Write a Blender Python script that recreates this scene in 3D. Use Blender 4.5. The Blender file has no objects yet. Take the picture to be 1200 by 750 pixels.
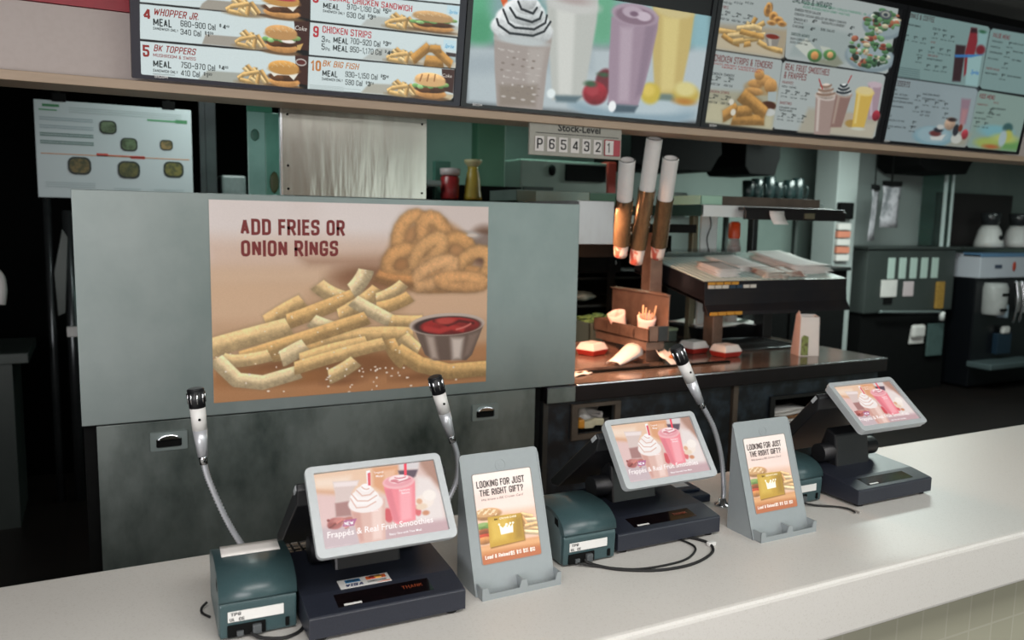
import bpy, bmesh, math, random
import numpy as np
from mathutils import Vector, Matrix

SC = bpy.context.scene
COL = SC.collection
PI = math.pi

# ------------------------------------------------------------ camera, world, lights, exposure
cam_d = bpy.data.cameras.new('camera'); cam = bpy.data.objects.new('camera', cam_d); COL.objects.link(cam)
YAW, PITCH, ROLL = 0.4724, -0.1233, 0.0194
fwd = Vector((math.sin(YAW)*math.cos(PITCH), math.cos(YAW)*math.cos(PITCH), math.sin(PITCH)))
rt = fwd.cross(Vector((0, 0, 1))).normalized(); up = rt.cross(fwd)
r2 = rt*math.cos(ROLL) + up*math.sin(ROLL); u2 = -rt*math.sin(ROLL) + up*math.cos(ROLL)
cam.matrix_world = Matrix(((r2.x, u2.x, -fwd.x, 0), (r2.y, u2.y, -fwd.y, 0), (r2.z, u2.z, -fwd.z, 1.70), (0, 0, 0, 1)))
cam_d.sensor_width = 36; cam_d.lens = 954*36/1200; cam_d.clip_start = .05
cam_d.dof.use_dof = True; cam_d.dof.focus_distance = 2.0; cam_d.dof.aperture_fstop = 3.3
SC.camera = cam

w = bpy.data.worlds.new('world'); SC.world = w; w.use_nodes = True
w.node_tree.nodes['Background'].inputs[0].default_value = (.75, .85, .9, 1)
w.node_tree.nodes['Background'].inputs[1].default_value = .015

def area(name, loc, size, energy, col, rot=(0, 0, 0)):
    l = bpy.data.lights.new(name, 'AREA'); l.shape = 'RECTANGLE'; l.size, l.size_y = size; l.energy = energy; l.color = col
    o = bpy.data.objects.new(name, l); COL.objects.link(o); o.location = loc; o.rotation_euler = rot
    return o
# dining room: two rows of ceiling panels and the daylight of the shop front behind the customers
area('dining_ceiling_light', (.2, -.2, 2.72), (3.0, .9), 76, (1, .97, .93))
area('dining_ceiling_light', (3.6, -.1, 2.72), (3.0, .9), 40, (.93, 1, .97))
area('dining_ceiling_light', (1.5, -2.6, 2.72), (5.0, .8), 60, (1, .97, .94))
area('shop_front_daylight', (-2.6, -2.4, 1.5), (3.0, 1.9), 150, (1, .96, .97), (math.radians(90), 0, math.radians(-52)))
area('shop_front_daylight', (4.6, -3.7, 1.5), (3.6, 1.8), 52, (.86, 1, .95), (math.radians(90), 0, math.radians(14)))
# kitchen: weak greenish tubes over the back line
area('kitchen_tube_light', (5.6, 4.3, 2.62), (1.6, .5), 85, (.86, 1, .94))
area('kitchen_tube_light', (8.2, 3.7, 2.62), (1.4, .4), 17, (.84, 1, .96))
area('kitchen_tube_light', (.8, 4.1, 2.62), (.9, .4), 13, (.9, 1, .96))
area('kitchen_tube_light', (2.9, 5.2, 2.62), (.9, .3), 9, (.6, 1, .82))

vs = SC.view_settings
vs.view_transform = 'Standard'; vs.look = 'None'; vs.gamma = 1; vs.exposure = 0.0; vs.use_curve_mapping = False
SC.display_settings.display_device = 'sRGB'

# ------------------------------------------------------------ helpers
def s2l(c): return c/12.92 if c <= .04045 else ((c+.055)/1.055)**2.4
def hexc(h): return tuple(int(h[i:i+2], 16)/255 for i in (0, 2, 4))
def lin(h): return tuple(s2l(c) for c in hexc(h)) + (1,)

MATS = {}
def mat(name, col, rough=.5, metal=0., noise=None, bump=None, emit=0., alpha=None, coat=0., spec=.5):
    """principled surface; noise = (scale xyz, amount, other colour) mottles it, bump = (scale xyz, strength)"""
    if name in MATS: return MATS[name]
    m = bpy.data.materials.new(name); m.use_nodes = True; nt = m.node_tree; b = nt.nodes['Principled BSDF']
    b.inputs['Base Color'].default_value = lin(col); b.inputs['Roughness'].default_value = rough; b.inputs['Metallic'].default_value = metal
    b.inputs['Coat Weight'].default_value = coat; b.inputs['Specular IOR Level'].default_value = spec
    def tex(scale, detail=6, d2=.6):
        tc = nt.nodes.new('ShaderNodeTexCoord'); mp = nt.nodes.new('ShaderNodeMapping'); n = nt.nodes.new('ShaderNodeTexNoise')
        mp.inputs['Scale'].default_value = scale; n.inputs['Scale'].default_value = 1; n.inputs['Detail'].default_value = detail; n.inputs['Roughness'].default_value = d2
        nt.links.new(tc.outputs['Object'], mp.inputs[0]); nt.links.new(mp.outputs[0], n.inputs[0]); return n
    if noise:
        n = tex(noise[0]); rp = nt.nodes.new('ShaderNodeValToRGB'); mx = nt.nodes.new('ShaderNodeMix'); mx.data_type = 'RGBA'
        rp.color_ramp.elements[0].position = noise[3] if len(noise) > 3 else .42; rp.color_ramp.elements[1].position = noise[4] if len(noise) > 4 else .62
        mx.inputs['A'].default_value = lin(col); mx.inputs['B'].default_value = lin(noise[2])
        ml = nt.nodes.new('ShaderNodeMath'); ml.operation = 'MULTIPLY'; ml.inputs[1].default_value = noise[1]
        nt.links.new(n.outputs['Fac'], rp.inputs[0]); nt.links.new(rp.outputs[0], ml.inputs[0]); nt.links.new(ml.outputs[0], mx.inputs['Factor'])
        nt.links.new(mx.outputs['Result'], b.inputs['Base Color'])
    if bump:
        n = tex(bump[0], 4); bp = nt.nodes.new('ShaderNodeBump'); bp.inputs['Strength'].default_value = bump[1]; bp.inputs['Distance'].default_value = .004
        nt.links.new(n.outputs['Fac'], bp.inputs['Height']); nt.links.new(bp.outputs[0], b.inputs['Normal'])
    if emit:
        b.inputs['Emission Color'].default_value = lin(col); b.inputs['Emission Strength'].default_value = emit
    if alpha is not None: b.inputs['Alpha'].default_value = alpha
    MATS[name] = m
    return m

def glass(name, col, rough=.05):
    m = mat(name, col, rough); b = m.node_tree.nodes['Principled BSDF']; b.inputs['Transmission Weight'].default_value = .95; b.inputs['IOR'].default_value = 1.05
    return m

def art_mat(name, emit):
    m = bpy.data.materials.new(name); m.use_nodes = True; nt = m.node_tree; b = nt.nodes['Principled BSDF']
    at = nt.nodes.new('ShaderNodeAttribute'); at.attribute_name = 'Col'
    if emit:
        b.inputs['Base Color'].default_value = (.01, .01, .01, 1); b.inputs['Roughness'].default_value = .35
        nt.links.new(at.outputs['Color'], b.inputs['Emission Color']); b.inputs['Emission Strength'].default_value = emit
        b.inputs['Specular IOR Level'].default_value = .3
    else:
        nt.links.new(at.outputs['Color'], b.inputs['Base Color']); b.inputs['Roughness'].default_value = .5
    return m

class B:
    """collects shapes and links them as ONE mesh object"""
    def __init__(s): s.bm = bmesh.new(); s.mats = []; s.mi = 0
    def use(s, m):
        if m not in s.mats: s.mats.append(m)
        s.mi = s.mats.index(m); return s
    def _merge(s, t, M=None, smooth=False):
        if M is not None: bmesh.ops.transform(t, matrix=M, verts=t.verts)
        for f in t.faces: f.material_index = s.mi; f.smooth = smooth or f.smooth
        me = bpy.data.meshes.new('tmp'); t.to_mesh(me); t.free(); s.bm.from_mesh(me); bpy.data.meshes.remove(me); return s
    def box(s, x0, x1, y0, y1, z0, z1, bev=0, M=None, seg=2):
        t = bmesh.new(); bmesh.ops.create_cube(t, size=1)
        bmesh.ops.transform(t, matrix=Matrix.Translation(((x0+x1)/2, (y0+y1)/2, (z0+z1)/2)) @ Matrix.Diagonal((abs(x1-x0), abs(y1-y0), abs(z1-z0), 1)), verts=t.verts)
        if bev: bmesh.ops.bevel(t, geom=list(t.edges), offset=bev, segments=seg, profile=.5, affect='EDGES')
        return s._merge(t, M)
    def poly(s, pts, d, bev=0, M=None, smooth=False):
        """closed outline of 3-D points swept along vector d"""
        t = bmesh.new(); d = Vector(d)
        a = [t.verts.new(p) for p in pts]; b = [t.verts.new(Vector(p)+d) for p in pts]; n = len(a)
        f1 = t.faces.new(a); f2 = t.faces.new(b[::-1])
        for i in range(n): t.faces.new((a[i], b[i], b[(i+1) % n], a[(i+1) % n])[::-1])
        bmesh.ops.recalc_face_normals(t, faces=t.faces)
        if bev: bmesh.ops.bevel(t, geom=[e for e in t.edges if len(e.link_faces) == 2 and e.calc_face_angle(0) > .5], offset=bev, segments=2, profile=.5, affect='EDGES')
        return s._merge(t, M)
    def ring(s, outer, inner, d, M=None):
        """frame between two outlines of equal length, swept along d"""
        t = bmesh.new(); d = Vector(d); n = len(outer)
        L = [[t.verts.new(Vector(p)+o) for p in q] for q in (outer, inner) for o in (Vector((0, 0, 0)), d)]
        for i in range(n):
            j = (i+1) % n
            for p, q in ((0, 2), (2, 3), (3, 1), (1, 0)): t.faces.new((L[p][i], L[p][j], L[q][j], L[q][i]))
        bmesh.ops.recalc_face_normals(t, faces=t.faces); return s._merge(t, M)
    def cone(s, p0, p1, r0, r1=None, seg=20, caps=True):
        p0, p1 = Vector(p0), Vector(p1); r1 = r0 if r1 is None else r1; ax = (p1-p0); t = bmesh.new()
        bmesh.ops.create_cone(t, cap_ends=caps, segments=seg, radius1=r0, radius2=max(r1, 1e-5), depth=ax.length)
        for f in t.faces: f.smooth = len(f.verts) == 4
        return s._merge(t, Matrix.Translation((p0+p1)/2) @ ax.to_track_quat('Z', 'Y').to_matrix().to_4x4())
    def lathe(s, prof, c=(0, 0, 0), seg=24, M=None):
        t = bmesh.new(); c = Vector(c); R = []
        for r, z in prof: R.append([t.verts.new(c+Vector((r*math.cos(2*PI*i/seg), r*math.sin(2*PI*i/seg), z))) for i in range(seg)] if r > 1e-6 else [t.verts.new(c+Vector((0, 0, z)))])
        for a, b in zip(R, R[1:]):
            for i in range(seg):
                j = (i+1) % seg
                q = ([a[i], a[j]] if len(a) > 1 else [a[0]]) + ([b[j], b[i]] if len(b) > 1 else [b[0]])
                if len(q) > 2: t.faces.new(q)
        bmesh.ops.recalc_face_normals(t, faces=t.faces)
        for f in t.faces: f.smooth = True
        return s._merge(t, M)
    def tube(s, pts, r, seg=10, smoothpath=True, ridges=0):
        pts = [Vector(p) for p in pts]
        if smoothpath and len(pts) > 2:
            out = []
            for i in range(len(pts)-1):
                p0, p1, p2, p3 = pts[max(i-1, 0)], pts[i], pts[i+1], pts[min(i+2, len(pts)-1)]
                n = 8 if not ridges else ridges
                for k in range(n):
                    u = k/n; out.append(.5*((2*p1)+(-p0+p2)*u+(2*p0-5*p1+4*p2-p3)*u*u+(-p0+3*p1-3*p2+p3)*u**3))
            pts = out+[pts[-1]]
        t = bmesh.new(); R = []; prev = None
        for i, p in enumerate(pts):
            tg = (pts[min(i+1, len(pts)-1)]-pts[max(i-1, 0)]).normalized()
            if prev is None: nrm = tg.orthogonal().normalized()
            else: nrm = (prev-tg*prev.dot(tg)).normalized()
            prev = nrm; bn = tg.cross(nrm); rr = r*(1+(.22 if i % 2 else -.2)) if ridges else r
            R.append([t.verts.new(p+rr*(nrm*math.cos(2*PI*k/seg)+bn*math.sin(2*PI*k/seg))) for k in range(seg)])
        for a, b in zip(R, R[1:]):
            for k in range(seg): t.faces.new((a[k], a[(k+1) % seg], b[(k+1) % seg], b[k]))
        t.faces.new(R[0][::-1]); t.faces.new(R[-1])
        bmesh.ops.recalc_face_normals(t, faces=t.faces)
        for f in t.faces: f.smooth = len(f.verts) == 4
        return s._merge(t)
    def sheet(s, grid, thick=.0008):
        """a soft sheet (paper, cloth, wrap) from a grid of points, given real thickness"""
        t = bmesh.new(); V = [[t.verts.new(p) for p in row] for row in grid]
        for a, b in zip(V, V[1:]):
            for i in range(len(a)-1): t.faces.new((a[i], a[i+1], b[i+1], b[i]))
        bmesh.ops.recalc_face_normals(t, faces=t.faces)
        bmesh.ops.solidify(t, geom=t.faces[:], thickness=thick)
        return s._merge(t, smooth=True)
    def blob(s, c, r, sc=(1, 1, 1), rough=0, seed=0, sub=2):
        t = bmesh.new(); bmesh.ops.create_icosphere(t, subdivisions=sub, radius=r); rnd = random.Random(seed)
        for v in t.verts: v.co = Vector((v.co.x*sc[0], v.co.y*sc[1], v.co.z*sc[2]))*(1+rnd.uniform(-rough, rough))+Vector(c)
        return s._merge(t, smooth=True)
    def text(s, txt, org, U, V, width, cap, wt=0, shear=0, off=.0006):
        """raised lettering starting at org along unit vectors U (reading) and V (up)"""
        vs_, fs = text_geo(txt, wt); U, V = Vector(U), Vector(V); N = U.cross(V); org = Vector(org)
        x0, x1 = min(v[0] for v in vs_), max(v[0] for v in vs_); k = width/(x1-x0); h = cap/CAPH
        t = bmesh.new(); vv = [t.verts.new(org+U*((v[0]-x0)*k+shear*v[1]*h)+V*(v[1]*h)+N*(off+v[2])) for v in vs_]
        for f in fs:
            try: t.faces.new([vv[i] for i in f])
            except ValueError: pass
        return s._merge(t)
    def done(s, name, m=None, parent=None, loc=None, rotz=0):
        me = bpy.data.meshes.new(name); s.bm.to_mesh(me); s.bm.free()
        for x in (s.mats or [m]): me.materials.append(x)
        o = bpy.data.objects.new(name, me); COL.objects.link(o)
        if parent: o.parent = parent
        if loc: o.location = loc
        o.rotation_euler = (0, 0, rotz)
        return o

# condensed block lettering drawn as strokes: 'r' rounds a corner, 'c' closes the stroke
GLYPH = {'A': '0,0 .5,1|.5,1 1,0|.2,.3 .8,.3', 'B': '0,0 0,1 .95,1r .95,.53r 0,.53|0,.53 1,.53r 1,0r 0,0', 'C': '1,.7 1,1r 0,1r 0,0r 1,0r 1,.3', 'D': '0,0 0,1 1,1r 1,0r c', 'E': '1,1 0,1 0,0 1,0|0,.53 .85,.53',
    'F': '1,1 0,1 0,0|0,.53 .85,.53', 'G': '1,.76 1,1r 0,1r 0,0r 1,0r 1,.42 .6,.42', 'H': '0,0 0,1|1,0 1,1|0,.53 1,.53', 'I': '0,0 0,1', 'J': '0,.3 0,0r 1,0r 1,1', 'K': '0,0 0,1|1,1 0,.4|.32,.58 1,0', 'L': '0,1 0,0 1,0',
    'M': '0,0 0,1|0,1 .5,.2|.5,.2 1,1|1,1 1,0', 'N': '0,0 0,1|0,1 1,0|1,0 1,1', 'O': '0,1r 1,1r 1,0r 0,0r c', 'P': '0,0 0,1 1,1r 1,.42r 0,.42', 'Q': '0,1r 1,1r 1,0r 0,0r c|.55,.25 1.1,-.05', 'R': '0,0 0,1 1,1r 1,.45r 0,.45|.5,.45 1,0', 'S': '1,.82 1,1r 0,1r 0,.53r 1,.53r 1,0r 0,0r 0,.18',
    'T': '0,1 1,1|.5,1 .5,0', 'U': '0,1 0,0r 1,0r 1,1', 'V': '0,1 .5,0|.5,0 1,1', 'W': '0,1 .25,0|.25,0 .5,.85|.5,.85 .75,0|.75,0 1,1', 'X': '0,0 1,1|0,1 1,0', 'Y': '0,1 .5,.45 1,1|.5,.5 .5,0', 'Z': '0,1 1,1|1,1 0,0|0,0 1,0', '0': '0,1r 1,1r 1,0r 0,0r c', '1': '0,.8 .8,1 .8,0',
    '2': '0,.78 0,1r 1,1r 1,.6r 0,0|0,0 1,0', '3': '0,.8 0,1r 1,1r 1,.53r .4,.53|.4,.53 1,.53r 1,0r 0,0r 0,.2', '4': '.8,0 .8,1|.8,1 -.08,.24|-.08,.24 1.1,.24', '5': '1,1 0,1 0,.58 1,.58r 1,0r 0,0r 0,.2', '6': '1,.83 1,1r 0,1r 0,0r 1,0r 1,.54r 0,.54', '7': '0,1 1,1|1,1 .35,0',
    '8': '0,1r 1,1r 1,.53r 0,.53r c|0,.53r 1,.53r 1,0r 0,0r c', '9': '0,.17 0,0r 1,0r 1,1r 0,1r 0,.46r 1,.46', '$': '1,.72 1,1r 0,1r 0,.53r 1,.53r 1,0r 0,0r 0,.28|.5,1.14 .5,-.14', '&': '1,0 .12,.75 .2,1r .75,1r .7,.7 0,.32r .05,0r .7,0r 1,.4',
    '–': '0,.45 1,.45', '-': '0,.45 1,.45', ',': '.1,.1 -.1,-.16', '.': '0,0 0,.05', '·': '0,.4 0,.5', '!': '0,1 0,.3|0,0 0,.05', '?': '0,.74 0,1r 1,1r 1,.62r .5,.42 .5,.28|.5,0 .5,.05', '/': '0,0 1,1', ':': '0,.1 0,.15|0,.6 0,.65', '(': '1,1 0,.8r 0,.2r 1,0',
    'É': '1,1 0,1 0,0 1,0|0,.53 .85,.53|.3,1.18 .7,1.36', 'a': '0,.56 0,.7r 1,.7r 1,0|1,.42 0,.42r 0,0r 1,0', 'l': '0,0 0,1', 'c': '1,.5 1,.7r 0,.7r 0,0r 1,0r 1,.2', 'z': '0,.7 1,.7 0,0 1,0', 'o': '0,.7r 1,.7r 1,0r 0,0r c', 'd': '1,1 1,0|1,.7 0,.7r 0,0r 1,0', 'e': '0,.36 1,.36 1,.7r 0,.7r 0,0r 1,0r 1,.18', 'p': '0,-.28 0,.7|0,.7 1,.7r 1,0r 0,0'}
WIDE = {'M': .72, 'W': .82, 'I': 0, 'l': 0, '.': 0, ',': .1, '·': 0, '!': 0, ':': 0, '1': .34, '4': .58, '–': .5, '-': .36, 'L': .44, 'E': .46, 'F': .44, 'É': .46, 'J': .46, 'T': .52, 'a': .44, 'c': .42, 'e': .44, 'o': .44, 'd': .44, 'p': .44, 'z': .4}
def stroke_text(txt, wt):
    V, F, x, lv = [], [], 0., 0; t = .134+.05*wt
    for ch in txt:
        if ch == ' ': x += .34; continue
        w_ = max(WIDE.get(ch, .54)-t, 0)
        for st in GLYPH[ch].split('|'):
            lv = (lv+1) % 4; it = st.split(); closed = it[-1] == 'c'; it = it[:-1] if closed else it
            P = [(x+t/2+float(a)*w_, t/2+float(b.rstrip('r'))*(1-t), b.endswith('r')) for a, b in (q.split(',') for q in it)]; n = len(P); Q = []
            for i, (px, py, r) in enumerate(P):
                if not r or (not closed and i in (0, n-1)): Q.append(Vector((px, py))); continue
                p, a, b = Vector((px, py)), Vector(P[i-1][:2]), Vector(P[(i+1) % n][:2]); d = min(.17, (a-p).length*.48, (b-p).length*.48)
                s_, e_ = p+(a-p).normalized()*d, p+(b-p).normalized()*d
                for k in range(4): u = k/3; Q.append((1-u)**2*s_+2*u*(1-u)*p+u*u*e_)
            Q = [q for i, q in enumerate(Q) if i == 0 or (q-Q[i-1]).length > 1e-4]; m = len(Q); base = len(V)
            if m < 2: continue
            for i in range(m):
                a = Q[i-1] if (i or closed) else None; b = Q[(i+1) % m] if (i < m-1 or closed) else None
                d1 = (Q[i]-a).normalized() if a is not None else None; d2 = (b-Q[i]).normalized() if b is not None else None
                d1 = d2 if d1 is None else d1; d2 = d1 if d2 is None else d2
                n1, n2 = Vector((-d1.y, d1.x)), Vector((-d2.y, d2.x)); mt = n1+n2
                mt = mt.normalized() if mt.length > 1e-3 else n1; L = min(1/max(mt.dot(n1), .35), 1.45)*t/2
                off = Vector((0, 0))
                if not closed and i == 0: off = -d2*t/2 if not (ch in 'AVWXYKNMZ47' or '.' in ch) else off
                if not closed and i == m-1: off = d1*t/2 if not ch in 'AVWXYKNMZ47' else off
                for sgn in (1, -1): q = Q[i]+off*.98+mt*L*sgn; V.append((q.x*CAPH, q.y*CAPH, lv*.00009))
            for i in range(m if closed else m-1):
                j = (i+1) % m; F.append((base+2*i+1, base+2*j+1, base+2*j, base+2*i))
        x += w_+t+.10
    return V, F

TG = {}
def text_geo(txt, wt):
    k = (txt, wt)
    if k not in TG and txt != 'H' and all(c == ' ' or c in GLYPH for c in txt): TG[k] = stroke_text(txt, wt)
    if k not in TG:
        c = bpy.data.curves.new('t', 'FONT'); c.body = txt; c.size = 1; c.offset = wt*.03; c.resolution_u = 2; c.fill_mode = 'FRONT'
        o = bpy.data.objects.new('t', c); me = bpy.data.meshes.new_from_object(o)
        TG[k] = ([tuple(v.co) for v in me.vertices], [tuple(p.vertices) for p in me.polygons])
        bpy.data.objects.remove(o); bpy.data.meshes.remove(me); bpy.data.curves.remove(c)
    return TG[k]
CAPH = 1
CAPH = max(v[1] for v in text_geo('H', 0)[0])

def rrect(w, h, r, n=5, cx=0, cy=0):
    P = []
    for qx, qy, a in ((w/2-r, h/2-r, 0), (-w/2+r, h/2-r, 90), (-w/2+r, -h/2+r, 180), (w/2-r, -h/2+r, 270)):
        for i in range(n+1):
            t = math.radians(a+90*i/n); P.append((cx+qx+r*math.cos(t), cy+qy+r*math.sin(t)))
    return P

def tag(o, label=None, cat=None, group=None, kind=None):
    if label: o['label'] = label
    if cat: o['category'] = cat
    if group: o['group'] = group
    if kind: o['kind'] = kind
    return o
def thing(name, label, cat, loc=(0, 0, 0), rotz=0, group=None):
    o = bpy.data.objects.new(name, None); COL.objects.link(o); o.location = loc; o.rotation_euler = (0, 0, rotz); o.empty_display_size = .05
    return tag(o, label, cat, group)
def struct(o): return tag(o, kind='structure')
def dup(root, loc, rotz, label, skip=()):
    r = root.copy(); COL.objects.link(r); r.location = loc; r.rotation_euler = (0, 0, rotz); r['label'] = label
    for ch in list(root.children):
        if ch.name.split('.')[0] in skip: continue
        c = ch.copy(); COL.objects.link(c); c.parent = r
        for g in list(ch.children):
            d = g.copy(); COL.objects.link(d); d.parent = c
    return r

# ------------------------------------------------------------ printed and displayed pictures
class Canvas:
    """paints a picture into an array; it becomes the colours of a printed sheet or a screen"""
    def __init__(s, w, h, bg):
        s.w, s.h = w, h; s.a = np.empty((h, w, 3)); s.a[:] = hexc(bg)
        rg = np.random.default_rng(7); n = np.zeros((h, w))
        for st, am in ((1, .35), (3, .45), (7, .5), (16, .4)):
            g = rg.normal(0, 1, (h//st+3, w//st+3)); yy, xx = np.arange(h)/st, np.arange(w)/st; y0, x0 = yy.astype(int), xx.astype(int); fy, fx = (yy-y0)[:, None], (xx-x0)[None]
            n += am*(g[y0][:, x0]*(1-fy)*(1-fx)+g[y0+1][:, x0]*fy*(1-fx)+g[y0][:, x0+1]*(1-fy)*fx+g[y0+1][:, x0+1]*fy*fx)
        s.n = np.clip(n, -2, 2)
    def win(s, x0, x1, y0, y1):
        x0, x1, y0, y1 = max(int(x0), 0), min(int(x1)+2, s.w), max(int(y0), 0), min(int(y1)+2, s.h)
        if x0 >= x1 or y0 >= y1: return None
        Y, X = np.mgrid[y0:y1, x0:x1]; return X+.5, Y+.5, (slice(y0, y1), slice(x0, x1))
    def put(s, sl, m, col):
        m = np.clip(m, 0, 1)[..., None]; s.a[sl] = s.a[sl]*(1-m)+np.asarray(col)*m
    @staticmethod
    def mask(d, soft):
        t = np.clip(.5-d/max(soft*2, 1.2), 0, 1); return t*t*(3-2*t)
    def poly(s, P, col, soft):
        P = np.array(P); g = s.win(P[:, 0].min()-soft-2, P[:, 0].max()+soft+2, P[:, 1].min()-soft-2, P[:, 1].max()+soft+2)
        if g is None: return
        X, Y, sl = g; d = np.full(X.shape, 1e9); ins = np.zeros(X.shape, bool)
        for (ax, ay), (bx, by) in zip(P, np.roll(P, -1, 0)):
            ex, ey = bx-ax, by-ay; t = np.clip(((X-ax)*ex+(Y-ay)*ey)/(ex*ex+ey*ey+1e-9), 0, 1)
            d = np.minimum(d, np.hypot(X-ax-t*ex, Y-ay-t*ey))
            if ey: ins ^= ((ay > Y) != (by > Y)) & (X < ex*(Y-ay)/ey+ax)
        s.put(sl, s.mask(np.where(ins, -d, d), soft), col)
    def ell(s, x, y, rx, ry, col, soft, sh):
        g = s.win(x-rx-soft*2, x+rx+soft*2, y-ry-soft*2, y+ry+soft*2)
        if g is None: return
        X, Y, sl = g; q = np.hypot((X-x)/rx, (Y-y)/ry); m = s.mask((q-1)*min(rx, ry), soft)
        if sh:
            l = 1.04-.28*np.clip((Y-y)/ry, -1, 1)-.06*np.clip((X-x)/rx, -1, 1)+s.n[sl]*s.grain; c = np.clip(np.asarray(col)[None, None]*l[..., None], 0, 1)
        else: c = col
        s.put(sl, m, c)
    def stroke(s, P, r, col, soft, fry):
        P = np.array(P)
        if len(P) == 3:
            t = np.linspace(0, 1, 15)[:, None]; c = P[1]; P = (1-t)**2*P[0]+2*t*(1-t)*c+t*t*P[2]
        g = s.win(P[:, 0].min()-r-soft-2, P[:, 0].max()+r+soft+2, P[:, 1].min()-r-soft-2, P[:, 1].max()+r+soft+2)
        if g is None: return
        X, Y, sl = g; d = np.full(X.shape, 1e9); side = np.zeros(X.shape)
        for (ax, ay), (bx, by) in zip(P, P[1:]):
            ex, ey = bx-ax, by-ay; L = math.hypot(ex, ey)+1e-9; t = np.clip(((X-ax)*ex+(Y-ay)*ey)/(L*L), 0, 1)
            dd = np.hypot(X-ax-t*ex, Y-ay-t*ey); nx, ny = (ey/L, -ex/L) if ex > 0 else (-ey/L, ex/L)
            sd = (X-ax)*nx+(Y-ay)*ny; c = dd < d; d = np.where(c, dd, d); side = np.where(c, sd, side)
        if fry:
            q = np.clip(side/r, -1, 1); e = np.full(X.shape, -1e9)
            if len(P) <= 15 and math.hypot(*(P[0]-P[-1])) > r:   # cut ends; a ring has none
                for a, b in ((P[0], P[1]), (P[-1], P[-2])):
                    u = (a-b)/(math.hypot(*(a-b))+1e-9); e = np.maximum(e, np.where(np.hypot(X-a[0], Y-a[1]) < r*2.5, (X-a[0])*u[0]+(Y-a[1])*u[1]-r*.25+side*.25, -1e9))
            d = np.maximum(d, e+r)
            s.put(sl, s.mask(d-r*1.12, soft+r*.35)*.33, np.asarray(col)*.55)
            f = np.clip((q+.3)/.6, 0, 1); ring = len(P) <= 15 and math.hypot(*(P[0]-P[-1])) <= r; l = .80+.10*q+f*(.24-.04*q)+s.n[sl]*s.grain+.05*np.clip(1-abs(q-.75)/.25, 0, 1)
            if ring: l = 1.04-.24*q*q+s.n[sl]*s.grain-.10*(Y-P[:, 1].mean())/(np.ptp(P[:, 1])+1)
            c = np.clip(np.asarray(col)[None, None]*l[..., None], 0, 1)
        else: c = col
        s.put(sl, s.mask(d-r, soft), c)

def paint(art, w, h, bg, crop_w, grain=.055):
    cv = Canvas(w, h, bg); cv.grain = grain; k = w/crop_w
    for o in art:
        if o[0] == 'P': cv.poly([(u*w, v*h) for u, v in o[3]], hexc(o[1]), o[2]*k)
        elif o[0] == 'E': cv.ell(o[3]*w, o[4]*h, o[5]*w, o[6]*h, hexc(o[1]), o[2]*k, o[7])
        elif o[0] in 'CF': cv.stroke([(u*w, v*h) for u, v in o[3]], o[4]*w, hexc(o[1]), o[2]*k, o[0] == 'F')
    rng = np.random.default_rng(3); cv.a = np.clip(cv.a+rng.normal(0, .008, cv.a.shape[:2]+(1,)), 0, 1)
    return cv.a

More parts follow.
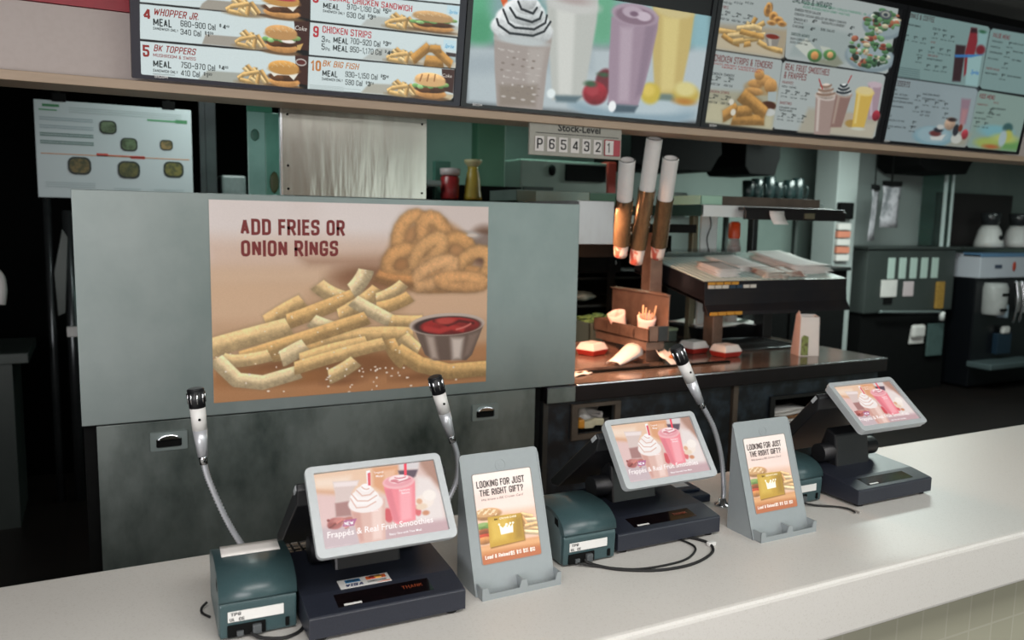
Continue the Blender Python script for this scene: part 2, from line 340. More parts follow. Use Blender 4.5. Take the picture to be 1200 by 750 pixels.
def picture(name, art, px, bg, crop_w, org, U, V, material, parent=None, gain=1., rad=0, v0=0.):
    """flat picture: org is its top left corner, U and V its full width and height (V downwards); letters are laid on it"""
    w, h = px; a = paint(art, w, h, bg, crop_w); org, U, V = Vector(org), Vector(U), Vector(V)
    N = (-V).cross(U).normalized()*-1; N = U.cross(-V).normalized(); wid, hei = U.length, V.length
    gu, gv = np.meshgrid(np.linspace(0, 1, w), np.linspace(0, 1, h)); gu, gv = gu.ravel(), gv.ravel()
    co = np.array(org)[None]+gu[:, None]*np.array(U)+gv[:, None]*np.array(V)
    lc = np.where(a <= .04045, a/12.92, ((a+.055)/1.055)**2.4).reshape(-1, 3)*gain
    idx = np.arange(w*h).reshape(h, w); q = np.stack([idx[:-1, :-1], idx[1:, :-1], idx[1:, 1:], idx[:-1, 1:]], -1)
    keep = np.ones((h-1, w-1), bool)
    if rad:
        cx = (np.arange(w-1)+.5)/(w-1)*wid; cy = (np.arange(h-1)+.5)/(h-1)*hei
        dx = np.maximum(rad-np.minimum(cx, wid-cx), 0)[None]; dy = np.maximum(rad-np.minimum(cy, hei-cy), 0)[:, None]; keep = np.hypot(dx, dy) <= rad
    keep &= ((np.arange(h-1)+1)/(h-1) > v0)[:, None]
    q = q[keep].reshape(-1, 4)
    TV, TF, TC = [], [], []; base = w*h; layer = 0
    for o in art:
        if o[0] != 'T': continue
        _, txt, u, v, tw, th, col, sh, wt = o; vv, ff = text_geo(txt, wt); x0, x1 = min(p[0] for p in vv), max(p[0] for p in vv)
        Uh, Vh = U.normalized(), -V.normalized(); kx = tw*wid/(x1-x0)/(1+(sh*.15)); ky = th*hei/CAPH; o0 = org+U*u+V*v+N*.0008
        for p in vv: TV.append(tuple(o0+Uh*((p[0]-x0)*kx+sh*p[1]*ky)+Vh*(p[1]*ky)+N*p[2]))
        for f in ff: TF.append([base+i for i in f])
        base += len(vv); TC += [[s2l(c)*gain for c in hexc(col)]]*len(vv)
    vs_ = np.concatenate([co, np.array(TV).reshape(-1, 3)]); nq = len(q)
    loops = np.concatenate([q.ravel(), np.array([i for f in TF for i in f], int)]).astype(np.int32)
    tot = np.concatenate([np.full(nq, 4), np.array([len(f) for f in TF], int)]).astype(np.int32)
    me = bpy.data.meshes.new(name); me.vertices.add(len(vs_)); me.vertices.foreach_set('co', vs_.astype(np.float32).ravel())
    me.loops.add(len(loops)); me.loops.foreach_set('vertex_index', loops); me.polygons.add(len(tot))
    me.polygons.foreach_set('loop_start', np.concatenate([[0], np.cumsum(tot)[:-1]]).astype(np.int32)); me.polygons.foreach_set('loop_total', tot)
    me.update(calc_edges=True)
    ca = me.color_attributes.new('Col', 'FLOAT_COLOR', 'POINT')
    cc = np.ones((len(vs_), 4), np.float32); cc[:w*h, :3] = lc
    if TC: cc[w*h:, :3] = np.array(TC)
    ca.data.foreach_set('color', cc.ravel())
    used = np.zeros(len(vs_), bool); used[loops] = True
    if not used.all():
        bm = bmesh.new(); bm.from_mesh(me); bm.verts.ensure_lookup_table(); bmesh.ops.delete(bm, geom=[v for v in bm.verts if not v.link_faces], context='VERTS'); bm.to_mesh(me); bm.free()
    me.materials.append(material); me.validate()
    o = bpy.data.objects.new(name, me); COL.objects.link(o)
    if parent: o.parent = parent
    return o
# ------------------------------------------------------------ materials
STEEL = mat('brushed_steel', '959f9e', .44, .65, ((1.6, 3, 1.3), .5, '6b7c79', .4, .62), ((2, 160, 5), .10))
STEEL_D = mat('smudged_steel', '848d8a', .44, .65, ((2.6, 3, 1.5), .9, '313d39', .38, .62), ((2, 90, 4), .12))
STEEL_P = mat('wavy_reflection_steel', '98968f', .2, .88, ((9, 2, 1.3), .45, '7a7872', .40, .62), ((7, 1, 1.2), 1.0))  # vertical colour streaks stand in for wavy reflections on the sheet
STEEL_B = mat('dark_steel', '565a5c', .3, .8, ((4, 4, 4), .4, '34383a'), ((3, 60, 3), .1))
STEEL_W = mat('worktop_steel', '85776d', .14, .45, ((3, 3, 3), .5, '5a4d45'), ((6, 9, 6), .05))
BLACKPL = mat('black_plastic', '0f1013', .42, 0, ((220, 220, 220), .4, '17181c', .45, .6))
NAVY = mat('charcoal_plastic', '1f222c', .4, 0, ((260, 260, 260), .5, '282c37', .45, .6), ((500, 500, 500), .08))
RUBBER = mat('rubber', '0c0c0d', .7)
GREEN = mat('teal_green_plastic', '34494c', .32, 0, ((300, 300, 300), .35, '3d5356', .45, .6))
GREEN_D = mat('teal_green_side_reflect', '59686a', .4)  # printer side: grey-beige reflection painted in as a lighter base colour
SILVER = mat('silver_grey_plastic', 'a9aeb0', .42, 0, ((90, 90, 90), .25, '9ca2a4'))
STAND = mat('stand_grey_plastic', '8f9698', .45, .15, ((80, 80, 80), .2, '868d8f'))
WHITE = mat('white_plastic', 'd4d3d0', .4, 0, ((40, 40, 40), .2, 'c2c2c0'))
PAPER = mat('white_paper', 'd8d4d0', .7, 0, ((9, 9, 9), .3, 'c2beba'))
CHROME = mat('chrome', 'cfd2d6', .16, 1, ((30, 30, 30), .2, 'b0b4b8'))
BLACK = mat('matt_black', '080909', .85, 0, ((20, 20, 20), .4, '0e0f0f'), spec=.15)
QUARTZ = mat('speckled_quartz', 'c8c5c0', .42, 0, ((230, 230, 230), .5, 'b4afa8', .54, .66))
TAN = mat('tan_laminate', 'b39d87', .5, 0, ((6, 60, 60), .35, 'a28d78'))
CREAM = mat('cream_panel', 'beb3ae', .6, 0, ((60, 60, 60), .3, 'b4a8a2'))
REDP = mat('red_trim', 'a3343f', .4, 0, ((30, 30, 30), .3, '8c2c36'))
MARBLE = mat('dark_marbled_laminate', '12171d', .32, 0, ((13, 13, 13), .9, '2d3842', .46, .68))
WOODBR = mat('brown_board', '54493f', .5, 0, ((12, 60, 12), .6, '3c342d'))
TEAL = mat('teal_film', '6fae9c', .3, 0, ((6, 6, 3), .6, '4f8f7e'))
WALLG = mat('kitchen_wall_panel', '8a9a94', .5, 0, ((1.5, 1.5, 1.5), .5, '788a84'))
def blackglass(): return mat('dark_window', '0a0608', .12, 0, ((40, 40, 40), .3, '140a0c'), coat=.4)
DARKWIN = blackglass()

def tile_mat(name, c1, c2, grout, wd, ht, off, rough, axis='XZ'):
    m = bpy.data.materials.new(name); m.use_nodes = True; nt = m.node_tree; b = nt.nodes['Principled BSDF']; b.inputs['Roughness'].default_value = rough; b.inputs['Specular IOR Level'].default_value = .25
    tc = nt.nodes.new('ShaderNodeTexCoord'); sp = nt.nodes.new('ShaderNodeSeparateXYZ'); cb = nt.nodes.new('ShaderNodeCombineXYZ'); br = nt.nodes.new('ShaderNodeTexBrick')
    nt.links.new(tc.outputs['Object'], sp.inputs[0]); nt.links.new(sp.outputs[axis[0]], cb.inputs[0]); nt.links.new(sp.outputs[axis[1]], cb.inputs[1]); nt.links.new(cb.outputs[0], br.inputs[0])
    br.offset = off; br.inputs['Color1'].default_value = lin(c1); br.inputs['Color2'].default_value = lin(c2); br.inputs['Mortar'].default_value = lin(grout)
    br.inputs['Scale'].default_value = 1; br.inputs['Brick Width'].default_value = wd; br.inputs['Row Height'].default_value = ht; br.inputs['Mortar Size'].default_value = .0035; br.inputs['Mortar Smooth'].default_value = .2
    nt.links.new(br.outputs[0], b.inputs['Base Color']); return m
TILE_F = tile_mat('quarry_tile', '17110f', '130f0e', '0a0807', .2, .2, 0, .5, 'XY')
TILE_B = tile_mat('counter_tile', 'a3a18f', 'a09e8c', 'acaa9a', .1, .2, 0, .4, 'XZ')

# ------------------------------------------------------------ the room
def slab(name, m, *b): return struct(B().box(*b).done(name, m))
slab('floor', TILE_F, -3.5, 11, -4.2, 6.6, -.1, 0)
slab('wall_back', WALLG, -3.5, 11, 6.3, 6.4, 0, 2.9)
slab('wall_left', mat('dark_wall', '0e0f0e', .6, 0, ((2, 2, 2), .4, '0a0b0a'), spec=.1), -3.6, -3.5, -4.2, 6.4, 0, 2.9)
slab('wall_right', WALLG, 11, 11.1, -4.2, 6.4, 0, 2.9)
slab('wall_front', mat('dining_wall', 'b09a86', .6, 0, ((3, 3, 3), .3, '98806c')), -3.5, 11, -4.3, -4.2, 0, 2.9)
slab('ceiling', mat('ceiling_panel', '6f7270', .7, 0, ((2, 2, 2), .3, '60635f')), -3.5, 11, -4.2, 6.4, 2.8, 2.9)
slab('wall_header', CREAM, -3.4, 10.9, 2.762, 2.86, 2.085, 2.285)
slab('wall_header_top', BLACK, -3.4, 10.9, 2.79, 2.86, 2.332, 2.8)
slab('trim_1', REDP, -3.4, 10.9, 2.755, 2.86, 2.287, 2.330)
t = B().box(-3.4, 10.9, 2.70, 2.86, 2.056, 2.084, .002)
struct(t.done('trim_2', TAN))
p = struct(B().box(6.34, 6.62, 5.62, 5.9, 0, 2.8, .01).done('wall_pillar', mat('white_pillar', 'a6aeac', .5, 0, ((2, 2, 2), .3, '949c9a'))))
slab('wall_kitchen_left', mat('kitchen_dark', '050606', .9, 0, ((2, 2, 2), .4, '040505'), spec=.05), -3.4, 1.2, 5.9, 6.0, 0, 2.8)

# service counter
t = thing('service_counter', 'long pale speckled stone service counter with cream tiled front', 'counter', (1.5, 1.56, 0))
B().box(-3.7, 4.3, -.362, .36, .78, .92, .012, seg=3).done('worktop', QUARTZ, t)
B().box(-3.7, 4.3, -.25, .33, 0, .7805).done('base', TILE_B, t)

# ------------------------------------------------------------ pictures (unit coordinates of each printed sheet or screen)
ART_COMBO = [
['P','c9d6d6',1,[[0.0282,0.4761],[0.4482,0.436],[0.4505,0.6274],[0.0255,0.6499]]],
['P','c9d6d6',1,[[0.0254,0.6582],[0.4506,0.6384],[0.4526,0.8018],[0.0229,0.816]]],
['P','c9d6d6',1,[[0.0228,0.8264],[0.457,0.8102],[0.4654,0.9757],[0.0202,0.9924]]],
['P','9a958a',6,[[0.1874,0.6224],[0.2027,0.5994],[0.45,0.5849],[0.4505,0.6274],[0.1797,0.6476]]],
['P','9b968c',5,[[0.1963,0.7622],[0.2802,0.7573],[0.4519,0.7437],[0.4526,0.8018],[0.1865,0.8087]]],
['P','b3ac9e',8,[[0.2802,0.7831],[0.4522,0.7716],[0.4526,0.8018],[0.2802,0.8068]]],
['P','9fa39a',8,[[0.2014,0.9329],[0.2884,0.929],[0.4585,0.9336],[0.4633,0.9745],[0.1701,0.987]]],
['P','b9b3a2',8,[[0.2965,0.959],[0.4586,0.9479],[0.4633,0.9745],[0.2965,0.9799]]],
['P','3e2420',2,[[0.4456,0.6445],[0.4918,0.6414],[0.4916,0.7861],[0.4562,0.7847]]],
['P','3e2420',2,[[0.4507,0.8116],[0.4911,0.811],[0.4909,0.9594],[0.4583,0.9544]]],
['P','33211d',3,[[0.4532,0.5432],[0.4926,0.5344],[0.4924,0.6297],[0.4542,0.625]]],
['E','8f7f66',8,0.3005,0.6468,0.0547,0.0129,0],
['F','d9b476',1.5,[[0.2536,0.6348],[0.2905,0.5901]],0.006],
['F','e6ca94',1.5,[[0.271,0.5871],[0.3103,0.629]],0.006],
['F','cba468',1.5,[[0.2808,0.574],[0.3004,0.6035]],0.006],
['F','d9b476',1.5,[[0.3052,0.5795],[0.2857,0.6481]],0.0061],
['F','e6ca94',1.5,[[0.3003,0.5897],[0.3361,0.6393]],0.0061],
['F','cba468',1.5,[[0.322,0.5868],[0.3451,0.6336]],0.0061],
['F','d9b476',1.5,[[0.2594,0.6399],[0.3054,0.6458]],0.006],
['F','e6ca94',1.5,[[0.2906,0.6286],[0.3123,0.6471]],0.0061],
['F','cba468',1.5,[[0.3152,0.6049],[0.3103,0.6447]],0.0061],
['F','d9b476',1.5,[[0.2662,0.6174],[0.3151,0.5938]],0.006],
['E','6a5138',6,0.4084,0.6401,0.0644,0.0119,0],
['E','c48f56',3,0.4105,0.6182,0.054,0.0239,1],
['E','4a3020',4,0.408,0.5973,0.0561,0.019,1],
['E','5a3a24',3,0.3855,0.6057,0.0226,0.0142,1],
['P','e4e0d2',3,[[0.3606,0.5864],[0.4593,0.5694],[0.4424,0.6042],[0.425,0.5864],[0.3854,0.5927],[0.3742,0.6023]]],
['E','b98a4c',3,0.4076,0.5547,0.0537,0.0319,1],
['E','b98a4c',6,0.4077,0.5665,0.0537,0.0189,0],
['E','e2cfa4',1,0.3672,0.5614,0.0013,0.0015,0],
['E','e2cfa4',1,0.3969,0.5434,0.0013,0.0015,0],
['E','e2cfa4',1,0.4272,0.5466,0.0013,0.0016,0],
['E','e2cfa4',1,0.3759,0.5469,0.0013,0.0015,0],
['E','e2cfa4',1,0.406,0.5501,0.0013,0.0016,0],
['E','e2cfa4',1,0.4361,0.532,0.0013,0.0016,0],
['E','e2cfa4',1,0.3849,0.5536,0.0013,0.0015,0],
['E','e2cfa4',1,0.4148,0.5356,0.0013,0.0016,0],
['E','e2cfa4',1,0.4453,0.5387,0.0013,0.0016,0],
['E','e2cfa4',1,0.3937,0.5391,0.0013,0.0015,0],
['E','e2cfa4',1,0.4239,0.5422,0.0013,0.0016,0],
['E','e2cfa4',1,0.3727,0.5426,0.0013,0.0015,0],
['E','e2cfa4',1,0.4027,0.5458,0.0013,0.0016,0],
['E','e2cfa4',1,0.4328,0.5276,0.0013,0.0016,0],
['E','e2cfa4',1,0.3816,0.5493,0.0013,0.0015,0],
['E','e2cfa4',1,0.4115,0.5312,0.0013,0.0016,0],
['E','a83c44',3,0.4076,0.5497,0.0418,0.0099,0],
['E','8f7f66',8,0.3212,0.7986,0.0494,0.0133,0],
['F','d9b476',1.5,[[0.2787,0.784],[0.3121,0.7401]],0.0054],
['F','e6ca94',1.5,[[0.2944,0.736],[0.33,0.7809]],0.0055],
['F','cba468',1.5,[[0.3032,0.7231],[0.321,0.7543]],0.0055],
['F','d9b476',1.5,[[0.3254,0.73],[0.3078,0.7992]],0.0055],
['F','e6ca94',1.5,[[0.321,0.7402],[0.3534,0.7927]],0.0055],
['F','cba468',1.5,[[0.3406,0.7383],[0.3615,0.7874]],0.0055],
['F','d9b476',1.5,[[0.284,0.7895],[0.3256,0.7978]],0.0054],
['F','e6ca94',1.5,[[0.3122,0.7795],[0.3319,0.7995]],0.0055],
['F','cba468',1.5,[[0.3344,0.7565],[0.3301,0.797]],0.0055],
['F','d9b476',1.5,[[0.2901,0.7668],[0.3343,0.7451]],0.0055],
['E','6a5138',6,0.41,0.8087,0.0568,0.0135,0],
['E','c48f56',3,0.4118,0.7841,0.0476,0.0269,1],
['E','4a3020',4,0.4095,0.7603,0.0495,0.0215,1],
['E','5a3a24',3,0.3896,0.7681,0.02,0.0161,1],
['E','6f9a5c',3,0.3637,0.7503,0.0099,0.0113,1],
['E','8db878',3,0.3791,0.7541,0.0099,0.0113,1],
['E','5c8a4c',3,0.3944,0.7445,0.01,0.0113,1],
['E','6f9a5c',3,0.4099,0.7482,0.01,0.0114,1],
['E','8db878',3,0.4254,0.7385,0.0101,0.0114,1],
['E','5c8a4c',3,0.4411,0.7422,0.0101,0.0114,1],
['E','6f9a5c',3,0.4568,0.7325,0.0102,0.0115,1],
['E','e6e2da',3,0.4296,0.7512,0.0202,0.0094,0],
['E','b58a58',3,0.4091,0.7122,0.0473,0.036,1],
['E','b58a58',6,0.4092,0.7256,0.0474,0.0214,0],
['E','e2cfa4',1,0.3734,0.7166,0.0013,0.0016,0],
['E','e2cfa4',1,0.3996,0.6987,0.0013,0.0016,0],
['E','e2cfa4',1,0.4264,0.7047,0.0013,0.0016,0],
['E','e2cfa4',1,0.3811,0.701,0.0013,0.0016,0],
['E','e2cfa4',1,0.4076,0.707,0.0013,0.0016,0],
['E','e2cfa4',1,0.4342,0.689,0.0013,0.0016,0],
['E','e2cfa4',1,0.389,0.7092,0.0013,0.0016,0],
['E','e2cfa4',1,0.4154,0.6913,0.0013,0.0016,0],
['E','e2cfa4',1,0.4423,0.6972,0.0013,0.0016,0],
['E','e2cfa4',1,0.3967,0.6936,0.0013,0.0016,0],
['E','e2cfa4',1,0.4234,0.6995,0.0013,0.0016,0],
['E','e2cfa4',1,0.3782,0.6959,0.0013,0.0016,0],
['E','e2cfa4',1,0.4047,0.7018,0.0013,0.0016,0],
['E','e2cfa4',1,0.4312,0.6838,0.0013,0.0016,0],
['E','e2cfa4',1,0.3861,0.7041,0.0013,0.0016,0],
['E','e2cfa4',1,0.4125,0.6861,0.0013,0.0016,0],
['E','8f7f66',8,0.3312,0.9721,0.0523,0.0145,0],
['F','d9b476',1.5,[[0.2863,0.9544],[0.3216,0.9077]],0.0057],
['F','e6ca94',1.5,[[0.3029,0.9027],[0.3405,0.953]],0.0058],
['F','cba468',1.5,[[0.3122,0.8889],[0.331,0.9236]],0.0058],
['F','d9b476',1.5,[[0.3356,0.8972],[0.3171,0.9722]],0.0058],
['F','e6ca94',1.5,[[0.3309,0.9082],[0.3653,0.9668]],0.0058],
['F','cba468',1.5,[[0.3516,0.9069],[0.3739,0.9613]],0.0059],
['F','d9b476',1.5,[[0.2919,0.9607],[0.3359,0.9713]],0.0058],
['F','e6ca94',1.5,[[0.3217,0.9508],[0.3425,0.9734]],0.0058],
['F','cba468',1.5,[[0.3451,0.9265],[0.3406,0.9706]],0.0059],
['F','d9b476',1.5,[[0.2984,0.9361],[0.3451,0.9142]],0.0058],
['E','6a5138',6,0.4193,0.9761,0.055,0.0131,0],
['E','c48f56',3,0.421,0.9522,0.046,0.0262,1],
['E','4a3020',4,0.4189,0.929,0.0479,0.0209,1],
['E','5a3a24',3,0.3996,0.936,0.0193,0.0156,1],
['P','e4e0d2',3,[[0.3783,0.9121],[0.4626,0.9036],[0.4483,0.9401],[0.4334,0.9188],[0.3995,0.9217],[0.3899,0.931]]],
['E','b98a4c',3,0.4184,0.8821,0.0458,0.0351,1],
['E','b98a4c',6,0.4185,0.8951,0.0458,0.0208,0],
['E','e2cfa4',1,0.3838,0.8853,0.0013,0.0016,0],
['E','e2cfa4',1,0.4092,0.8687,0.0013,0.0016,0],
['E','e2cfa4',1,0.4351,0.8753,0.0014,0.0016,0],
['E','e2cfa4',1,0.3913,0.8703,0.0013,0.0016,0],
['E','e2cfa4',1,0.417,0.877,0.0014,0.0016,0],
['E','e2cfa4',1,0.4427,0.8602,0.0014,0.0016,0],
['E','e2cfa4',1,0.3989,0.8786,0.0013,0.0016,0],
['E','e2cfa4',1,0.4245,0.8619,0.0014,0.0016,0],
['E','e2cfa4',1,0.4505,0.8685,0.0014,0.0016,0],
['E','e2cfa4',1,0.4064,0.8636,0.0013,0.0016,0],
['E','e2cfa4',1,0.4323,0.8702,0.0014,0.0016,0],
['E','e2cfa4',1,0.3885,0.8652,0.0013,0.0016,0],
['E','e2cfa4',1,0.4141,0.8718,0.0013,0.0016,0],
['E','e2cfa4',1,0.4398,0.8551,0.0014,0.0016,0],
['E','e2cfa4',1,0.3961,0.8735,0.0013,0.0016,0],
['E','e2cfa4',1,0.4216,0.8568,0.0014,0.0016,0],
['T','Coke',0.4481,0.6911,0.0365,0.0216,'d8d0c8',0.2,0],
['E','b9b4ae',2,0.4695,0.8474,0.0165,0.0183,0],
['E','5a2a28',2,0.4695,0.8474,0.0134,0.0124,0],
['P','c7a060',3,[[0.456,0.7654],[0.4753,0.7521],[0.466,0.7881],[0.4562,0.788]]],
['T','4',0.0322,0.7267,0.0181,0.0525,'8a2e2a',0,1],
['T','WHOPPER JR.',0.0578,0.7021,0.1229,0.0334,'8a2e2a',0.22,0.3],
['T','MEAL',0.0575,0.7504,0.0481,0.0355,'232b2b',0,0.6],
['T','SANDWICH ONLY',0.0569,0.768,0.0657,0.013,'232b2b',0,0.3],
['T','680–900 Cal',0.1287,0.7393,0.094,0.0288,'232b2b',0,0],
['T','$',0.2331,0.7209,0.0058,0.0147,'232b2b',0,0.3],
['T','4',0.2424,0.7297,0.0086,0.0241,'232b2b',0,1],
['T','49',0.2518,0.7198,0.0086,0.012,'232b2b',0,0.5],
['T','340 Cal',0.1284,0.7768,0.0549,0.0276,'232b2b',0,0],
['T','$',0.1936,0.7634,0.0046,0.0146,'232b2b',0,0.3],
['T','1',0.1997,0.7715,0.0062,0.024,'232b2b',0,1],
['T','69',0.2067,0.7608,0.01,0.012,'232b2b',0,0.5],
['T','5',0.0289,0.8969,0.0172,0.0549,'8a2e2a',0,1],
['T','BK TOPPERS',0.0567,0.867,0.1135,0.0315,'8a2e2a',0.22,0.3],
['T','MUSHROOM & SWISS',0.0556,0.8922,0.1129,0.0158,'8a2e2a',0,-0.1],
['T','MEAL',0.055,0.9404,0.0472,0.0331,'232b2b',0,0.6],
['T','SANDWICH ONLY',0.0543,0.963,0.0657,0.0139,'232b2b',0,0.3],
['P','5a6464',1,[[0.055,0.9702],[0.1123,0.9683],[0.1123,0.9704],[0.0549,0.9722]]],
['T','750–970 Cal',0.1285,0.9328,0.0928,0.0288,'232b2b',0,0],
['T','$',0.2319,0.917,0.0047,0.015,'232b2b',0,0.3],
['T','4',0.2382,0.9255,0.0087,0.0233,'232b2b',0,1],
['T','99',0.2477,0.9157,0.0099,0.0123,'232b2b',0,0.5],
['T','410 Cal',0.1274,0.97,0.0517,0.0283,'232b2b',0,0],
['T','$',0.1896,0.958,0.0047,0.015,'232b2b',0,0.3],
['T','1',0.1958,0.9666,0.0055,0.0232,'232b2b',0,1],
['T','99',0.2025,0.9573,0.0098,0.0123,'232b2b',0,0.5],
['P','c9d6d6',1,[[0.4921,0.3579],[0.9756,0.3152],[0.978,0.4515],[0.719,0.4707],[0.4928,0.4891]]],
['P','c9d6d6',1,[[0.4933,0.4945],[0.7192,0.4778],[0.9774,0.4599],[0.9769,0.6228],[0.4946,0.6348]]],
['P','c9d6d6',1,[[0.4939,0.6447],[0.9743,0.6331],[0.9765,0.7918],[0.4928,0.8052]]],
['P','c9d6d6',1,[[0.4921,0.8139],[0.9738,0.8],[0.9746,0.9547],[0.965,0.9687],[0.491,0.9776]]],
['P','b0b5b0',10,[[0.6678,0.5947],[0.7036,0.5728],[0.9749,0.5686],[0.9769,0.6228],[0.6506,0.6304]]],
['P','c0b8a6',10,[[0.8073,0.6024],[0.9757,0.5873],[0.9767,0.6197],[0.7986,0.6247]]],
['P','b0b5b0',10,[[0.7081,0.7316],[0.7453,0.7285],[0.9757,0.7517],[0.9765,0.7918],[0.6594,0.799]]],
['P','c0b8a6',8,[[0.7466,0.769],[0.9764,0.767],[0.9764,0.7902],[0.7474,0.797]]],
['P','a9a89c',10,[[0.6855,0.9204],[0.7796,0.9136],[0.9765,0.9387],[0.9649,0.9671],[0.6591,0.9729]]],
['P','bfae8c',8,[[0.7521,0.948],[0.976,0.9403],[0.9675,0.9668],[0.7527,0.9692]]],
['P','3e2622',3,[[0.9275,0.8045],[0.9739,0.8015],[0.9736,0.9312],[0.9375,0.9208]]],
['P','3b3030',4,[[0.9386,0.7122],[0.9749,0.7133],[0.975,0.7595],[0.9456,0.7569]]],
['P','bcd6de',2,[[0.9328,0.4652],[0.9765,0.463],[0.9746,0.5084],[0.9327,0.5083]]],
['T','Sprite',0.9396,0.5068,0.0306,0.0192,'4a9cc4',0.3,0.4],
['P','bcd6de',2,[[0.9278,0.6458],[0.9719,0.6465],[0.9722,0.6984],[0.9279,0.6958]]],
['T','Sprite',0.9336,0.6887,0.0329,0.0196,'4a9cc4',0.3,0.4],
['T','Coke',0.9304,0.848,0.0352,0.0184,'d8d0c8',0.2,0],
['P','a8b8b8',3,[[0.9496,0.7332],[0.9738,0.7327],[0.974,0.7597],[0.9518,0.7604]]],
['E','8f7f66',8,0.7817,0.6152,0.0599,0.0122,0],
['F','d9b476',1.5,[[0.7297,0.6047],[0.7691,0.5617]],0.0066],
['F','e6ca94',1.5,[[0.7475,0.5593],[0.792,0.5981]],0.0066],
['F','cba468',1.5,[[0.7579,0.5466],[0.7803,0.5742]],0.0066],
['F','d9b476',1.5,[[0.785,0.5514],[0.7655,0.6167]],0.0067],
['F','e6ca94',1.5,[[0.7799,0.5612],[0.8208,0.6073]],0.0067],
['F','cba468',1.5,[[0.8037,0.5579],[0.8305,0.6018]],0.0067],
['F','d9b476',1.5,[[0.7363,0.6094],[0.7871,0.6141]],0.0066],
['F','e6ca94',1.5,[[0.7703,0.5982],[0.7947,0.6152]],0.0067],
['F','cba468',1.5,[[0.7966,0.5752],[0.7925,0.613]],0.0067],
['F','d9b476',1.5,[[0.7431,0.588],[0.7963,0.5647]],0.0066],
['E','6a5138',6,0.8897,0.6102,0.0828,0.0104,0],
['E','c48f56',3,0.8919,0.591,0.0693,0.0208,1],
['E','4a3020',4,0.8882,0.5729,0.0721,0.0166,1],
['E','5a3a24',3,0.8594,0.5819,0.029,0.0124,1],
['E','6f9a5c',3,0.8215,0.5721,0.0143,0.0087,1],
['E','8db878',3,0.8438,0.5727,0.0144,0.0087,1],
['E','5c8a4c',3,0.8659,0.563,0.0145,0.0087,1],
['E','6f9a5c',3,0.8886,0.5635,0.0146,0.0088,1],
['E','8db878',3,0.911,0.5537,0.0147,0.0088,1],
['E','5c8a4c',3,0.934,0.5542,0.0148,0.0088,1],
['E','6f9a5c',3,0.9567,0.5442,0.0149,0.0089,1],
['E','b08d62',3,0.8867,0.5358,0.069,0.0278,1],
['E','b08d62',6,0.8871,0.5461,0.069,0.0165,0],
['E','e2cfa4',1,0.8349,0.5447,0.0017,0.0018,0],
['E','e2cfa4',1,0.8727,0.5268,0.0017,0.0018,0],
['E','e2cfa4',1,0.9118,0.5274,0.0017,0.0018,0],
['E','e2cfa4',1,0.8458,0.5314,0.0017,0.0018,0],
['E','e2cfa4',1,0.8845,0.532,0.0017,0.0018,0],
['E','e2cfa4',1,0.9229,0.514,0.0017,0.0018,0],
['E','e2cfa4',1,0.8574,0.5366,0.0017,0.0018,0],
['E','e2cfa4',1,0.8955,0.5186,0.0017,0.0018,0],
['E','e2cfa4',1,0.9349,0.5191,0.0017,0.0018,0],
['E','e2cfa4',1,0.8684,0.5233,0.0017,0.0018,0],
['E','e2cfa4',1,0.9074,0.5238,0.0017,0.0018,0],
['E','e2cfa4',1,0.8415,0.5279,0.0017,0.0018,0],
['E','e2cfa4',1,0.8801,0.5284,0.0017,0.0018,0],
['E','e2cfa4',1,0.9185,0.5104,0.0017,0.0018,0],
['E','e2cfa4',1,0.8531,0.533,0.0017,0.0018,0],
['E','e2cfa4',1,0.8912,0.5151,0.0017,0.0018,0],
['E','8f7f66',8,0.7923,0.7895,0.0607,0.0115,0],
['F','d9b476',1.5,[[0.7396,0.7789],[0.7796,0.7392]],0.0067],
['F','e6ca94',1.5,[[0.7578,0.7366],[0.8028,0.7737]],0.0067],
['F','cba468',1.5,[[0.7683,0.7249],[0.791,0.7511]],0.0067],
['F','d9b476',1.5,[[0.7958,0.7297],[0.7759,0.7907]],0.0068],
['F','e6ca94',1.5,[[0.7906,0.7388],[0.8319,0.7827]],0.0068],
['F','cba468',1.5,[[0.8147,0.7361],[0.8418,0.7777]],0.0068],
['F','d9b476',1.5,[[0.7463,0.7835],[0.7978,0.7886]],0.0067],
['F','e6ca94',1.5,[[0.7808,0.7734],[0.8055,0.7897]],0.0068],
['F','cba468',1.5,[[0.8075,0.7522],[0.8032,0.7876]],0.0068],
['F','d9b476',1.5,[[0.7532,0.7635],[0.8072,0.7424]],0.0067],
['F','bd8c4a',4,[[0.8277,0.7697],[0.8783,0.6928]],0.0145],
['F','bd8c4a',4,[[0.8715,0.7697],[0.926,0.7679]],0.0176],
['F','bd8c4a',4,[[0.8933,0.6976],[0.9589,0.7738]],0.0137],
['F','bd8c4a',4,[[0.8836,0.7032],[0.9181,0.7007]],0.0117],
['E','8f7f66',8,0.7982,0.9645,0.0588,0.0128,0],
['F','d9b476',1.5,[[0.7471,0.95],[0.7857,0.9078]],0.0065],
['F','e6ca94',1.5,[[0.7645,0.9038],[0.8083,0.9474]],0.0065],
['F','cba468',1.5,[[0.7746,0.8913],[0.7967,0.9216]],0.0065],
['F','d9b476',1.5,[[0.8012,0.8981],[0.7823,0.9649]],0.0066],
['F','e6ca94',1.5,[[0.7963,0.908],[0.8365,0.959]],0.0065],
['F','cba468',1.5,[[0.8196,0.9063],[0.8461,0.954]],0.0066],
['F','d9b476',1.5,[[0.7536,0.9554],[0.8035,0.9637]],0.0065],
['F','e6ca94',1.5,[[0.787,0.946],[0.811,0.9654]],0.0065],
['F','cba468',1.5,[[0.8128,0.9238],[0.8088,0.963]],0.0066],
['F','d9b476',1.5,[[0.7602,0.9335],[0.8124,0.9129]],0.0065],
['E','6a5138',6,0.8942,0.9688,0.0647,0.014,0],
['E','c48f56',3,0.8955,0.9434,0.0541,0.0279,1],
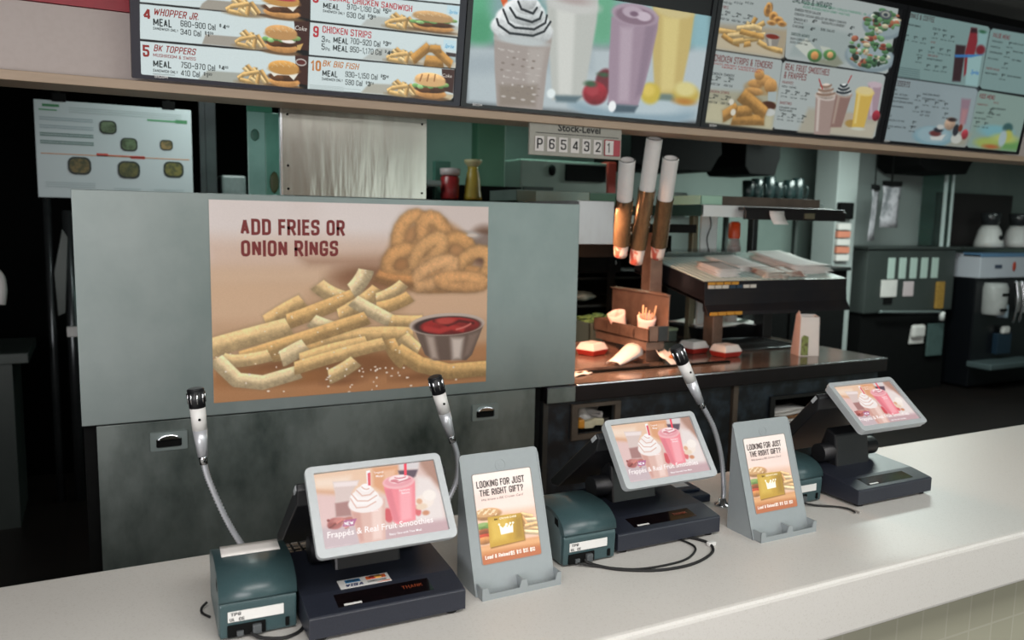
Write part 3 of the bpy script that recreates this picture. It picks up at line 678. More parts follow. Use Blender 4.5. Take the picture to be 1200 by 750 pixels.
['E','4a3020',4,0.8922,0.9188,0.0563,0.0222,1],
['E','5a3a24',3,0.8697,0.9263,0.0227,0.0166,1],
['E','6f9a5c',3,0.8396,0.9072,0.0112,0.0117,1],
['E','8db878',3,0.8572,0.9115,0.0113,0.0117,1],
['E','5c8a4c',3,0.8744,0.902,0.0113,0.0117,1],
['E','6f9a5c',3,0.8923,0.9062,0.0114,0.0118,1],
['E','8db878',3,0.9097,0.8966,0.0115,0.0118,1],
['E','5c8a4c',3,0.9278,0.9009,0.0115,0.0118,1],
['E','6f9a5c',3,0.9454,0.8912,0.0116,0.0119,1],
['E','cfa672',3,0.8902,0.869,0.0538,0.0373,1],
['E','cfa672',6,0.8908,0.8828,0.0539,0.0221,0],
['C','8a5c34',3,[[0.861,0.846],[0.8544,0.8815]],0.002],
['C','8a5c34',3,[[0.8835,0.8424],[0.8792,0.8777]],0.002],
['C','8a5c34',3,[[0.9062,0.8388],[0.9042,0.8738]],0.002],
['T','8',0.4992,0.548,0.0187,0.0561,'b03038',0,1],
['T','ORIGINAL CHICKEN SANDWICH',0.5275,0.5265,0.2872,0.0316,'b03038',0,0.2],
['T','MEAL',0.5316,0.5686,0.0497,0.029,'232b2b',0,0.6],
['T','SANDWICH ONLY',0.5315,0.5881,0.0673,0.0139,'232b2b',0,0.3],
['T','970–1,190 Cal',0.6052,0.5582,0.1043,0.028,'232b2b',0,0],
['T','$',0.7197,0.5421,0.005,0.0143,'232b2b',0,0.3],
['T','5',0.7265,0.5522,0.0096,0.0243,'232b2b',0,1],
['T','89',0.7368,0.5413,0.0092,0.0122,'232b2b',0,0.5],
['T','630 Cal',0.6051,0.5978,0.0565,0.0281,'232b2b',0,0],
['T','$',0.6715,0.5824,0.005,0.0142,'232b2b',0,0.3],
['T','3',0.6782,0.5925,0.0095,0.0242,'232b2b',0,1],
['T','89',0.6883,0.5818,0.0091,0.0121,'232b2b',0,0.5],
['T','9',0.5035,0.7156,0.0172,0.0559,'b03038',0,1],
['T','CHICKEN STRIPS',0.5316,0.689,0.1539,0.0351,'b03038',0,0.2],
['T','3',0.5302,0.7359,0.0095,0.0317,'232b2b',0,0.2],
['T','Pc.',0.5428,0.7357,0.0157,0.017,'232b2b',0,0.2],
['T','MEAL',0.566,0.7334,0.0464,0.0319,'232b2b',0,0.6],
['T','700–920 Cal',0.6192,0.7278,0.0962,0.0301,'232b2b',0,0],
['T','$',0.7251,0.708,0.0046,0.0146,'232b2b',0,0.3],
['T','3',0.7315,0.7185,0.0098,0.0248,'232b2b',0,1],
['T','89',0.7419,0.7078,0.0093,0.0124,'232b2b',0,0.5],
['T','5',0.5304,0.7743,0.01,0.0319,'232b2b',0,0.2],
['T','Pc.',0.5427,0.7763,0.0157,0.0171,'232b2b',0,0.2],
['T','MEAL',0.5655,0.7736,0.047,0.0321,'232b2b',0,0.6],
['T','950–1,170 Cal',0.6188,0.7698,0.1029,0.0302,'232b2b',0,0],
['T','$',0.732,0.7538,0.0047,0.0147,'232b2b',0,0.3],
['T','4',0.7389,0.7637,0.0103,0.025,'232b2b',0,1],
['T','99',0.7499,0.7536,0.0094,0.0125,'232b2b',0,0.5],
['T','10',0.4983,0.8842,0.0322,0.0542,'b8763c',0,1],
['T','BK BIG FISH',0.5344,0.8566,0.1167,0.0315,'b8763c',0.22,0.2],
['T','MEAL',0.5349,0.9071,0.0473,0.0325,'232b2b',0,0.6],
['T','SANDWICH ONLY',0.5335,0.9277,0.0665,0.0145,'232b2b',0,0.3],
['T','930–1,150 Cal',0.6073,0.8993,0.1042,0.0292,'232b2b',0,0],
['T','$',0.7218,0.8834,0.0051,0.0149,'232b2b',0,0.3],
['T','5',0.7287,0.8943,0.0094,0.0253,'232b2b',0,1],
['T','89',0.7388,0.8837,0.0094,0.0127,'232b2b',0,0.5],
['T','590 Cal',0.6081,0.9396,0.0546,0.0279,'232b2b',0,0],
['T','$',0.6737,0.9267,0.0046,0.0148,'232b2b',0,0.3],
['T','3',0.6804,0.9368,0.0092,0.0253,'232b2b',0,1],
['T','79',0.6903,0.9256,0.0093,0.0126,'232b2b',0,0.5],
['P','9aa6a4',1,[[0.4967,0.9551],[0.603,0.9522],[0.603,0.9544],[0.4968,0.9572]]],
['P','9aa6a4',1,[[0.4968,0.9616],[0.6578,0.9574],[0.6579,0.9596],[0.4969,0.9637]]],
['P','9aa6a4',1,[[0.4969,0.9681],[0.6033,0.9654],[0.6033,0.9676],[0.4969,0.9702]]],
['P','9aa6a4',1,[[0.497,0.9746],[0.6582,0.9708],[0.6582,0.973],[0.497,0.9767]]],
['P','9aa6a4',1,[[0.4971,0.9811],[0.6036,0.9787],[0.6036,0.9809],[0.4971,0.9833]]],
]
ART_SHAKES = [
['P','86a8a8',30,[[-0.0247,-0.2182],[0.8909,-0.5238],[0.9958,0.5022],[0.0021,0.6642]]],
['P','5fae86',40,[[-0.0171,0.0958],[0.0625,0.0733],[0.091,0.6181],[0.0082,0.6343]]],
['P','6cae8c',40,[[0.4111,0.0905],[0.5452,0.0549],[0.5692,0.5502],[0.4732,0.5685]]],
['P','98bcbc',40,[[0.5696,-0.07],[0.6916,-0.1045],[0.7329,0.3278],[0.6066,0.3554]]],
['P','8cb4bc',40,[[0.868,-0.0307],[0.9488,-0.0521],[1.0054,0.588],[0.9158,0.6036]]],
['E','4f9c74',30,0.0508,0.5798,0.0454,0.1032,0],
['E','67a886',30,0.5164,0.4488,0.0348,0.0975,0],
['P','b5c1c5',25,[[0.002,0.6608],[1.0051,0.4938],[1.0066,0.9737],[0.017,0.9846]]],
['P','a5b2b8',30,[[0.0045,0.7157],[0.4847,0.6036],[0.4934,0.7149],[0.0093,0.8198]]],
['E','a3b7c0',12,0.6918,0.9021,0.2821,0.0924,0],
['E','8ca4b0',10,0.6944,0.931,0.2726,0.0741,0],
['E','b6c6cc',14,0.6904,0.8864,0.2415,0.0631,0],
['P','bdc0ba',9,[[0.2807,0.2862],[0.4837,0.2374],[0.4886,0.43],[0.4684,0.8967],[0.345,0.9142],[0.293,0.4713]]],
['P','d3d5cf',14,[[0.3247,0.3933],[0.3987,0.3769],[0.4181,0.8784],[0.3669,0.8859]]],
['E','c9cac6',10,0.3875,0.3614,0.1051,0.0471,0],
['E','b4a7a4',12,0.3855,0.3345,0.0668,0.0258,0],
['P','5b7078',10,[[0.3482,0.8861],[0.4632,0.8744],[0.4383,0.9163],[0.3609,0.922]]],
['P','c4b070',9,[[0.7145,0.2817],[0.9018,0.2394],[0.9028,0.4997],[0.8872,0.8101],[0.7729,0.8268],[0.7335,0.5317]]],
['P','d6c684',16,[[0.763,0.3466],[0.8381,0.3305],[0.8551,0.7878],[0.7971,0.7965]]],
['E','cdbf8a',10,0.8094,0.2856,0.0951,0.06,0],
['E','ddd2ac',10,0.8063,0.2546,0.0471,0.0373,0],
['P','6e8078',10,[[0.7716,0.8136],[0.8866,0.8035],[0.8661,0.8471],[0.7878,0.8514]]],
['E','c9b44a',12,0.7526,0.8164,0.0439,0.0658,0],
['E','dcc560',12,0.7413,0.7982,0.0284,0.0367,0],
['E','c2ab54',12,0.9162,0.7991,0.0621,0.0619,0],
['E','d9cf8e',12,0.9078,0.7664,0.0498,0.0455,0],
['E','b6803c',12,0.9109,0.8449,0.045,0.0202,0],
['E','6e2a34',9,0.5517,0.7753,0.0412,0.0763,0],
['E','8e2430',8,0.5147,0.8515,0.0516,0.0688,1],
['E','a83a44',8,0.5026,0.8341,0.0265,0.0329,0],
['E','3c5c40',8,0.4909,0.7976,0.0246,0.0176,0],
['E','3c5c40',8,0.5412,0.7348,0.0231,0.0126,0],
['P','9f8b9a',7,[[0.5454,0.3934],[0.7445,0.3506],[0.7471,0.4264],[0.7337,0.6353],[0.7182,0.7951],[0.7033,0.9032],[0.5736,0.9104],[0.5572,0.666]]],
['P','b5a3b0',16,[[0.5874,0.4465],[0.6409,0.4355],[0.6618,0.8824],[0.6159,0.8889]]],
['P','8f7c8c',14,[[0.6941,0.4119],[0.7401,0.4024],[0.713,0.8223],[0.6874,0.8524]]],
['E','ab98a6',5,0.6435,0.3623,0.1,0.0639,0],
['E','87707f',5,0.6442,0.3697,0.0835,0.0492,0],
['E','b6a5b2',4,0.6333,0.3496,0.0449,0.0342,0],
['E','c7b8c4',4,0.6805,0.3644,0.0328,0.0271,0],
['E','7a6274',4,0.6386,0.3584,0.0179,0.0147,0],
['P','4a5c68',9,[[0.5732,0.9053],[0.7049,0.9003],[0.6909,0.9448],[0.6029,0.9537]]],
['E','f4f8f8',5,0.5926,0.9183,0.0164,0.0337,0],
['E','e6f0f0',6,0.3366,0.8778,0.0168,0.0273,0],
['P','a49a94',5,[[0.1008,0.5697],[0.3188,0.5257],[0.3179,0.5982],[0.311,0.7456],[0.3089,1.0072],[0.138,1.0291],[0.115,0.7786]]],
['P','b0a8a2',14,[[0.2343,0.638],[0.299,0.6259],[0.2819,0.8735],[0.241,0.8796]]],
['P','8e8378',14,[[0.1351,0.8592],[0.2795,0.8368],[0.2791,0.9609],[0.1417,0.9796]]],
['P','d9602e',3,[[0.1116,0.3835],[0.1382,0.3774],[0.146,0.433],[0.1329,0.4474]]],
['E','cfd4d4',4,0.2041,0.5371,0.1172,0.0842,1],
['E','d9dede',4,0.2029,0.4904,0.0998,0.0837,1],
['E','d3d9d9',4,0.2064,0.4429,0.0794,0.0717,1],
['E','dde2e2',4,0.212,0.4044,0.0538,0.0506,1],
['E','d7dcdc',3,0.214,0.3714,0.0347,0.0573,1],
['E','bfc6c6',6,0.208,0.6025,0.0965,0.0211,0],
['C','20252a',2,[[0.108,0.5012],[0.1158,0.5319],[0.1584,0.5675],[0.246,0.5642],[0.2863,0.5323],[0.3071,0.4743]],0.0038],
['C','20252a',2,[[0.1281,0.4461],[0.1513,0.5129],[0.1761,0.5334],[0.2478,0.5282],[0.2881,0.4842],[0.291,0.4421]],0.0038],
['C','20252a',2,[[0.1522,0.4316],[0.1768,0.4772],[0.2373,0.4902],[0.2656,0.4653],[0.2714,0.4287]],0.0039],
['C','20252a',2,[[0.1796,0.3909],[0.1936,0.4282],[0.2384,0.4429],[0.2508,0.4097]],0.0039],
['E','c6c0ba',2,0.1242,0.6586,0.0039,0.0035,0],
['E','877c74',2,0.1825,0.6989,0.0063,0.0059,0],
['E','bdb6b0',2,0.2423,0.7402,0.0089,0.0036,0],
['E','c6c0ba',2,0.1505,0.8074,0.0039,0.006,0],
['E','877c74',2,0.2099,0.85,0.0064,0.0036,0],
['E','bdb6b0',2,0.2707,0.8937,0.009,0.0061,0],
['E','c6c0ba',2,0.1605,0.6613,0.0039,0.0035,0],
['E','877c74',2,0.2196,0.7019,0.0064,0.0059,0],
['E','bdb6b0',2,0.2802,0.7435,0.009,0.0036,0],
['E','c6c0ba',2,0.1874,0.8111,0.004,0.006,0],
['E','877c74',2,0.2476,0.854,0.0065,0.0037,0],
['E','bdb6b0',2,0.1552,0.9204,0.0087,0.006,0],
['E','c6c0ba',2,0.1973,0.664,0.004,0.0035,0],
['E','877c74',2,0.2572,0.7049,0.0065,0.006,0],
['E','bdb6b0',2,0.1652,0.7725,0.0087,0.0036,0],
['E','c6c0ba',2,0.2248,0.8148,0.004,0.006,0],
['E','877c74',2,0.2859,0.858,0.0066,0.0037,0],
['E','bdb6b0',2,0.1924,0.9248,0.0088,0.0061,0],
['E','c6c0ba',2,0.2345,0.6668,0.004,0.0036,0],
['E','877c74',2,0.1433,0.7345,0.0063,0.0059,0],
['E','bdb6b0',2,0.2023,0.776,0.0088,0.0036,0],
['E','c6c0ba',2,0.2627,0.8185,0.0041,0.0061,0],
['E','877c74',2,0.17,0.8853,0.0064,0.0036,0],
['E','bdb6b0',2,0.2301,0.9292,0.0089,0.0061,0],
['E','c6c0ba',2,0.2722,0.6695,0.0041,0.0036,0],
['E','877c74',2,0.18,0.7376,0.0063,0.0059,0],
['E','bdb6b0',2,0.2398,0.7795,0.0089,0.0036,0],
['E','c6c0ba',2,0.1479,0.8463,0.0039,0.006,0],
['E','877c74',2,0.2073,0.8895,0.0064,0.0036,0],
['E','bdb6b0',2,0.2682,0.9337,0.0091,0.0062,0],
['E','c6c0ba',2,0.158,0.6998,0.0039,0.0035,0],
['E','877c74',2,0.2171,0.7409,0.0064,0.006,0],
['E','bdb6b0',2,0.2778,0.783,0.009,0.0036,0],
['E','c6c0ba',2,0.1849,0.8502,0.004,0.006,0],
['E','877c74',2,0.2451,0.8937,0.0065,0.0037,0],
['E','bdb6b0',2,0.1362,0.6623,0.0086,0.0058,0],
['E','c6c0ba',2,0.1947,0.7027,0.004,0.0036,0],
['E','877c74',2,0.2548,0.7441,0.0065,0.006,0],
['E','bdb6b0',2,0.1627,0.8114,0.0087,0.0036,0],
['E','c6c0ba',2,0.2223,0.8542,0.004,0.0061,0],
['E','877c74',2,0.2834,0.898,0.0066,0.0037,0],
['E','bdb6b0',2,0.1726,0.665,0.0087,0.0059,0],
['E','c6c0ba',2,0.232,0.7057,0.004,0.0036,0],
['E','877c74',2,0.1407,0.7731,0.0063,0.0059,0],
['E','bdb6b0',2,0.1997,0.8151,0.0088,0.0036,0],
['E','c6c0ba',2,0.2602,0.8582,0.0041,0.0061,0],
]
ART_SIDES = [
['P','a9b2b0',2,[[-0.0311,-0.1708],[0.3207,-0.1895],[0.3465,0.111],[0.3651,0.4801],[0.3512,0.495],[0.0156,0.4926],[0.007,0.4801],[0.0027,0.2595]]],
['P','a89c84',14,[[0.0117,0.3386],[0.3684,0.3003],[0.364,0.4865],[0.0095,0.4866]]],
['P','c0b49a',12,[[0.0225,0.3948],[0.1549,0.3561],[0.3478,0.4398],[0.3446,0.49],[0.0133,0.4883]]],
['P','a9b2b0',2,[[0.0131,0.5025],[0.3514,0.5037],[0.3601,0.5171],[0.3724,0.9566],[0.3622,0.9708],[0.0223,0.9631],[0.0106,0.9559],[-0.0025,0.5231]]],
['P','a6a48e',14,[[0.0139,0.7537],[0.366,0.7256],[0.3662,0.9703],[0.0128,0.9593]]],
['P','bdb89a',14,[[0.0344,0.8237],[0.3565,0.8808],[0.3619,0.9682],[0.0143,0.9567]]],
['E','8e6c46',4,0.2546,0.1894,0.013,0.0348,0],
['E','b88a50',3,0.2443,0.2059,0.0204,0.0395,1],
['E','87613a',3,0.2446,0.2082,0.0102,0.0197,0],
['E','b88a50',3,0.2768,0.2347,0.0225,0.0304,1],
['E','87613a',3,0.2771,0.237,0.0112,0.0152,0],
['E','b88a50',3,0.3033,0.2531,0.0265,0.0235,1],
['E','87613a',3,0.3036,0.2554,0.0132,0.0118,0],
['E','b88a50',3,0.2728,0.2777,0.0244,0.0164,1],
['E','87613a',3,0.2731,0.28,0.0122,0.0082,0],
['E','b88a50',3,0.3254,0.2726,0.0248,0.0189,1],
['E','87613a',3,0.3257,0.275,0.0124,0.0095,0],
['E','b88a50',3,0.2452,0.176,0.013,0.0231,1],
['E','87613a',3,0.2455,0.1783,0.0065,0.0116,0],
['F','d4b070',1,[[0.0249,0.3767],[0.1389,0.3772]],0.0096],
['F','e0c48c',1,[[0.0686,0.4031],[0.2021,0.3584]],0.0098],
['F','c89c58',1,[[0.0458,0.4018],[0.086,0.4353],[0.1283,0.4426]],0.0097],
['F','d4b070',1,[[0.0994,0.4326],[0.2155,0.3895]],0.0099],
['F','e0c48c',1,[[0.1494,0.387],[0.25,0.3609]],0.01],
['F','c89c58',1,[[0.1905,0.2653],[0.1772,0.3097]],0.0101],
['F','d4b070',1,[[0.2355,0.2855],[0.1977,0.3234]],0.0102],
['F','e0c48c',1,[[0.1493,0.3097],[0.2269,0.3294]],0.01],
['F','c89c58',1,[[0.1558,0.4397],[0.1825,0.4285]],0.01],
['F','d4b070',1,[[0.2226,0.4086],[0.27,0.4422],[0.3486,0.4459]],0.0102],
['F','e0c48c',1,[[0.1077,0.3479],[0.1878,0.3195]],0.0099],
['F','c89c58',1,[[0.1278,0.3616],[0.2421,0.3745]],0.0099],
['P','8c8880',2,[[0.2481,0.3612],[0.3281,0.3513],[0.3206,0.4203],[0.2701,0.4275]]],
['P','b8b4a8',3,[[0.2655,0.3699],[0.2846,0.3685],[0.2918,0.4233],[0.2795,0.4257]]],
['E','a09c92',2,0.2884,0.3605,0.0417,0.0214,0],
['E','7a2a20',2,0.2887,0.3628,0.0341,0.0154,0],
['E','a8926c',5,0.2741,0.7016,0.0869,0.0494,0],
['E','b08550',4,0.2426,0.6815,0.038,0.0318,1],
['E','b08550',4,0.2822,0.6502,0.0432,0.0368,1],
['E','b08550',4,0.3206,0.6818,0.033,0.0496,1],
['E','b08550',4,0.2392,0.7319,0.0476,0.0271,1],
['E','b08550',4,0.2538,0.6175,0.0247,0.0365,1],
['P','a8b4b4',2,[[0.3122,0.7235],[0.3566,0.7143],[0.3617,0.7837],[0.3202,0.7857]]],
['E','4a2a1c',3,0.3259,0.8142,0.0411,0.0302,0],
['E','c4c8c4',3,0.3385,0.8573,0.0295,0.0253,0],
['F','b88a4c',4,[[0.1839,0.7651],[0.2931,0.8506],[0.3108,0.8738]],0.0281],
['F','b88a4c',4,[[0.109,0.9125],[0.1509,0.8695],[0.1674,0.8485]],0.0222],
['F','b88a4c',4,[[0.1582,0.9313],[0.3011,0.9135],[0.3111,0.9148]],0.0206],
['F','b88a4c',4,[[0.175,0.8726],[0.2356,0.8582],[0.2403,0.8576]],0.0207],
['F','b88a4c',4,[[0.206,0.7743],[0.3092,0.8612],[0.3105,0.8636]],0.0226],
['E','d8d4c4',3,0.1524,0.8818,0.0131,0.0222,0],
['E','d8d4c4',3,0.1352,0.8156,0.0129,0.0196,0],
['T','FRIES',0.02,0.2395,0.0305,0.0191,'7a3a38',0,0],
['T','CHICKEN STRIPS & TENDERS',0.0206,0.57,0.2904,0.0443,'7a3a38',0,0.2],
['T','SAUCES: BBQ,SWEET & SOUR,BUFFALO,RANCH,',0.022,0.59,0.2518,0.0129,'9c4a48',0,0],
['T','HONEY MUSTARD',0.0629,0.6069,0.1903,0.013,'9c4a48',0,0],
['T','CHICKEN TENDERS',0.0194,0.6563,0.1089,0.0177,'232b2b',0,0],
['T','CHICKEN STRIPS',0.0193,0.7699,0.0976,0.0179,'7a3a38',0,0],
['T','2',0.0378,0.2772,0.0123,0.0271,'232b2b',0,0.6],
['T','99',0.0507,0.2651,0.0123,0.0136,'232b2b',0,0.4],
['T','5pc',0.0186,0.2814,0.0157,0.009,'232b2b',0,0],
['T','480 Cal',0.0199,0.309,0.0421,0.0147,'232b2b',0,0],
['T','2',0.092,0.2771,0.0125,0.0274,'232b2b',0,0.6],
['T','99',0.1052,0.2649,0.0125,0.0137,'232b2b',0,0.4],
['T','5pc',0.0725,0.2813,0.0159,0.0091,'232b2b',0,0],
['T','480 Cal',0.0739,0.3091,0.0428,0.0148,'232b2b',0,0],
['T','2',0.1471,0.277,0.0127,0.0276,'232b2b',0,0.6],
['T','99',0.1605,0.2646,0.0127,0.0138,'232b2b',0,0.4],
['T','5pc',0.1273,0.2812,0.0162,0.0092,'232b2b',0,0],
['T','480 Cal',0.1289,0.3092,0.0434,0.015,'232b2b',0,0],
['T','2',0.0394,0.6892,0.0125,0.0284,'232b2b',0,0.6],
['T','99',0.0526,0.6774,0.0126,0.0142,'232b2b',0,0.4],
['T','5pc',0.0198,0.6923,0.016,0.0095,'232b2b',0,0],
['T','480 Cal',0.0212,0.7211,0.043,0.0154,'232b2b',0,0],
['T','2',0.1017,0.6889,0.0127,0.0287,'232b2b',0,0.6],
['T','99',0.1152,0.677,0.0128,0.0144,'232b2b',0,0.4],
['T','5pc',0.0818,0.6921,0.0163,0.0096,'232b2b',0,0],
['T','480 Cal',0.0833,0.7211,0.0437,0.0156,'232b2b',0,0],
['T','2',0.0397,0.8058,0.0126,0.0288,'232b2b',0,0.6],
['T','99',0.053,0.7941,0.0126,0.0144,'232b2b',0,0.4],
['T','5pc',0.02,0.8087,0.0161,0.0096,'232b2b',0,0],
['T','480 Cal',0.0213,0.8378,0.0432,0.0156,'232b2b',0,0],
['T','2',0.1005,0.8069,0.0128,0.0291,'232b2b',0,0.6],
['T','99',0.1141,0.7951,0.0129,0.0146,'232b2b',0,0.4],
['T','5pc',0.0805,0.8098,0.0164,0.0097,'232b2b',0,0],
['T','480 Cal',0.082,0.8392,0.044,0.0158,'232b2b',0,0],
['T','2',0.0382,0.18,0.0122,0.0268,'232b2b',0,0.6],
['T','410 Cal',0.0236,0.2087,0.0402,0.0146,'232b2b',0,0],
['T','2',0.0882,0.1685,0.0124,0.027,'232b2b',0,0.6],
['T','410 Cal',0.0735,0.1973,0.0407,0.0147,'232b2b',0,0],
['T','2',0.1398,0.1565,0.0126,0.0272,'232b2b',0,0.6],
['T','410 Cal',0.1249,0.1856,0.0413,0.0147,'232b2b',0,0],
['P','a9b2b0',2,[[0.3128,-0.2441],[0.9151,-0.3094],[0.9433,0.0131],[0.949,0.0454],[0.9623,0.4816],[0.9504,0.4961],[0.3834,0.4921],[0.3693,0.4792]]],
['P','9ca8a6',12,[[0.4313,0.2425],[0.7143,0.2619],[0.7016,0.4646],[0.3903,0.4677]]],
['P','8a8e7c',8,[[0.508,0.4855],[0.6501,0.4203],[0.6907,0.4665],[0.6514,0.5002]]],
['P','a9b2b0',2,[[0.375,0.5065],[0.9339,0.5045],[0.9519,0.5183],[0.9619,0.9523],[0.949,0.9696],[0.3806,0.9662],[0.3701,0.95],[0.3621,0.5242]]],
['P','a8a494',14,[[0.5425,0.8],[0.9664,0.7999],[0.9462,0.967],[0.5034,0.982]]],
['P','b4ae9c',10,[[0.6776,0.8926],[0.9522,0.8592],[0.9462,0.967],[0.6768,0.9625]]],
['E','7f9096',4,0.8395,0.3993,0.1495,0.1014,0],
['E','93a4a8',4,0.8351,0.3865,0.1352,0.0878,0],
['E','7f9096',4,0.8774,0.1751,0.1203,0.0915,0],
['E','8fa0a4',4,0.8747,0.1596,0.1086,0.0808,0],
['E','96604a',2,0.835,0.385,0.0166,0.0091,1],
['E','4c7450',2,0.9209,0.343,0.0221,0.0182,1],
['E','4c7450',2,0.8552,0.4274,0.0215,0.019,1],
['E','4a6e4a',2,0.8345,0.4595,0.0222,0.0188,1],
['E','4c7450',2,0.835,0.3008,0.0136,0.0192,1],
['E','b8bcae',2,0.935,0.3036,0.0106,0.016,1],
['E','35523c',2,0.7722,0.2896,0.0127,0.0114,1],
['E','b4ac90',2,0.9277,0.2952,0.0228,0.0081,1],
['E','4c7450',2,0.813,0.4452,0.0224,0.0147,1],
['E','96604a',2,0.7501,0.4095,0.0158,0.0109,1],
['E','648a60',2,0.8353,0.4505,0.0098,0.0163,1],
['E','7a4036',2,0.8213,0.4331,0.0201,0.0099,1],
['E','557a55',2,0.8064,0.3279,0.0189,0.0136,1],
['E','2c3830',2,0.8707,0.4111,0.0142,0.0154,1],
['E','4a6e4a',2,0.8552,0.324,0.0203,0.0116,1],
['E','648a60',2,0.7173,0.3192,0.0138,0.0101,1],
['E','648a60',2,0.8014,0.3608,0.023,0.0204,1],
['E','4a6e4a',2,0.7959,0.2456,0.0139,0.0119,1],
['E','2c3830',2,0.8967,0.4132,0.0201,0.0091,1],
['E','4c7450',2,0.7275,0.2972,0.0108,0.0127,1],
['E','4a6e4a',2,0.8938,0.3215,0.015,0.014,1],
['E','4c7450',2,0.7636,0.4381,0.0178,0.0137,1],
['E','648a60',2,0.8751,0.4472,0.0101,0.0088,1],
['E','35523c',2,0.8901,0.4208,0.0189,0.0153,1],
['E','4a6e4a',2,0.7591,0.331,0.0107,0.0147,1],
['E','557a55',2,0.8257,0.2783,0.0165,0.011,1],
['E','96604a',2,0.8071,0.3653,0.0159,0.0164,1],
['E','557a55',2,0.7771,0.3824,0.0094,0.0112,1],
['E','557a55',2,0.8367,0.4002,0.0156,0.0114,1],
['E','b8bcae',2,0.7873,0.4532,0.0178,0.0211,1],
['E','4a6e4a',2,0.7385,0.428,0.0165,0.0091,1],
['E','35523c',2,0.8713,0.446,0.0145,0.0168,1],
['E','96604a',2,0.8421,0.2602,0.0173,0.0164,1],
['E','96604a',2,0.7914,0.3027,0.0238,0.0088,1],
['E','557a55',2,0.9451,0.307,0.01,0.02,1],
['E','4a6e4a',2,0.9262,0.4132,0.0234,0.0173,1],
['E','96604a',2,0.7449,0.3826,0.0232,0.0107,1],
['E','4a6e4a',2,0.9485,0.3295,0.0192,0.0114,1],
['E','96604a',2,0.7485,0.4252,0.0225,0.0151,1],
['E','2c3830',2,0.8607,0.3081,0.0143,0.0197,1],
['E','b4ac90',2,0.8256,0.2731,0.0159,0.0089,1],
['E','b4ac90',2,0.8055,0.3181,0.0225,0.0158,1],
['E','b4ac90',2,0.8833,0.3924,0.0237,0.012,1],
['E','b4ac90',2,0.8101,0.3787,0.0161,0.0106,1],
['E','7a4036',2,0.902,0.3252,0.0229,0.0133,1],
['E','b8bcae',2,0.9421,0.3801,0.0176,0.0139,1],
['E','648a60',2,0.8823,0.2609,0.0191,0.0203,1],
['E','7a4036',2,0.7343,0.2854,0.0152,0.0181,1],
['E','35523c',2,0.8998,0.43,0.0206,0.0124,1],
['E','4a6e4a',2,0.859,0.2991,0.0203,0.008,1],
['E','7a4036',2,0.803,0.4324,0.0213,0.0159,1],
['E','96604a',2,0.735,0.3539,0.0218,0.0124,1],
['E','4a6e4a',2,0.8202,0.2393,0.0195,0.0157,1],
['E','7a4036',2,0.7953,0.4563,0.0213,0.0155,1],
['E','7a4036',2,0.9035,0.3037,0.019,0.0138,1],
['E','b8bcae',2,0.9092,0.413,0.0251,0.0126,1],
['E','2c3830',2,0.7428,0.4015,0.0116,0.0197,1],
['E','b8bcae',2,0.7698,0.4228,0.0194,0.0195,1],
['E','35523c',2,0.9232,0.3751,0.0146,0.013,1],
['E','2c3830',2,0.8958,0.4336,0.0095,0.0208,1],
['E','648a60',2,0.865,0.2532,0.0116,0.0155,1],
['E','648a60',2,0.7319,0.3704,0.0205,0.0204,1],
['E','557a55',2,0.912,0.3964,0.0192,0.0192,1],
['E','96604a',2,0.8029,0.4584,0.0229,0.0111,1],
['E','b8bcae',2,0.7676,0.3646,0.0124,0.0121,1],
['E','96604a',2,0.7262,0.289,0.0165,0.0203,1],
['E','2c3830',2,0.8047,0.4238,0.0092,0.0104,1],
['E','2c3830',2,0.7218,0.3464,0.0214,0.013,1],
['E','b4ac90',2,0.8115,0.3651,0.01,0.0207,1],
['E','2c3830',2,0.9461,0.3188,0.0222,0.0201,1],
['E','7a4036',2,0.8157,0.2733,0.0229,0.018,1],
['E','4c7450',2,0.8696,0.387,0.0112,0.0086,1],
['E','2c3830',2,0.7576,0.4147,0.0174,0.0205,1],
['E','35523c',2,0.8319,0.4317,0.0209,0.0107,1],
['E','4c7450',2,0.8581,0.3338,0.01,0.021,1],
['E','35523c',2,0.8136,0.4571,0.0206,0.0167,1],
['E','648a60',2,0.9343,0.2978,0.0183,0.0172,1],
['E','b4ac90',2,0.7967,0.2727,0.0153,0.0106,1],
['E','96604a',2,0.8114,0.4305,0.0116,0.0196,1],
['E','4c7450',2,0.8341,0.4201,0.0227,0.0123,1],
['E','4a6e4a',2,0.8293,0.1881,0.0133,0.0165,1],
['E','648a60',2,0.8545,0.2184,0.0115,0.0189,1],
['E','b4ac90',2,0.8868,0.1025,0.0092,0.0195,1],
['E','7a4036',2,0.779,0.1465,0.0242,0.0167,1],
['E','96604a',2,0.9502,0.0861,0.0146,0.01,1],
['E','7a4036',2,0.8288,0.1449,0.0186,0.0195,1],
['E','96604a',2,0.8556,0.2112,0.0185,0.0083,1],
['E','2c3830',2,0.8329,0.1192,0.0137,0.0192,1],
['E','648a60',2,0.8255,0.1175,0.0228,0.0192,1],
['E','4a6e4a',2,0.9239,0.0847,0.0188,0.0146,1],
['E','648a60',2,0.9302,0.1261,0.012,0.0084,1],
['E','557a55',2,0.7819,0.1527,0.0094,0.0163,1],
['E','35523c',2,0.8417,0.2061,0.0199,0.0093,1],
['E','b4ac90',2,0.9602,0.1131,0.0228,0.0088,1],
['E','4a6e4a',2,0.887,0.1841,0.0232,0.0205,1],
['E','557a55',2,0.9561,0.1296,0.015,0.0195,1],
['E','4c7450',2,0.858,0.0685,0.0224,0.0158,1],
['E','7a4036',2,0.8416,0.1696,0.0243,0.0175,1],
['E','4c7450',2,0.9011,0.1007,0.0216,0.0169,1],
['E','4a6e4a',2,0.836,0.1641,0.0164,0.0134,1],
['E','96604a',2,0.9268,0.1221,0.0244,0.0199,1],
['E','557a55',2,0.8066,0.1964,0.0129,0.0143,1],
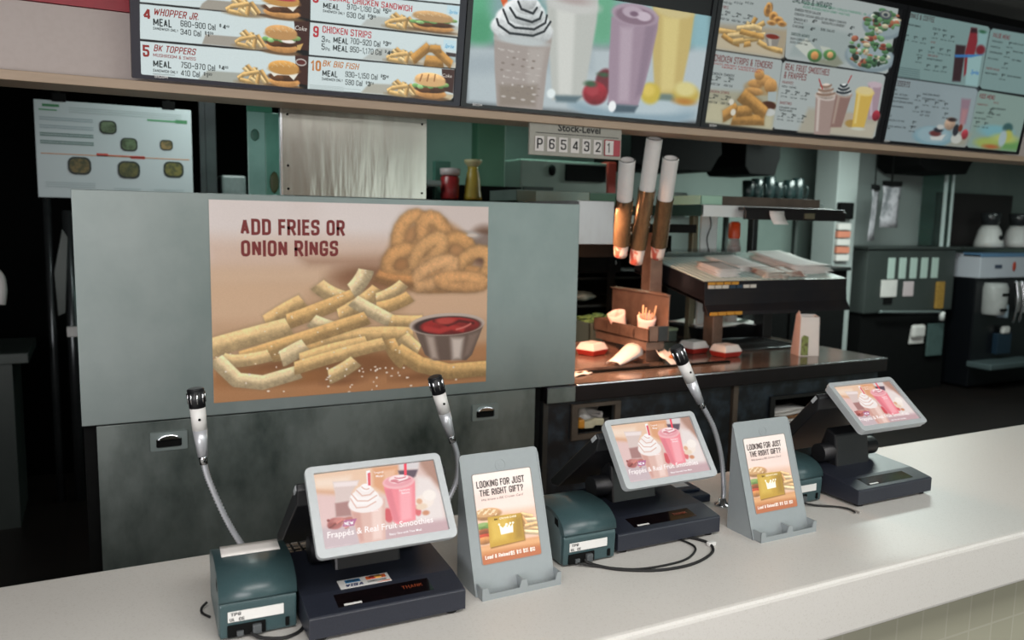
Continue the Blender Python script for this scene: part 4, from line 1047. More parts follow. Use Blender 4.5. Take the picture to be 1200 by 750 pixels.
['E','4c7450',2,0.9235,0.1401,0.02,0.0162,1],
['E','35523c',2,0.8249,0.1217,0.0186,0.0167,1],
['E','557a55',2,0.9148,0.1161,0.0233,0.0143,1],
['E','7a4036',2,0.9213,0.1654,0.0183,0.0105,1],
['E','648a60',2,0.9376,0.1634,0.011,0.0206,1],
['E','35523c',2,0.8606,0.2071,0.0234,0.0088,1],
['E','4a6e4a',2,0.8908,0.1088,0.021,0.0181,1],
['E','2c3830',2,0.8428,0.1097,0.014,0.0119,1],
['E','b8bcae',2,0.948,0.1191,0.0251,0.0099,1],
['E','4a6e4a',2,0.8694,0.1242,0.024,0.0166,1],
['E','4c7450',2,0.895,0.135,0.0203,0.0165,1],
['E','557a55',2,0.8856,0.1166,0.0217,0.0128,1],
['E','b8bcae',2,0.8103,0.1202,0.0145,0.0172,1],
['E','4a6e4a',2,0.9067,0.0716,0.0119,0.0124,1],
['E','557a55',2,0.8628,0.1942,0.0239,0.0166,1],
['E','648a60',2,0.8251,0.1944,0.0237,0.0102,1],
['E','557a55',2,0.8267,0.2215,0.0093,0.0093,1],
['E','b8bcae',2,0.8593,0.2137,0.0239,0.0143,1],
['E','96604a',2,0.9273,0.1432,0.0118,0.0208,1],
['E','4a6e4a',2,0.8231,0.1192,0.0159,0.0094,1],
['E','96604a',2,0.9614,0.138,0.0126,0.0122,1],
['E','648a60',2,0.8511,0.1357,0.0165,0.0203,1],
['E','2c3830',2,0.8295,0.1456,0.0127,0.012,1],
['E','96604a',2,0.9541,0.1339,0.0163,0.0183,1],
['E','35523c',2,0.8873,0.153,0.0187,0.0108,1],
['E','b8bcae',2,0.8567,0.0832,0.0116,0.0121,1],
['E','2c3830',2,0.8298,0.0956,0.0235,0.011,1],
['E','b4ac90',2,0.8439,0.2028,0.0114,0.0152,1],
['E','648a60',2,0.9059,0.0872,0.0102,0.0159,1],
['E','b4ac90',2,0.8904,0.1712,0.0204,0.0156,1],
['E','648a60',2,0.9621,0.1485,0.0207,0.0085,1],
['E','35523c',2,0.8869,0.1111,0.0132,0.0085,1],
['E','557a55',2,0.7838,0.1737,0.0188,0.0175,1],
['E','4a6e4a',2,0.786,0.1474,0.0226,0.0114,1],
['E','4e545c',3,0.881,0.0939,0.0362,0.031,0],
['E','a4a89c',3,0.8805,0.0913,0.0248,0.0206,0],
['E','38424a',3,0.881,0.0939,0.0135,0.0116,0],
['P','c2c8be',3,[[0.4119,0.3994],[0.4657,0.3376],[0.5527,0.4249],[0.5193,0.49]]],
['E','4f7a4a',3,0.5253,0.4431,0.0398,0.0435,1],
['E','c08a54',3,0.5253,0.4431,0.0209,0.0281,1],
['P','bcc2b6',3,[[0.5452,0.374],[0.5996,0.3767],[0.6394,0.4222],[0.591,0.4641]]],
['E','4f7a4a',3,0.6068,0.4242,0.0363,0.0361,1],
['E','c49a6a',3,0.6089,0.4238,0.0171,0.0219,1],
['P','a48e98',4,[[0.8594,0.5889],[0.9402,0.5763],[0.9475,0.831],[0.8981,0.8372]]],
['P','c0aeb6',6,[[0.8708,0.5871],[0.8869,0.5846],[0.9192,0.806],[0.9052,0.8078]]],
['E','c0aeb6',3,0.8996,0.5826,0.0441,0.021,0],
['E','8a2c38',3,0.9427,0.8029,0.0237,0.0394,1],
['E','b0a494',4,0.791,0.8506,0.0457,0.0471,0],
['E','a88a4c',4,0.8011,0.8776,0.0344,0.0278,0],
['P','a08c84',4,[[0.5714,0.7148],[0.684,0.6983],[0.69,0.9751],[0.5998,0.985]]],
['P','c8bcb4',6,[[0.5821,0.7132],[0.5971,0.711],[0.6198,0.955],[0.6067,0.9565]]],
['E','c8bcb4',3,0.6273,0.7066,0.06,0.0305,0],
['E','bfb0a4',3,0.6257,0.696,0.0521,0.0305,1],
['E','bfb0a4',3,0.6237,0.668,0.0395,0.0262,1],
['E','bfb0a4',3,0.6217,0.6402,0.027,0.022,1],
['C','8c7464',2,[[0.5751,0.6953],[0.6277,0.7093],[0.6741,0.6779]],0.0043],
['C','8c7464',2,[[0.5807,0.6665],[0.6235,0.6816],[0.6601,0.6517]],0.0043],
['C','8c7464',2,[[0.5862,0.6376],[0.6194,0.6541],[0.6461,0.6256]],0.0043],
['P','8c7068',4,[[0.6819,0.6849],[0.7729,0.6715],[0.7488,0.9121],[0.6839,0.9197]]],
['P','a89488',6,[[0.6929,0.6833],[0.7083,0.681],[0.7042,0.8894],[0.6909,0.891]]],
['E','a89488',3,0.7271,0.6782,0.0491,0.0243,0],
['E','c4c8c6',3,0.7255,0.6675,0.042,0.0243,1],
['E','c4c8c6',3,0.7242,0.6452,0.0319,0.0209,1],
['E','c4c8c6',3,0.723,0.6229,0.0218,0.0176,1],
['C','2c343a',2,[[0.6856,0.6652],[0.7276,0.6809],[0.7627,0.6509]],0.0044],
['C','2c343a',2,[[0.6921,0.6418],[0.7241,0.6589],[0.7492,0.6304]],0.0044],
['C','2c343a',2,[[0.6986,0.6185],[0.7207,0.6369],[0.7357,0.6099]],0.0044],
['P','ccac54',4,[[0.7978,0.6539],[0.9007,0.6385],[0.8841,0.8961],[0.8112,0.9047]]],
['P','dcc67c',6,[[0.8091,0.6522],[0.8249,0.6499],[0.832,0.8738],[0.8183,0.8755]]],
['E','dcc67c',3,0.8489,0.6463,0.0553,0.027,0],
['E','d8c890',3,0.8467,0.6327,0.0506,0.0272,0],
['E','c4c8b8',3,0.8476,0.9119,0.0407,0.0112,0],
['C','a83c3c',1,[[0.5725,0.5964],[0.6004,0.6591]],0.0032],
['C','a83c3c',1,[[0.7504,0.5444],[0.7389,0.5941]],0.0033],
['T','SALADS & WRAPS',0.3587,0.1256,0.2085,0.0408,'2c4640',0,0.3],
['T','CHOOSE GRILLED OR CRISPY CHICKEN,TENDERGRILL OR',0.4124,0.1233,0.3563,0.0157,'4a8a70',0,0],
['T','VEGGIE BURGER,FRESH HONEY MUSTARD',0.4158,0.1475,0.2598,0.0158,'4a8a70',0,0],
['T','GARDEN FRESH SALADS',0.3789,0.1758,0.1378,0.0182,'232b2b',0,0.3],
['T','CHICKEN CAESAR GRILLED OR CRISPY CHICKEN',0.3806,0.203,0.2835,0.017,'232b2b',0,0.2],
['T','CHICKEN BLT',0.381,0.2355,0.0731,0.0171,'232b2b',0,0.2],
['T','490–670 Cal',0.3837,0.2551,0.048,0.0135,'232b2b',0,0],
['T','CHICKEN,APPLE & CRANBERRY',0.5288,0.227,0.1312,0.0174,'232b2b',0,0.2],
['T','SIDE SALAD',0.5303,0.2731,0.0784,0.0175,'232b2b',0,0.2],
['T','CAESAR',0.3811,0.2809,0.0591,0.0172,'232b2b',0,0.2],
['T','CHICKEN WRAPS',0.3803,0.3342,0.0978,0.0197,'2c4640',0,0.3],
['T','CRISPY CHICKEN WRAP',0.38,0.3622,0.1072,0.0148,'232b2b',0,0.1],
['T','330–380 Cal',0.3811,0.3849,0.094,0.0137,'232b2b',0,0],
['T','REAL FRUIT SMOOTHIES',0.3789,0.5653,0.243,0.0455,'7a3a38',0,0.2],
['T','& FRAPPÉS',0.38,0.6196,0.1209,0.0458,'7a3a38',0,0.2],
['T','FRAPPÉS',0.3767,0.6567,0.059,0.0192,'7a3a38',0,0],
['T','MOCHA · CARAMEL',0.378,0.6813,0.0797,0.0141,'232b2b',0,0],
['T','SMOOTHIES',0.3808,0.7955,0.0657,0.0208,'7a3a38',0,0],
['T','STRAWBERRY BANANA',0.3826,0.8244,0.0949,0.0143,'232b2b',0,0.2],
['T','TROPICAL MANGO',0.383,0.8429,0.0742,0.0144,'232b2b',0,0.2],
['T','2',0.3999,0.7214,0.0122,0.0284,'232b2b',0,0.6],
['T','99',0.4118,0.709,0.0133,0.0142,'232b2b',0,0.4],
['T','12oz',0.3776,0.7247,0.0183,0.009,'232b2b',0,0],
['T','310 Cal',0.3805,0.7466,0.0347,0.0116,'232b2b',0,0],
['T','2',0.4527,0.7242,0.0124,0.0286,'232b2b',0,0.6],
['T','99',0.4647,0.7117,0.0135,0.0143,'232b2b',0,0.4],
['T','12oz',0.43,0.7275,0.0185,0.0091,'232b2b',0,0],
['T','310 Cal',0.433,0.7496,0.0352,0.0117,'232b2b',0,0],
['T','2',0.5079,0.7241,0.0126,0.0288,'232b2b',0,0.6],
['T','99',0.5201,0.7116,0.0137,0.0144,'232b2b',0,0.4],
['T','12oz',0.4849,0.7274,0.0188,0.0092,'232b2b',0,0],
['T','310 Cal',0.488,0.7497,0.0357,0.0118,'232b2b',0,0],
['T','2',0.4005,0.8806,0.0123,0.0289,'232b2b',0,0.6],
['T','99',0.4124,0.8684,0.0134,0.0145,'232b2b',0,0.4],
['T','12oz',0.378,0.8835,0.0184,0.0092,'232b2b',0,0],
['T','310 Cal',0.3809,0.9058,0.0349,0.0118,'232b2b',0,0],
['T','2',0.4553,0.8817,0.0125,0.0291,'232b2b',0,0.6],
['T','99',0.4674,0.8694,0.0136,0.0146,'232b2b',0,0.4],
['T','12oz',0.4325,0.8846,0.0187,0.0092,'232b2b',0,0],
['T','310 Cal',0.4355,0.9071,0.0354,0.0119,'232b2b',0,0],
['T','2',0.5121,0.8827,0.0127,0.0293,'232b2b',0,0.6],
['T','99',0.5244,0.8703,0.0138,0.0147,'232b2b',0,0.4],
['T','12oz',0.4889,0.8856,0.019,0.0093,'232b2b',0,0],
['T','310 Cal',0.492,0.9083,0.036,0.012,'232b2b',0,0],
['T','4',0.4772,0.2354,0.0143,0.0272,'232b2b',0,0.6],
['T','99',0.491,0.2222,0.0133,0.0136,'232b2b',0,0.4],
['T','4',0.6878,0.2356,0.0151,0.028,'232b2b',0,0.6],
['T','99',0.7024,0.2221,0.0141,0.014,'232b2b',0,0.4],
['T','4',0.4742,0.2871,0.0143,0.0273,'232b2b',0,0.6],
['T','99',0.488,0.274,0.0133,0.0137,'232b2b',0,0.4],
['T','4',0.6843,0.2838,0.0151,0.0281,'232b2b',0,0.6],
['T','99',0.6989,0.2703,0.0141,0.0141,'232b2b',0,0.4],
['T','4',0.4949,0.3577,0.0144,0.0276,'232b2b',0,0.6],
['T','99',0.5089,0.3446,0.0134,0.0138,'232b2b',0,0.4],
]
ART_DRINKS = [
['P','84a09e',2,[[-0.0039,0.04],[0.5463,0.0363],[0.5656,0.0546],[0.5853,0.4823],[0.5679,0.5015],[0.0163,0.5054],[-0.0031,0.4871],[-0.0161,0.0603]]],
['P','94a4a8',2,[[-0.0014,0.5113],[0.5603,0.5093],[0.58,0.5295],[0.5908,0.9595],[0.576,0.9781],[0.0133,0.9789],[-0.0035,0.9599],[-0.0159,0.5351]]],
['P','84a09e',2,[[0.5863,0.044],[1.1676,0.0313],[1.2205,0.5089],[0.6059,0.5057],[0.5867,0.4887],[0.5706,0.0631]]],
['P','8ca49c',2,[[0.596,0.5171],[1.2086,0.532],[1.231,0.9748],[0.9521,0.9771],[0.6066,0.9751],[0.5908,0.9595],[0.5814,0.5359]]],
['P','98a8ac',20,[[0.3249,0.5417],[0.575,0.5203],[0.5913,0.8877],[0.3528,0.8307]]],
['P','a0a090',14,[[0.2454,0.876],[0.603,0.8693],[0.5784,0.9745],[0.2385,0.9914]]],
['P','3c2a2e',4,[[0.3571,0.211],[0.4251,0.206],[0.4439,0.4749],[0.3858,0.4809]]],
['P','8a3038',4,[[0.433,0.1728],[0.4336,0.0705],[0.4745,0.0668],[0.4976,0.1604],[0.4969,0.3691],[0.4575,0.4323],[0.4304,0.2525]]],
['P','3a2228',4,[[0.4336,0.0705],[0.4745,0.0668],[0.4845,0.0995],[0.4381,0.1056]]],
['P','8fb4b4',4,[[0.4928,0.082],[0.5557,0.0789],[0.5614,0.2446],[0.5129,0.2454]]],
['E','7a2c34',5,0.5327,0.2177,0.0323,0.0372,0],
['P','9cc0c0',3,[[0.4529,0.2675],[0.5524,0.2592],[0.5688,0.4915],[0.4808,0.4936]]],
['P','3f7ec0',3,[[0.3632,0.2838],[0.5621,0.2477],[0.4788,0.2837],[0.3715,0.3029]]],
['T','Sprite',0.4984,0.4045,0.0589,0.0313,'2f7cc0',0.3,0.6],
['E','3a6a50',3,0.5186,0.0832,0.0262,0.0122,0],
['E','7fa4b0',5,0.3427,0.9145,0.1388,0.0783,0],
['E','98b4bc',5,0.3402,0.9015,0.1164,0.0618,0],
['P','d0d4d0',3,[[0.3184,0.9172],[0.4237,0.8891],[0.4036,0.938],[0.3306,0.9423]]],
['E','6a3838',3,0.3495,0.8889,0.0405,0.0227,0],
['E','2a2c34',3,0.3657,0.859,0.0318,0.0194,0],
['E','c8ccc8',3,0.376,0.8363,0.0261,0.0194,0],
['P','98808c',6,[[0.4775,0.6005],[0.5453,0.5975],[0.5477,0.7909],[0.5012,0.7881]]],
['P','b4888c',8,[[0.4986,0.6802],[0.5393,0.6781],[0.5361,0.8092],[0.509,0.804]]],
['E','b49a84',4,0.4365,0.8043,0.0382,0.0488,1],
['E','3a3030',3,0.4446,0.7701,0.0323,0.0162,0],
['E','a03a44',4,0.5574,0.8743,0.0242,0.0399,1],
['E','c8ccc4',3,0.5043,0.914,0.039,0.0398,0],
['E','30343a',3,0.4878,0.8484,0.0208,0.0461,0],
['E','7c3a2c',3,0.5171,0.8282,0.015,0.0296,0],
['E','7cb0b8',8,0.7842,0.8233,0.1288,0.0476,0],
['E','6a9a5c',10,0.9062,0.9244,0.2008,0.0453,0],
['E','a4b460',8,0.7416,0.9235,0.0957,0.041,0],
['E','b4c06c',8,0.8618,0.876,0.0981,0.0379,0],
['E','b0643c',6,0.7722,0.9519,0.0576,0.0172,0],
['E','3c6060',5,0.8664,0.7878,0.0389,0.041,0],
['E','b4b85c',6,0.8802,0.8476,0.0358,0.0448,0],
['E','a8bcc0',6,0.8456,0.8777,0.0291,0.0689,0],
['T','DRINKS & COFFEE',0.0013,0.0832,0.1802,0.0369,'4a3c3c',0,0.2],
['T','DESSERTS',0.004,0.572,0.1084,0.0419,'4a3c3c',0,0.2],
['T','VALUE MENU',0.5955,0.1062,0.1244,0.0368,'7a3a3c',0,0.3],
['T','KIDS MENU',0.6002,0.5797,0.113,0.0387,'7a3a3c',0,0.3],
['T','FOUNTAIN DRINKS',0.003,0.1362,0.1012,0.0143,'232b2b',0,0.3],
['T','ICED TEA · MILK',0.1819,0.1326,0.0934,0.0161,'232b2b',0,0.2],
['T','COFFEE',0.1865,0.228,0.0324,0.0133,'7a3a38',0,0],
['T','ICED COFFEE',0.1857,0.3253,0.0681,0.0149,'7a3a38',0,0.2],
['T','SMOOTH ROAST',0.1849,0.3502,0.1054,0.0135,'232b2b',0,0.2],
['T','SUNDAES',0.0046,0.6059,0.0341,0.0135,'232b2b',0,0.2],
['T','CARAMEL · HOT FUDGE',0.0047,0.6368,0.1061,0.0136,'232b2b',0,0.2],
['T','STRAWBERRY',0.004,0.6633,0.121,0.0136,'232b2b',0,0.2],
['T','CHOCOLATE BROWNIE SUNDAE',0.0033,0.6899,0.1536,0.0137,'232b2b',0,0.2],
['T','CARAMEL',0.0045,0.7271,0.0984,0.0137,'232b2b',0,0.2],
['T','HAND SPUN SHAKES',0.2065,0.6105,0.1142,0.0154,'232b2b',0,0.2],
['T','STRAWBERRY · VANILLA',0.2102,0.645,0.1571,0.0155,'232b2b',0,0.2],
['T','SOFT SERVE',0.2175,0.7433,0.067,0.0157,'232b2b',0,0.2],
['T','CUP · CONE',0.2181,0.769,0.0629,0.0142,'232b2b',0,0.1],
['T','PIES',0.0092,0.8002,0.0265,0.0138,'232b2b',0,0.1],
['T','CHOCOLATE PIE',0.0093,0.8317,0.1152,0.0139,'232b2b',0,0.1],
['T','DUTCH APPLE PIE',0.0092,0.8775,0.1345,0.014,'232b2b',0,0.1],
['T','2 FOR',0.0067,0.8937,0.0346,0.014,'232b2b',0,0.3],
['T','HAMBURGER MEALS',0.5963,0.6337,0.0792,0.0146,'7a3a38',0,0.1],
['T','TOYS',0.7118,0.6077,0.0389,0.0148,'7a3a38',0,0.1],
['T','CHEESEBURGER',0.7105,0.652,0.1051,0.0148,'232b2b',0,0.2],
['T','NUGGETS',0.6012,0.7001,0.0579,0.0147,'232b2b',0,0.2],
['T','MILK · JUICE',0.7161,0.6989,0.0705,0.0149,'232b2b',0,0.2],
['T','ONE OF EACH',0.5952,0.7447,0.0888,0.0148,'232b2b',0,0.2],
['T','CHICKEN NUGGETS',0.5971,0.1412,0.0777,0.0139,'232b2b',0,0.2],
['T','WHOPPER JR.',0.5971,0.1831,0.0718,0.0139,'232b2b',0,0.2],
['T','CHEESEBURGER',0.5972,0.2252,0.0961,0.014,'232b2b',0,0.2],
['T','APPLE SLICES',0.5956,0.2742,0.078,0.0141,'232b2b',0,0.2],
['T','FRESH VALUE',0.6002,0.3517,0.0982,0.0173,'7a3a38',0,0.3],
['T','CHICKEN SANDWICH',0.6004,0.3877,0.0907,0.0143,'232b2b',0,0.2],
['T','SIDE SALAD',0.7551,0.1304,0.0774,0.0141,'232b2b',0,0.2],
['T','FRENCH FRIES',0.766,0.191,0.0809,0.0142,'232b2b',0,0.2],
['T','SOFT DRINK',0.7715,0.2562,0.0749,0.0143,'232b2b',0,0.2],
['T','HASH BROWNS',0.7655,0.384,0.1101,0.0145,'232b2b',0,0.2],
['T','1',0.0131,0.2207,0.0116,0.0217,'232b2b',0,0.8],
['T','99',0.0244,0.2095,0.0155,0.0116,'232b2b',0,0.4],
['T','220 Cal',0.0065,0.243,0.0388,0.0101,'232b2b',0,0.1],
['T','1',0.0698,0.2216,0.0118,0.0218,'232b2b',0,0.8],
['T','99',0.0812,0.2103,0.0158,0.0117,'232b2b',0,0.4],
['T','220 Cal',0.0631,0.2441,0.0394,0.0102,'232b2b',0,0.1],
['T','1',0.1246,0.2231,0.0119,0.022,'232b2b',0,0.8],
['T','99',0.1362,0.2117,0.016,0.0117,'232b2b',0,0.4],
['T','220 Cal',0.1179,0.2457,0.0399,0.0103,'232b2b',0,0.1],
['T','1',0.1926,0.1731,0.0121,0.0221,'232b2b',0,0.8],
['T','99',0.2044,0.1616,0.0162,0.0118,'232b2b',0,0.4],
['T','220 Cal',0.1859,0.1959,0.0405,0.0103,'232b2b',0,0.1],
['T','1',0.2518,0.1737,0.0123,0.0222,'232b2b',0,0.8],
['T','99',0.2637,0.1621,0.0164,0.0119,'232b2b',0,0.4],
['T','220 Cal',0.2451,0.1967,0.0411,0.0104,'232b2b',0,0.1],
['T','1',0.3058,0.1724,0.0125,0.0224,'232b2b',0,0.8],
['T','99',0.3179,0.1608,0.0167,0.0119,'232b2b',0,0.4],
['T','220 Cal',0.299,0.1955,0.0417,0.0105,'232b2b',0,0.1],
['T','1',0.19,0.275,0.0122,0.0223,'232b2b',0,0.8],
['T','99',0.2018,0.2636,0.0163,0.0119,'232b2b',0,0.4],
['T','220 Cal',0.1832,0.2979,0.0407,0.0104,'232b2b',0,0.1],
['T','1',0.2508,0.2762,0.0123,0.0225,'232b2b',0,0.8],
['T','99',0.2628,0.2646,0.0165,0.012,'232b2b',0,0.4],
['T','220 Cal',0.244,0.2992,0.0413,0.0105,'232b2b',0,0.1],
['T','1',0.3009,0.2763,0.0125,0.0226,'232b2b',0,0.8],
['T','99',0.3129,0.2647,0.0167,0.0121,'232b2b',0,0.4],
['T','220 Cal',0.294,0.2995,0.0418,0.0106,'232b2b',0,0.1],
['T','1',0.1871,0.4058,0.0122,0.0226,'232b2b',0,0.8],
['T','99',0.199,0.3944,0.0163,0.0121,'232b2b',0,0.4],
['T','220 Cal',0.1803,0.4288,0.0409,0.0106,'232b2b',0,0.1],
['T','1',0.2435,0.4056,0.0124,0.0228,'232b2b',0,0.8],
['T','99',0.2555,0.3941,0.0166,0.0122,'232b2b',0,0.4],
['T','220 Cal',0.2367,0.4287,0.0414,0.0107,'232b2b',0,0.1],
['T','1',0.2973,0.4028,0.0126,0.0229,'232b2b',0,0.8],
['T','99',0.3094,0.3913,0.0168,0.0122,'232b2b',0,0.4],
['T','220 Cal',0.2904,0.4261,0.042,0.0107,'232b2b',0,0.1],
['T','1',0.1176,0.3099,0.012,0.0222,'232b2b',0,0.8],
['T','99',0.1293,0.2986,0.016,0.0118,'232b2b',0,0.4],
['T','220 Cal',0.1109,0.3326,0.04,0.0104,'232b2b',0,0.1],
['T','1',0.1208,0.3631,0.012,0.0223,'232b2b',0,0.8],
['T','99',0.1324,0.3518,0.0161,0.0119,'232b2b',0,0.4],
['T','220 Cal',0.114,0.3859,0.0401,0.0104,'232b2b',0,0.1],
['T','1',0.2274,0.6681,0.0125,0.0234,'232b2b',0,0.8],
['T','99',0.2394,0.6568,0.0167,0.0125,'232b2b',0,0.4],
['T','220 Cal',0.2204,0.6915,0.0417,0.0109,'232b2b',0,0.1],
['T','1',0.2954,0.6716,0.0127,0.0236,'232b2b',0,0.8],
['T','99',0.3076,0.6602,0.017,0.0126,'232b2b',0,0.4],
['T','220 Cal',0.2884,0.6952,0.0424,0.011,'232b2b',0,0.1],
['T','1',0.3625,0.6722,0.0129,0.0238,'232b2b',0,0.8],
['T','99',0.3749,0.6607,0.0172,0.0127,'232b2b',0,0.4],
['T','220 Cal',0.3555,0.6959,0.0431,0.0111,'232b2b',0,0.1],
['T','1',0.1668,0.6384,0.0123,0.0231,'232b2b',0,0.8],
['T','99',0.1787,0.6272,0.0164,0.0123,'232b2b',0,0.4],
['T','220 Cal',0.1599,0.6616,0.041,0.0108,'232b2b',0,0.1],
['T','1',0.1715,0.7237,0.0123,0.0233,'232b2b',0,0.8],
['T','99',0.1834,0.7125,0.0165,0.0125,'232b2b',0,0.4],
['T','220 Cal',0.1646,0.747,0.0412,0.0109,'232b2b',0,0.1],
['T','1',0.174,0.8357,0.0124,0.0236,'232b2b',0,0.8],
['T','99',0.186,0.8245,0.0166,0.0126,'232b2b',0,0.4],
['T','220 Cal',0.1671,0.8591,0.0415,0.011,'232b2b',0,0.1],
['T','1',0.1714,0.8747,0.0124,0.0237,'232b2b',0,0.8],
['T','99',0.1834,0.8636,0.0166,0.0127,'232b2b',0,0.4],
['T','220 Cal',0.1645,0.8981,0.0415,0.0111,'232b2b',0,0.1],
['T','1',0.3771,0.7455,0.013,0.024,'232b2b',0,0.8],
['T','99',0.3896,0.734,0.0174,0.0128,'232b2b',0,0.4],
['T','220 Cal',0.3701,0.7694,0.0434,0.0112,'232b2b',0,0.1],
['T','1',0.7176,0.1409,0.0137,0.0235,'232b2b',0,0.8],
['T','99',0.7307,0.1285,0.0184,0.0125,'232b2b',0,0.4],
['T','220 Cal',0.7105,0.1651,0.0459,0.011,'232b2b',0,0.1],
['T','1',0.7144,0.2169,0.0138,0.0236,'232b2b',0,0.8],
['T','99',0.7275,0.2046,0.0184,0.0126,'232b2b',0,0.4],
['T','220 Cal',0.7072,0.2412,0.046,0.0111,'232b2b',0,0.1],
['T','1',0.7179,0.302,0.0138,0.0239,'232b2b',0,0.8],
['T','99',0.7311,0.2898,0.0185,0.0127,'232b2b',0,0.4],
['T','220 Cal',0.7107,0.3264,0.0462,0.0112,'232b2b',0,0.1],
['T','1',0.7191,0.3915,0.0139,0.0241,'232b2b',0,0.8],
['T','99',0.7323,0.3794,0.0185,0.0129,'232b2b',0,0.4],
['T','220 Cal',0.7119,0.416,0.0463,0.0113,'232b2b',0,0.1],
['T','1',0.694,0.6711,0.0139,0.0247,'232b2b',0,0.8],
['T','99',0.7073,0.6592,0.0186,0.0132,'232b2b',0,0.4],
['T','220 Cal',0.6867,0.6959,0.0466,0.0116,'232b2b',0,0.1],
['T','1',0.6917,0.6969,0.0139,0.0248,'232b2b',0,0.8],
['T','99',0.705,0.685,0.0186,0.0132,'232b2b',0,0.4],
['T','220 Cal',0.6845,0.7217,0.0466,0.0116,'232b2b',0,0.1],
['T','1',0.6127,0.7832,0.0137,0.0248,'232b2b',0,0.8],
['T','99',0.6259,0.7714,0.0184,0.0132,'232b2b',0,0.4],
['T','220 Cal',0.6055,0.8078,0.0459,0.0116,'232b2b',0,0.1],
['T','1',0.6763,0.7858,0.0139,0.025,'232b2b',0,0.8],
['T','99',0.6896,0.774,0.0186,0.0133,'232b2b',0,0.4],
['T','220 Cal',0.669,0.8106,0.0466,0.0117,'232b2b',0,0.1],
['P','5c7474',1,[[0.0035,0.4341],[0.156,0.4329],[0.1571,0.4389],[0.0046,0.44]]],
['P','5c7474',1,[[0.0062,0.4489],[0.1589,0.448],[0.16,0.454],[0.0072,0.4548]]],
['P','5c7474',1,[[0.0088,0.4637],[0.1617,0.4631],[0.1629,0.4691],[0.0099,0.4697]]],
['P','5c7474',1,[[0.0115,0.4786],[0.1646,0.4782],[0.1657,0.4843],[0.0125,0.4845]]],
['P','5c7474',1,[[0.0141,0.4935],[0.1674,0.4934],[0.1686,0.4995],[0.0152,0.4994]]],
]
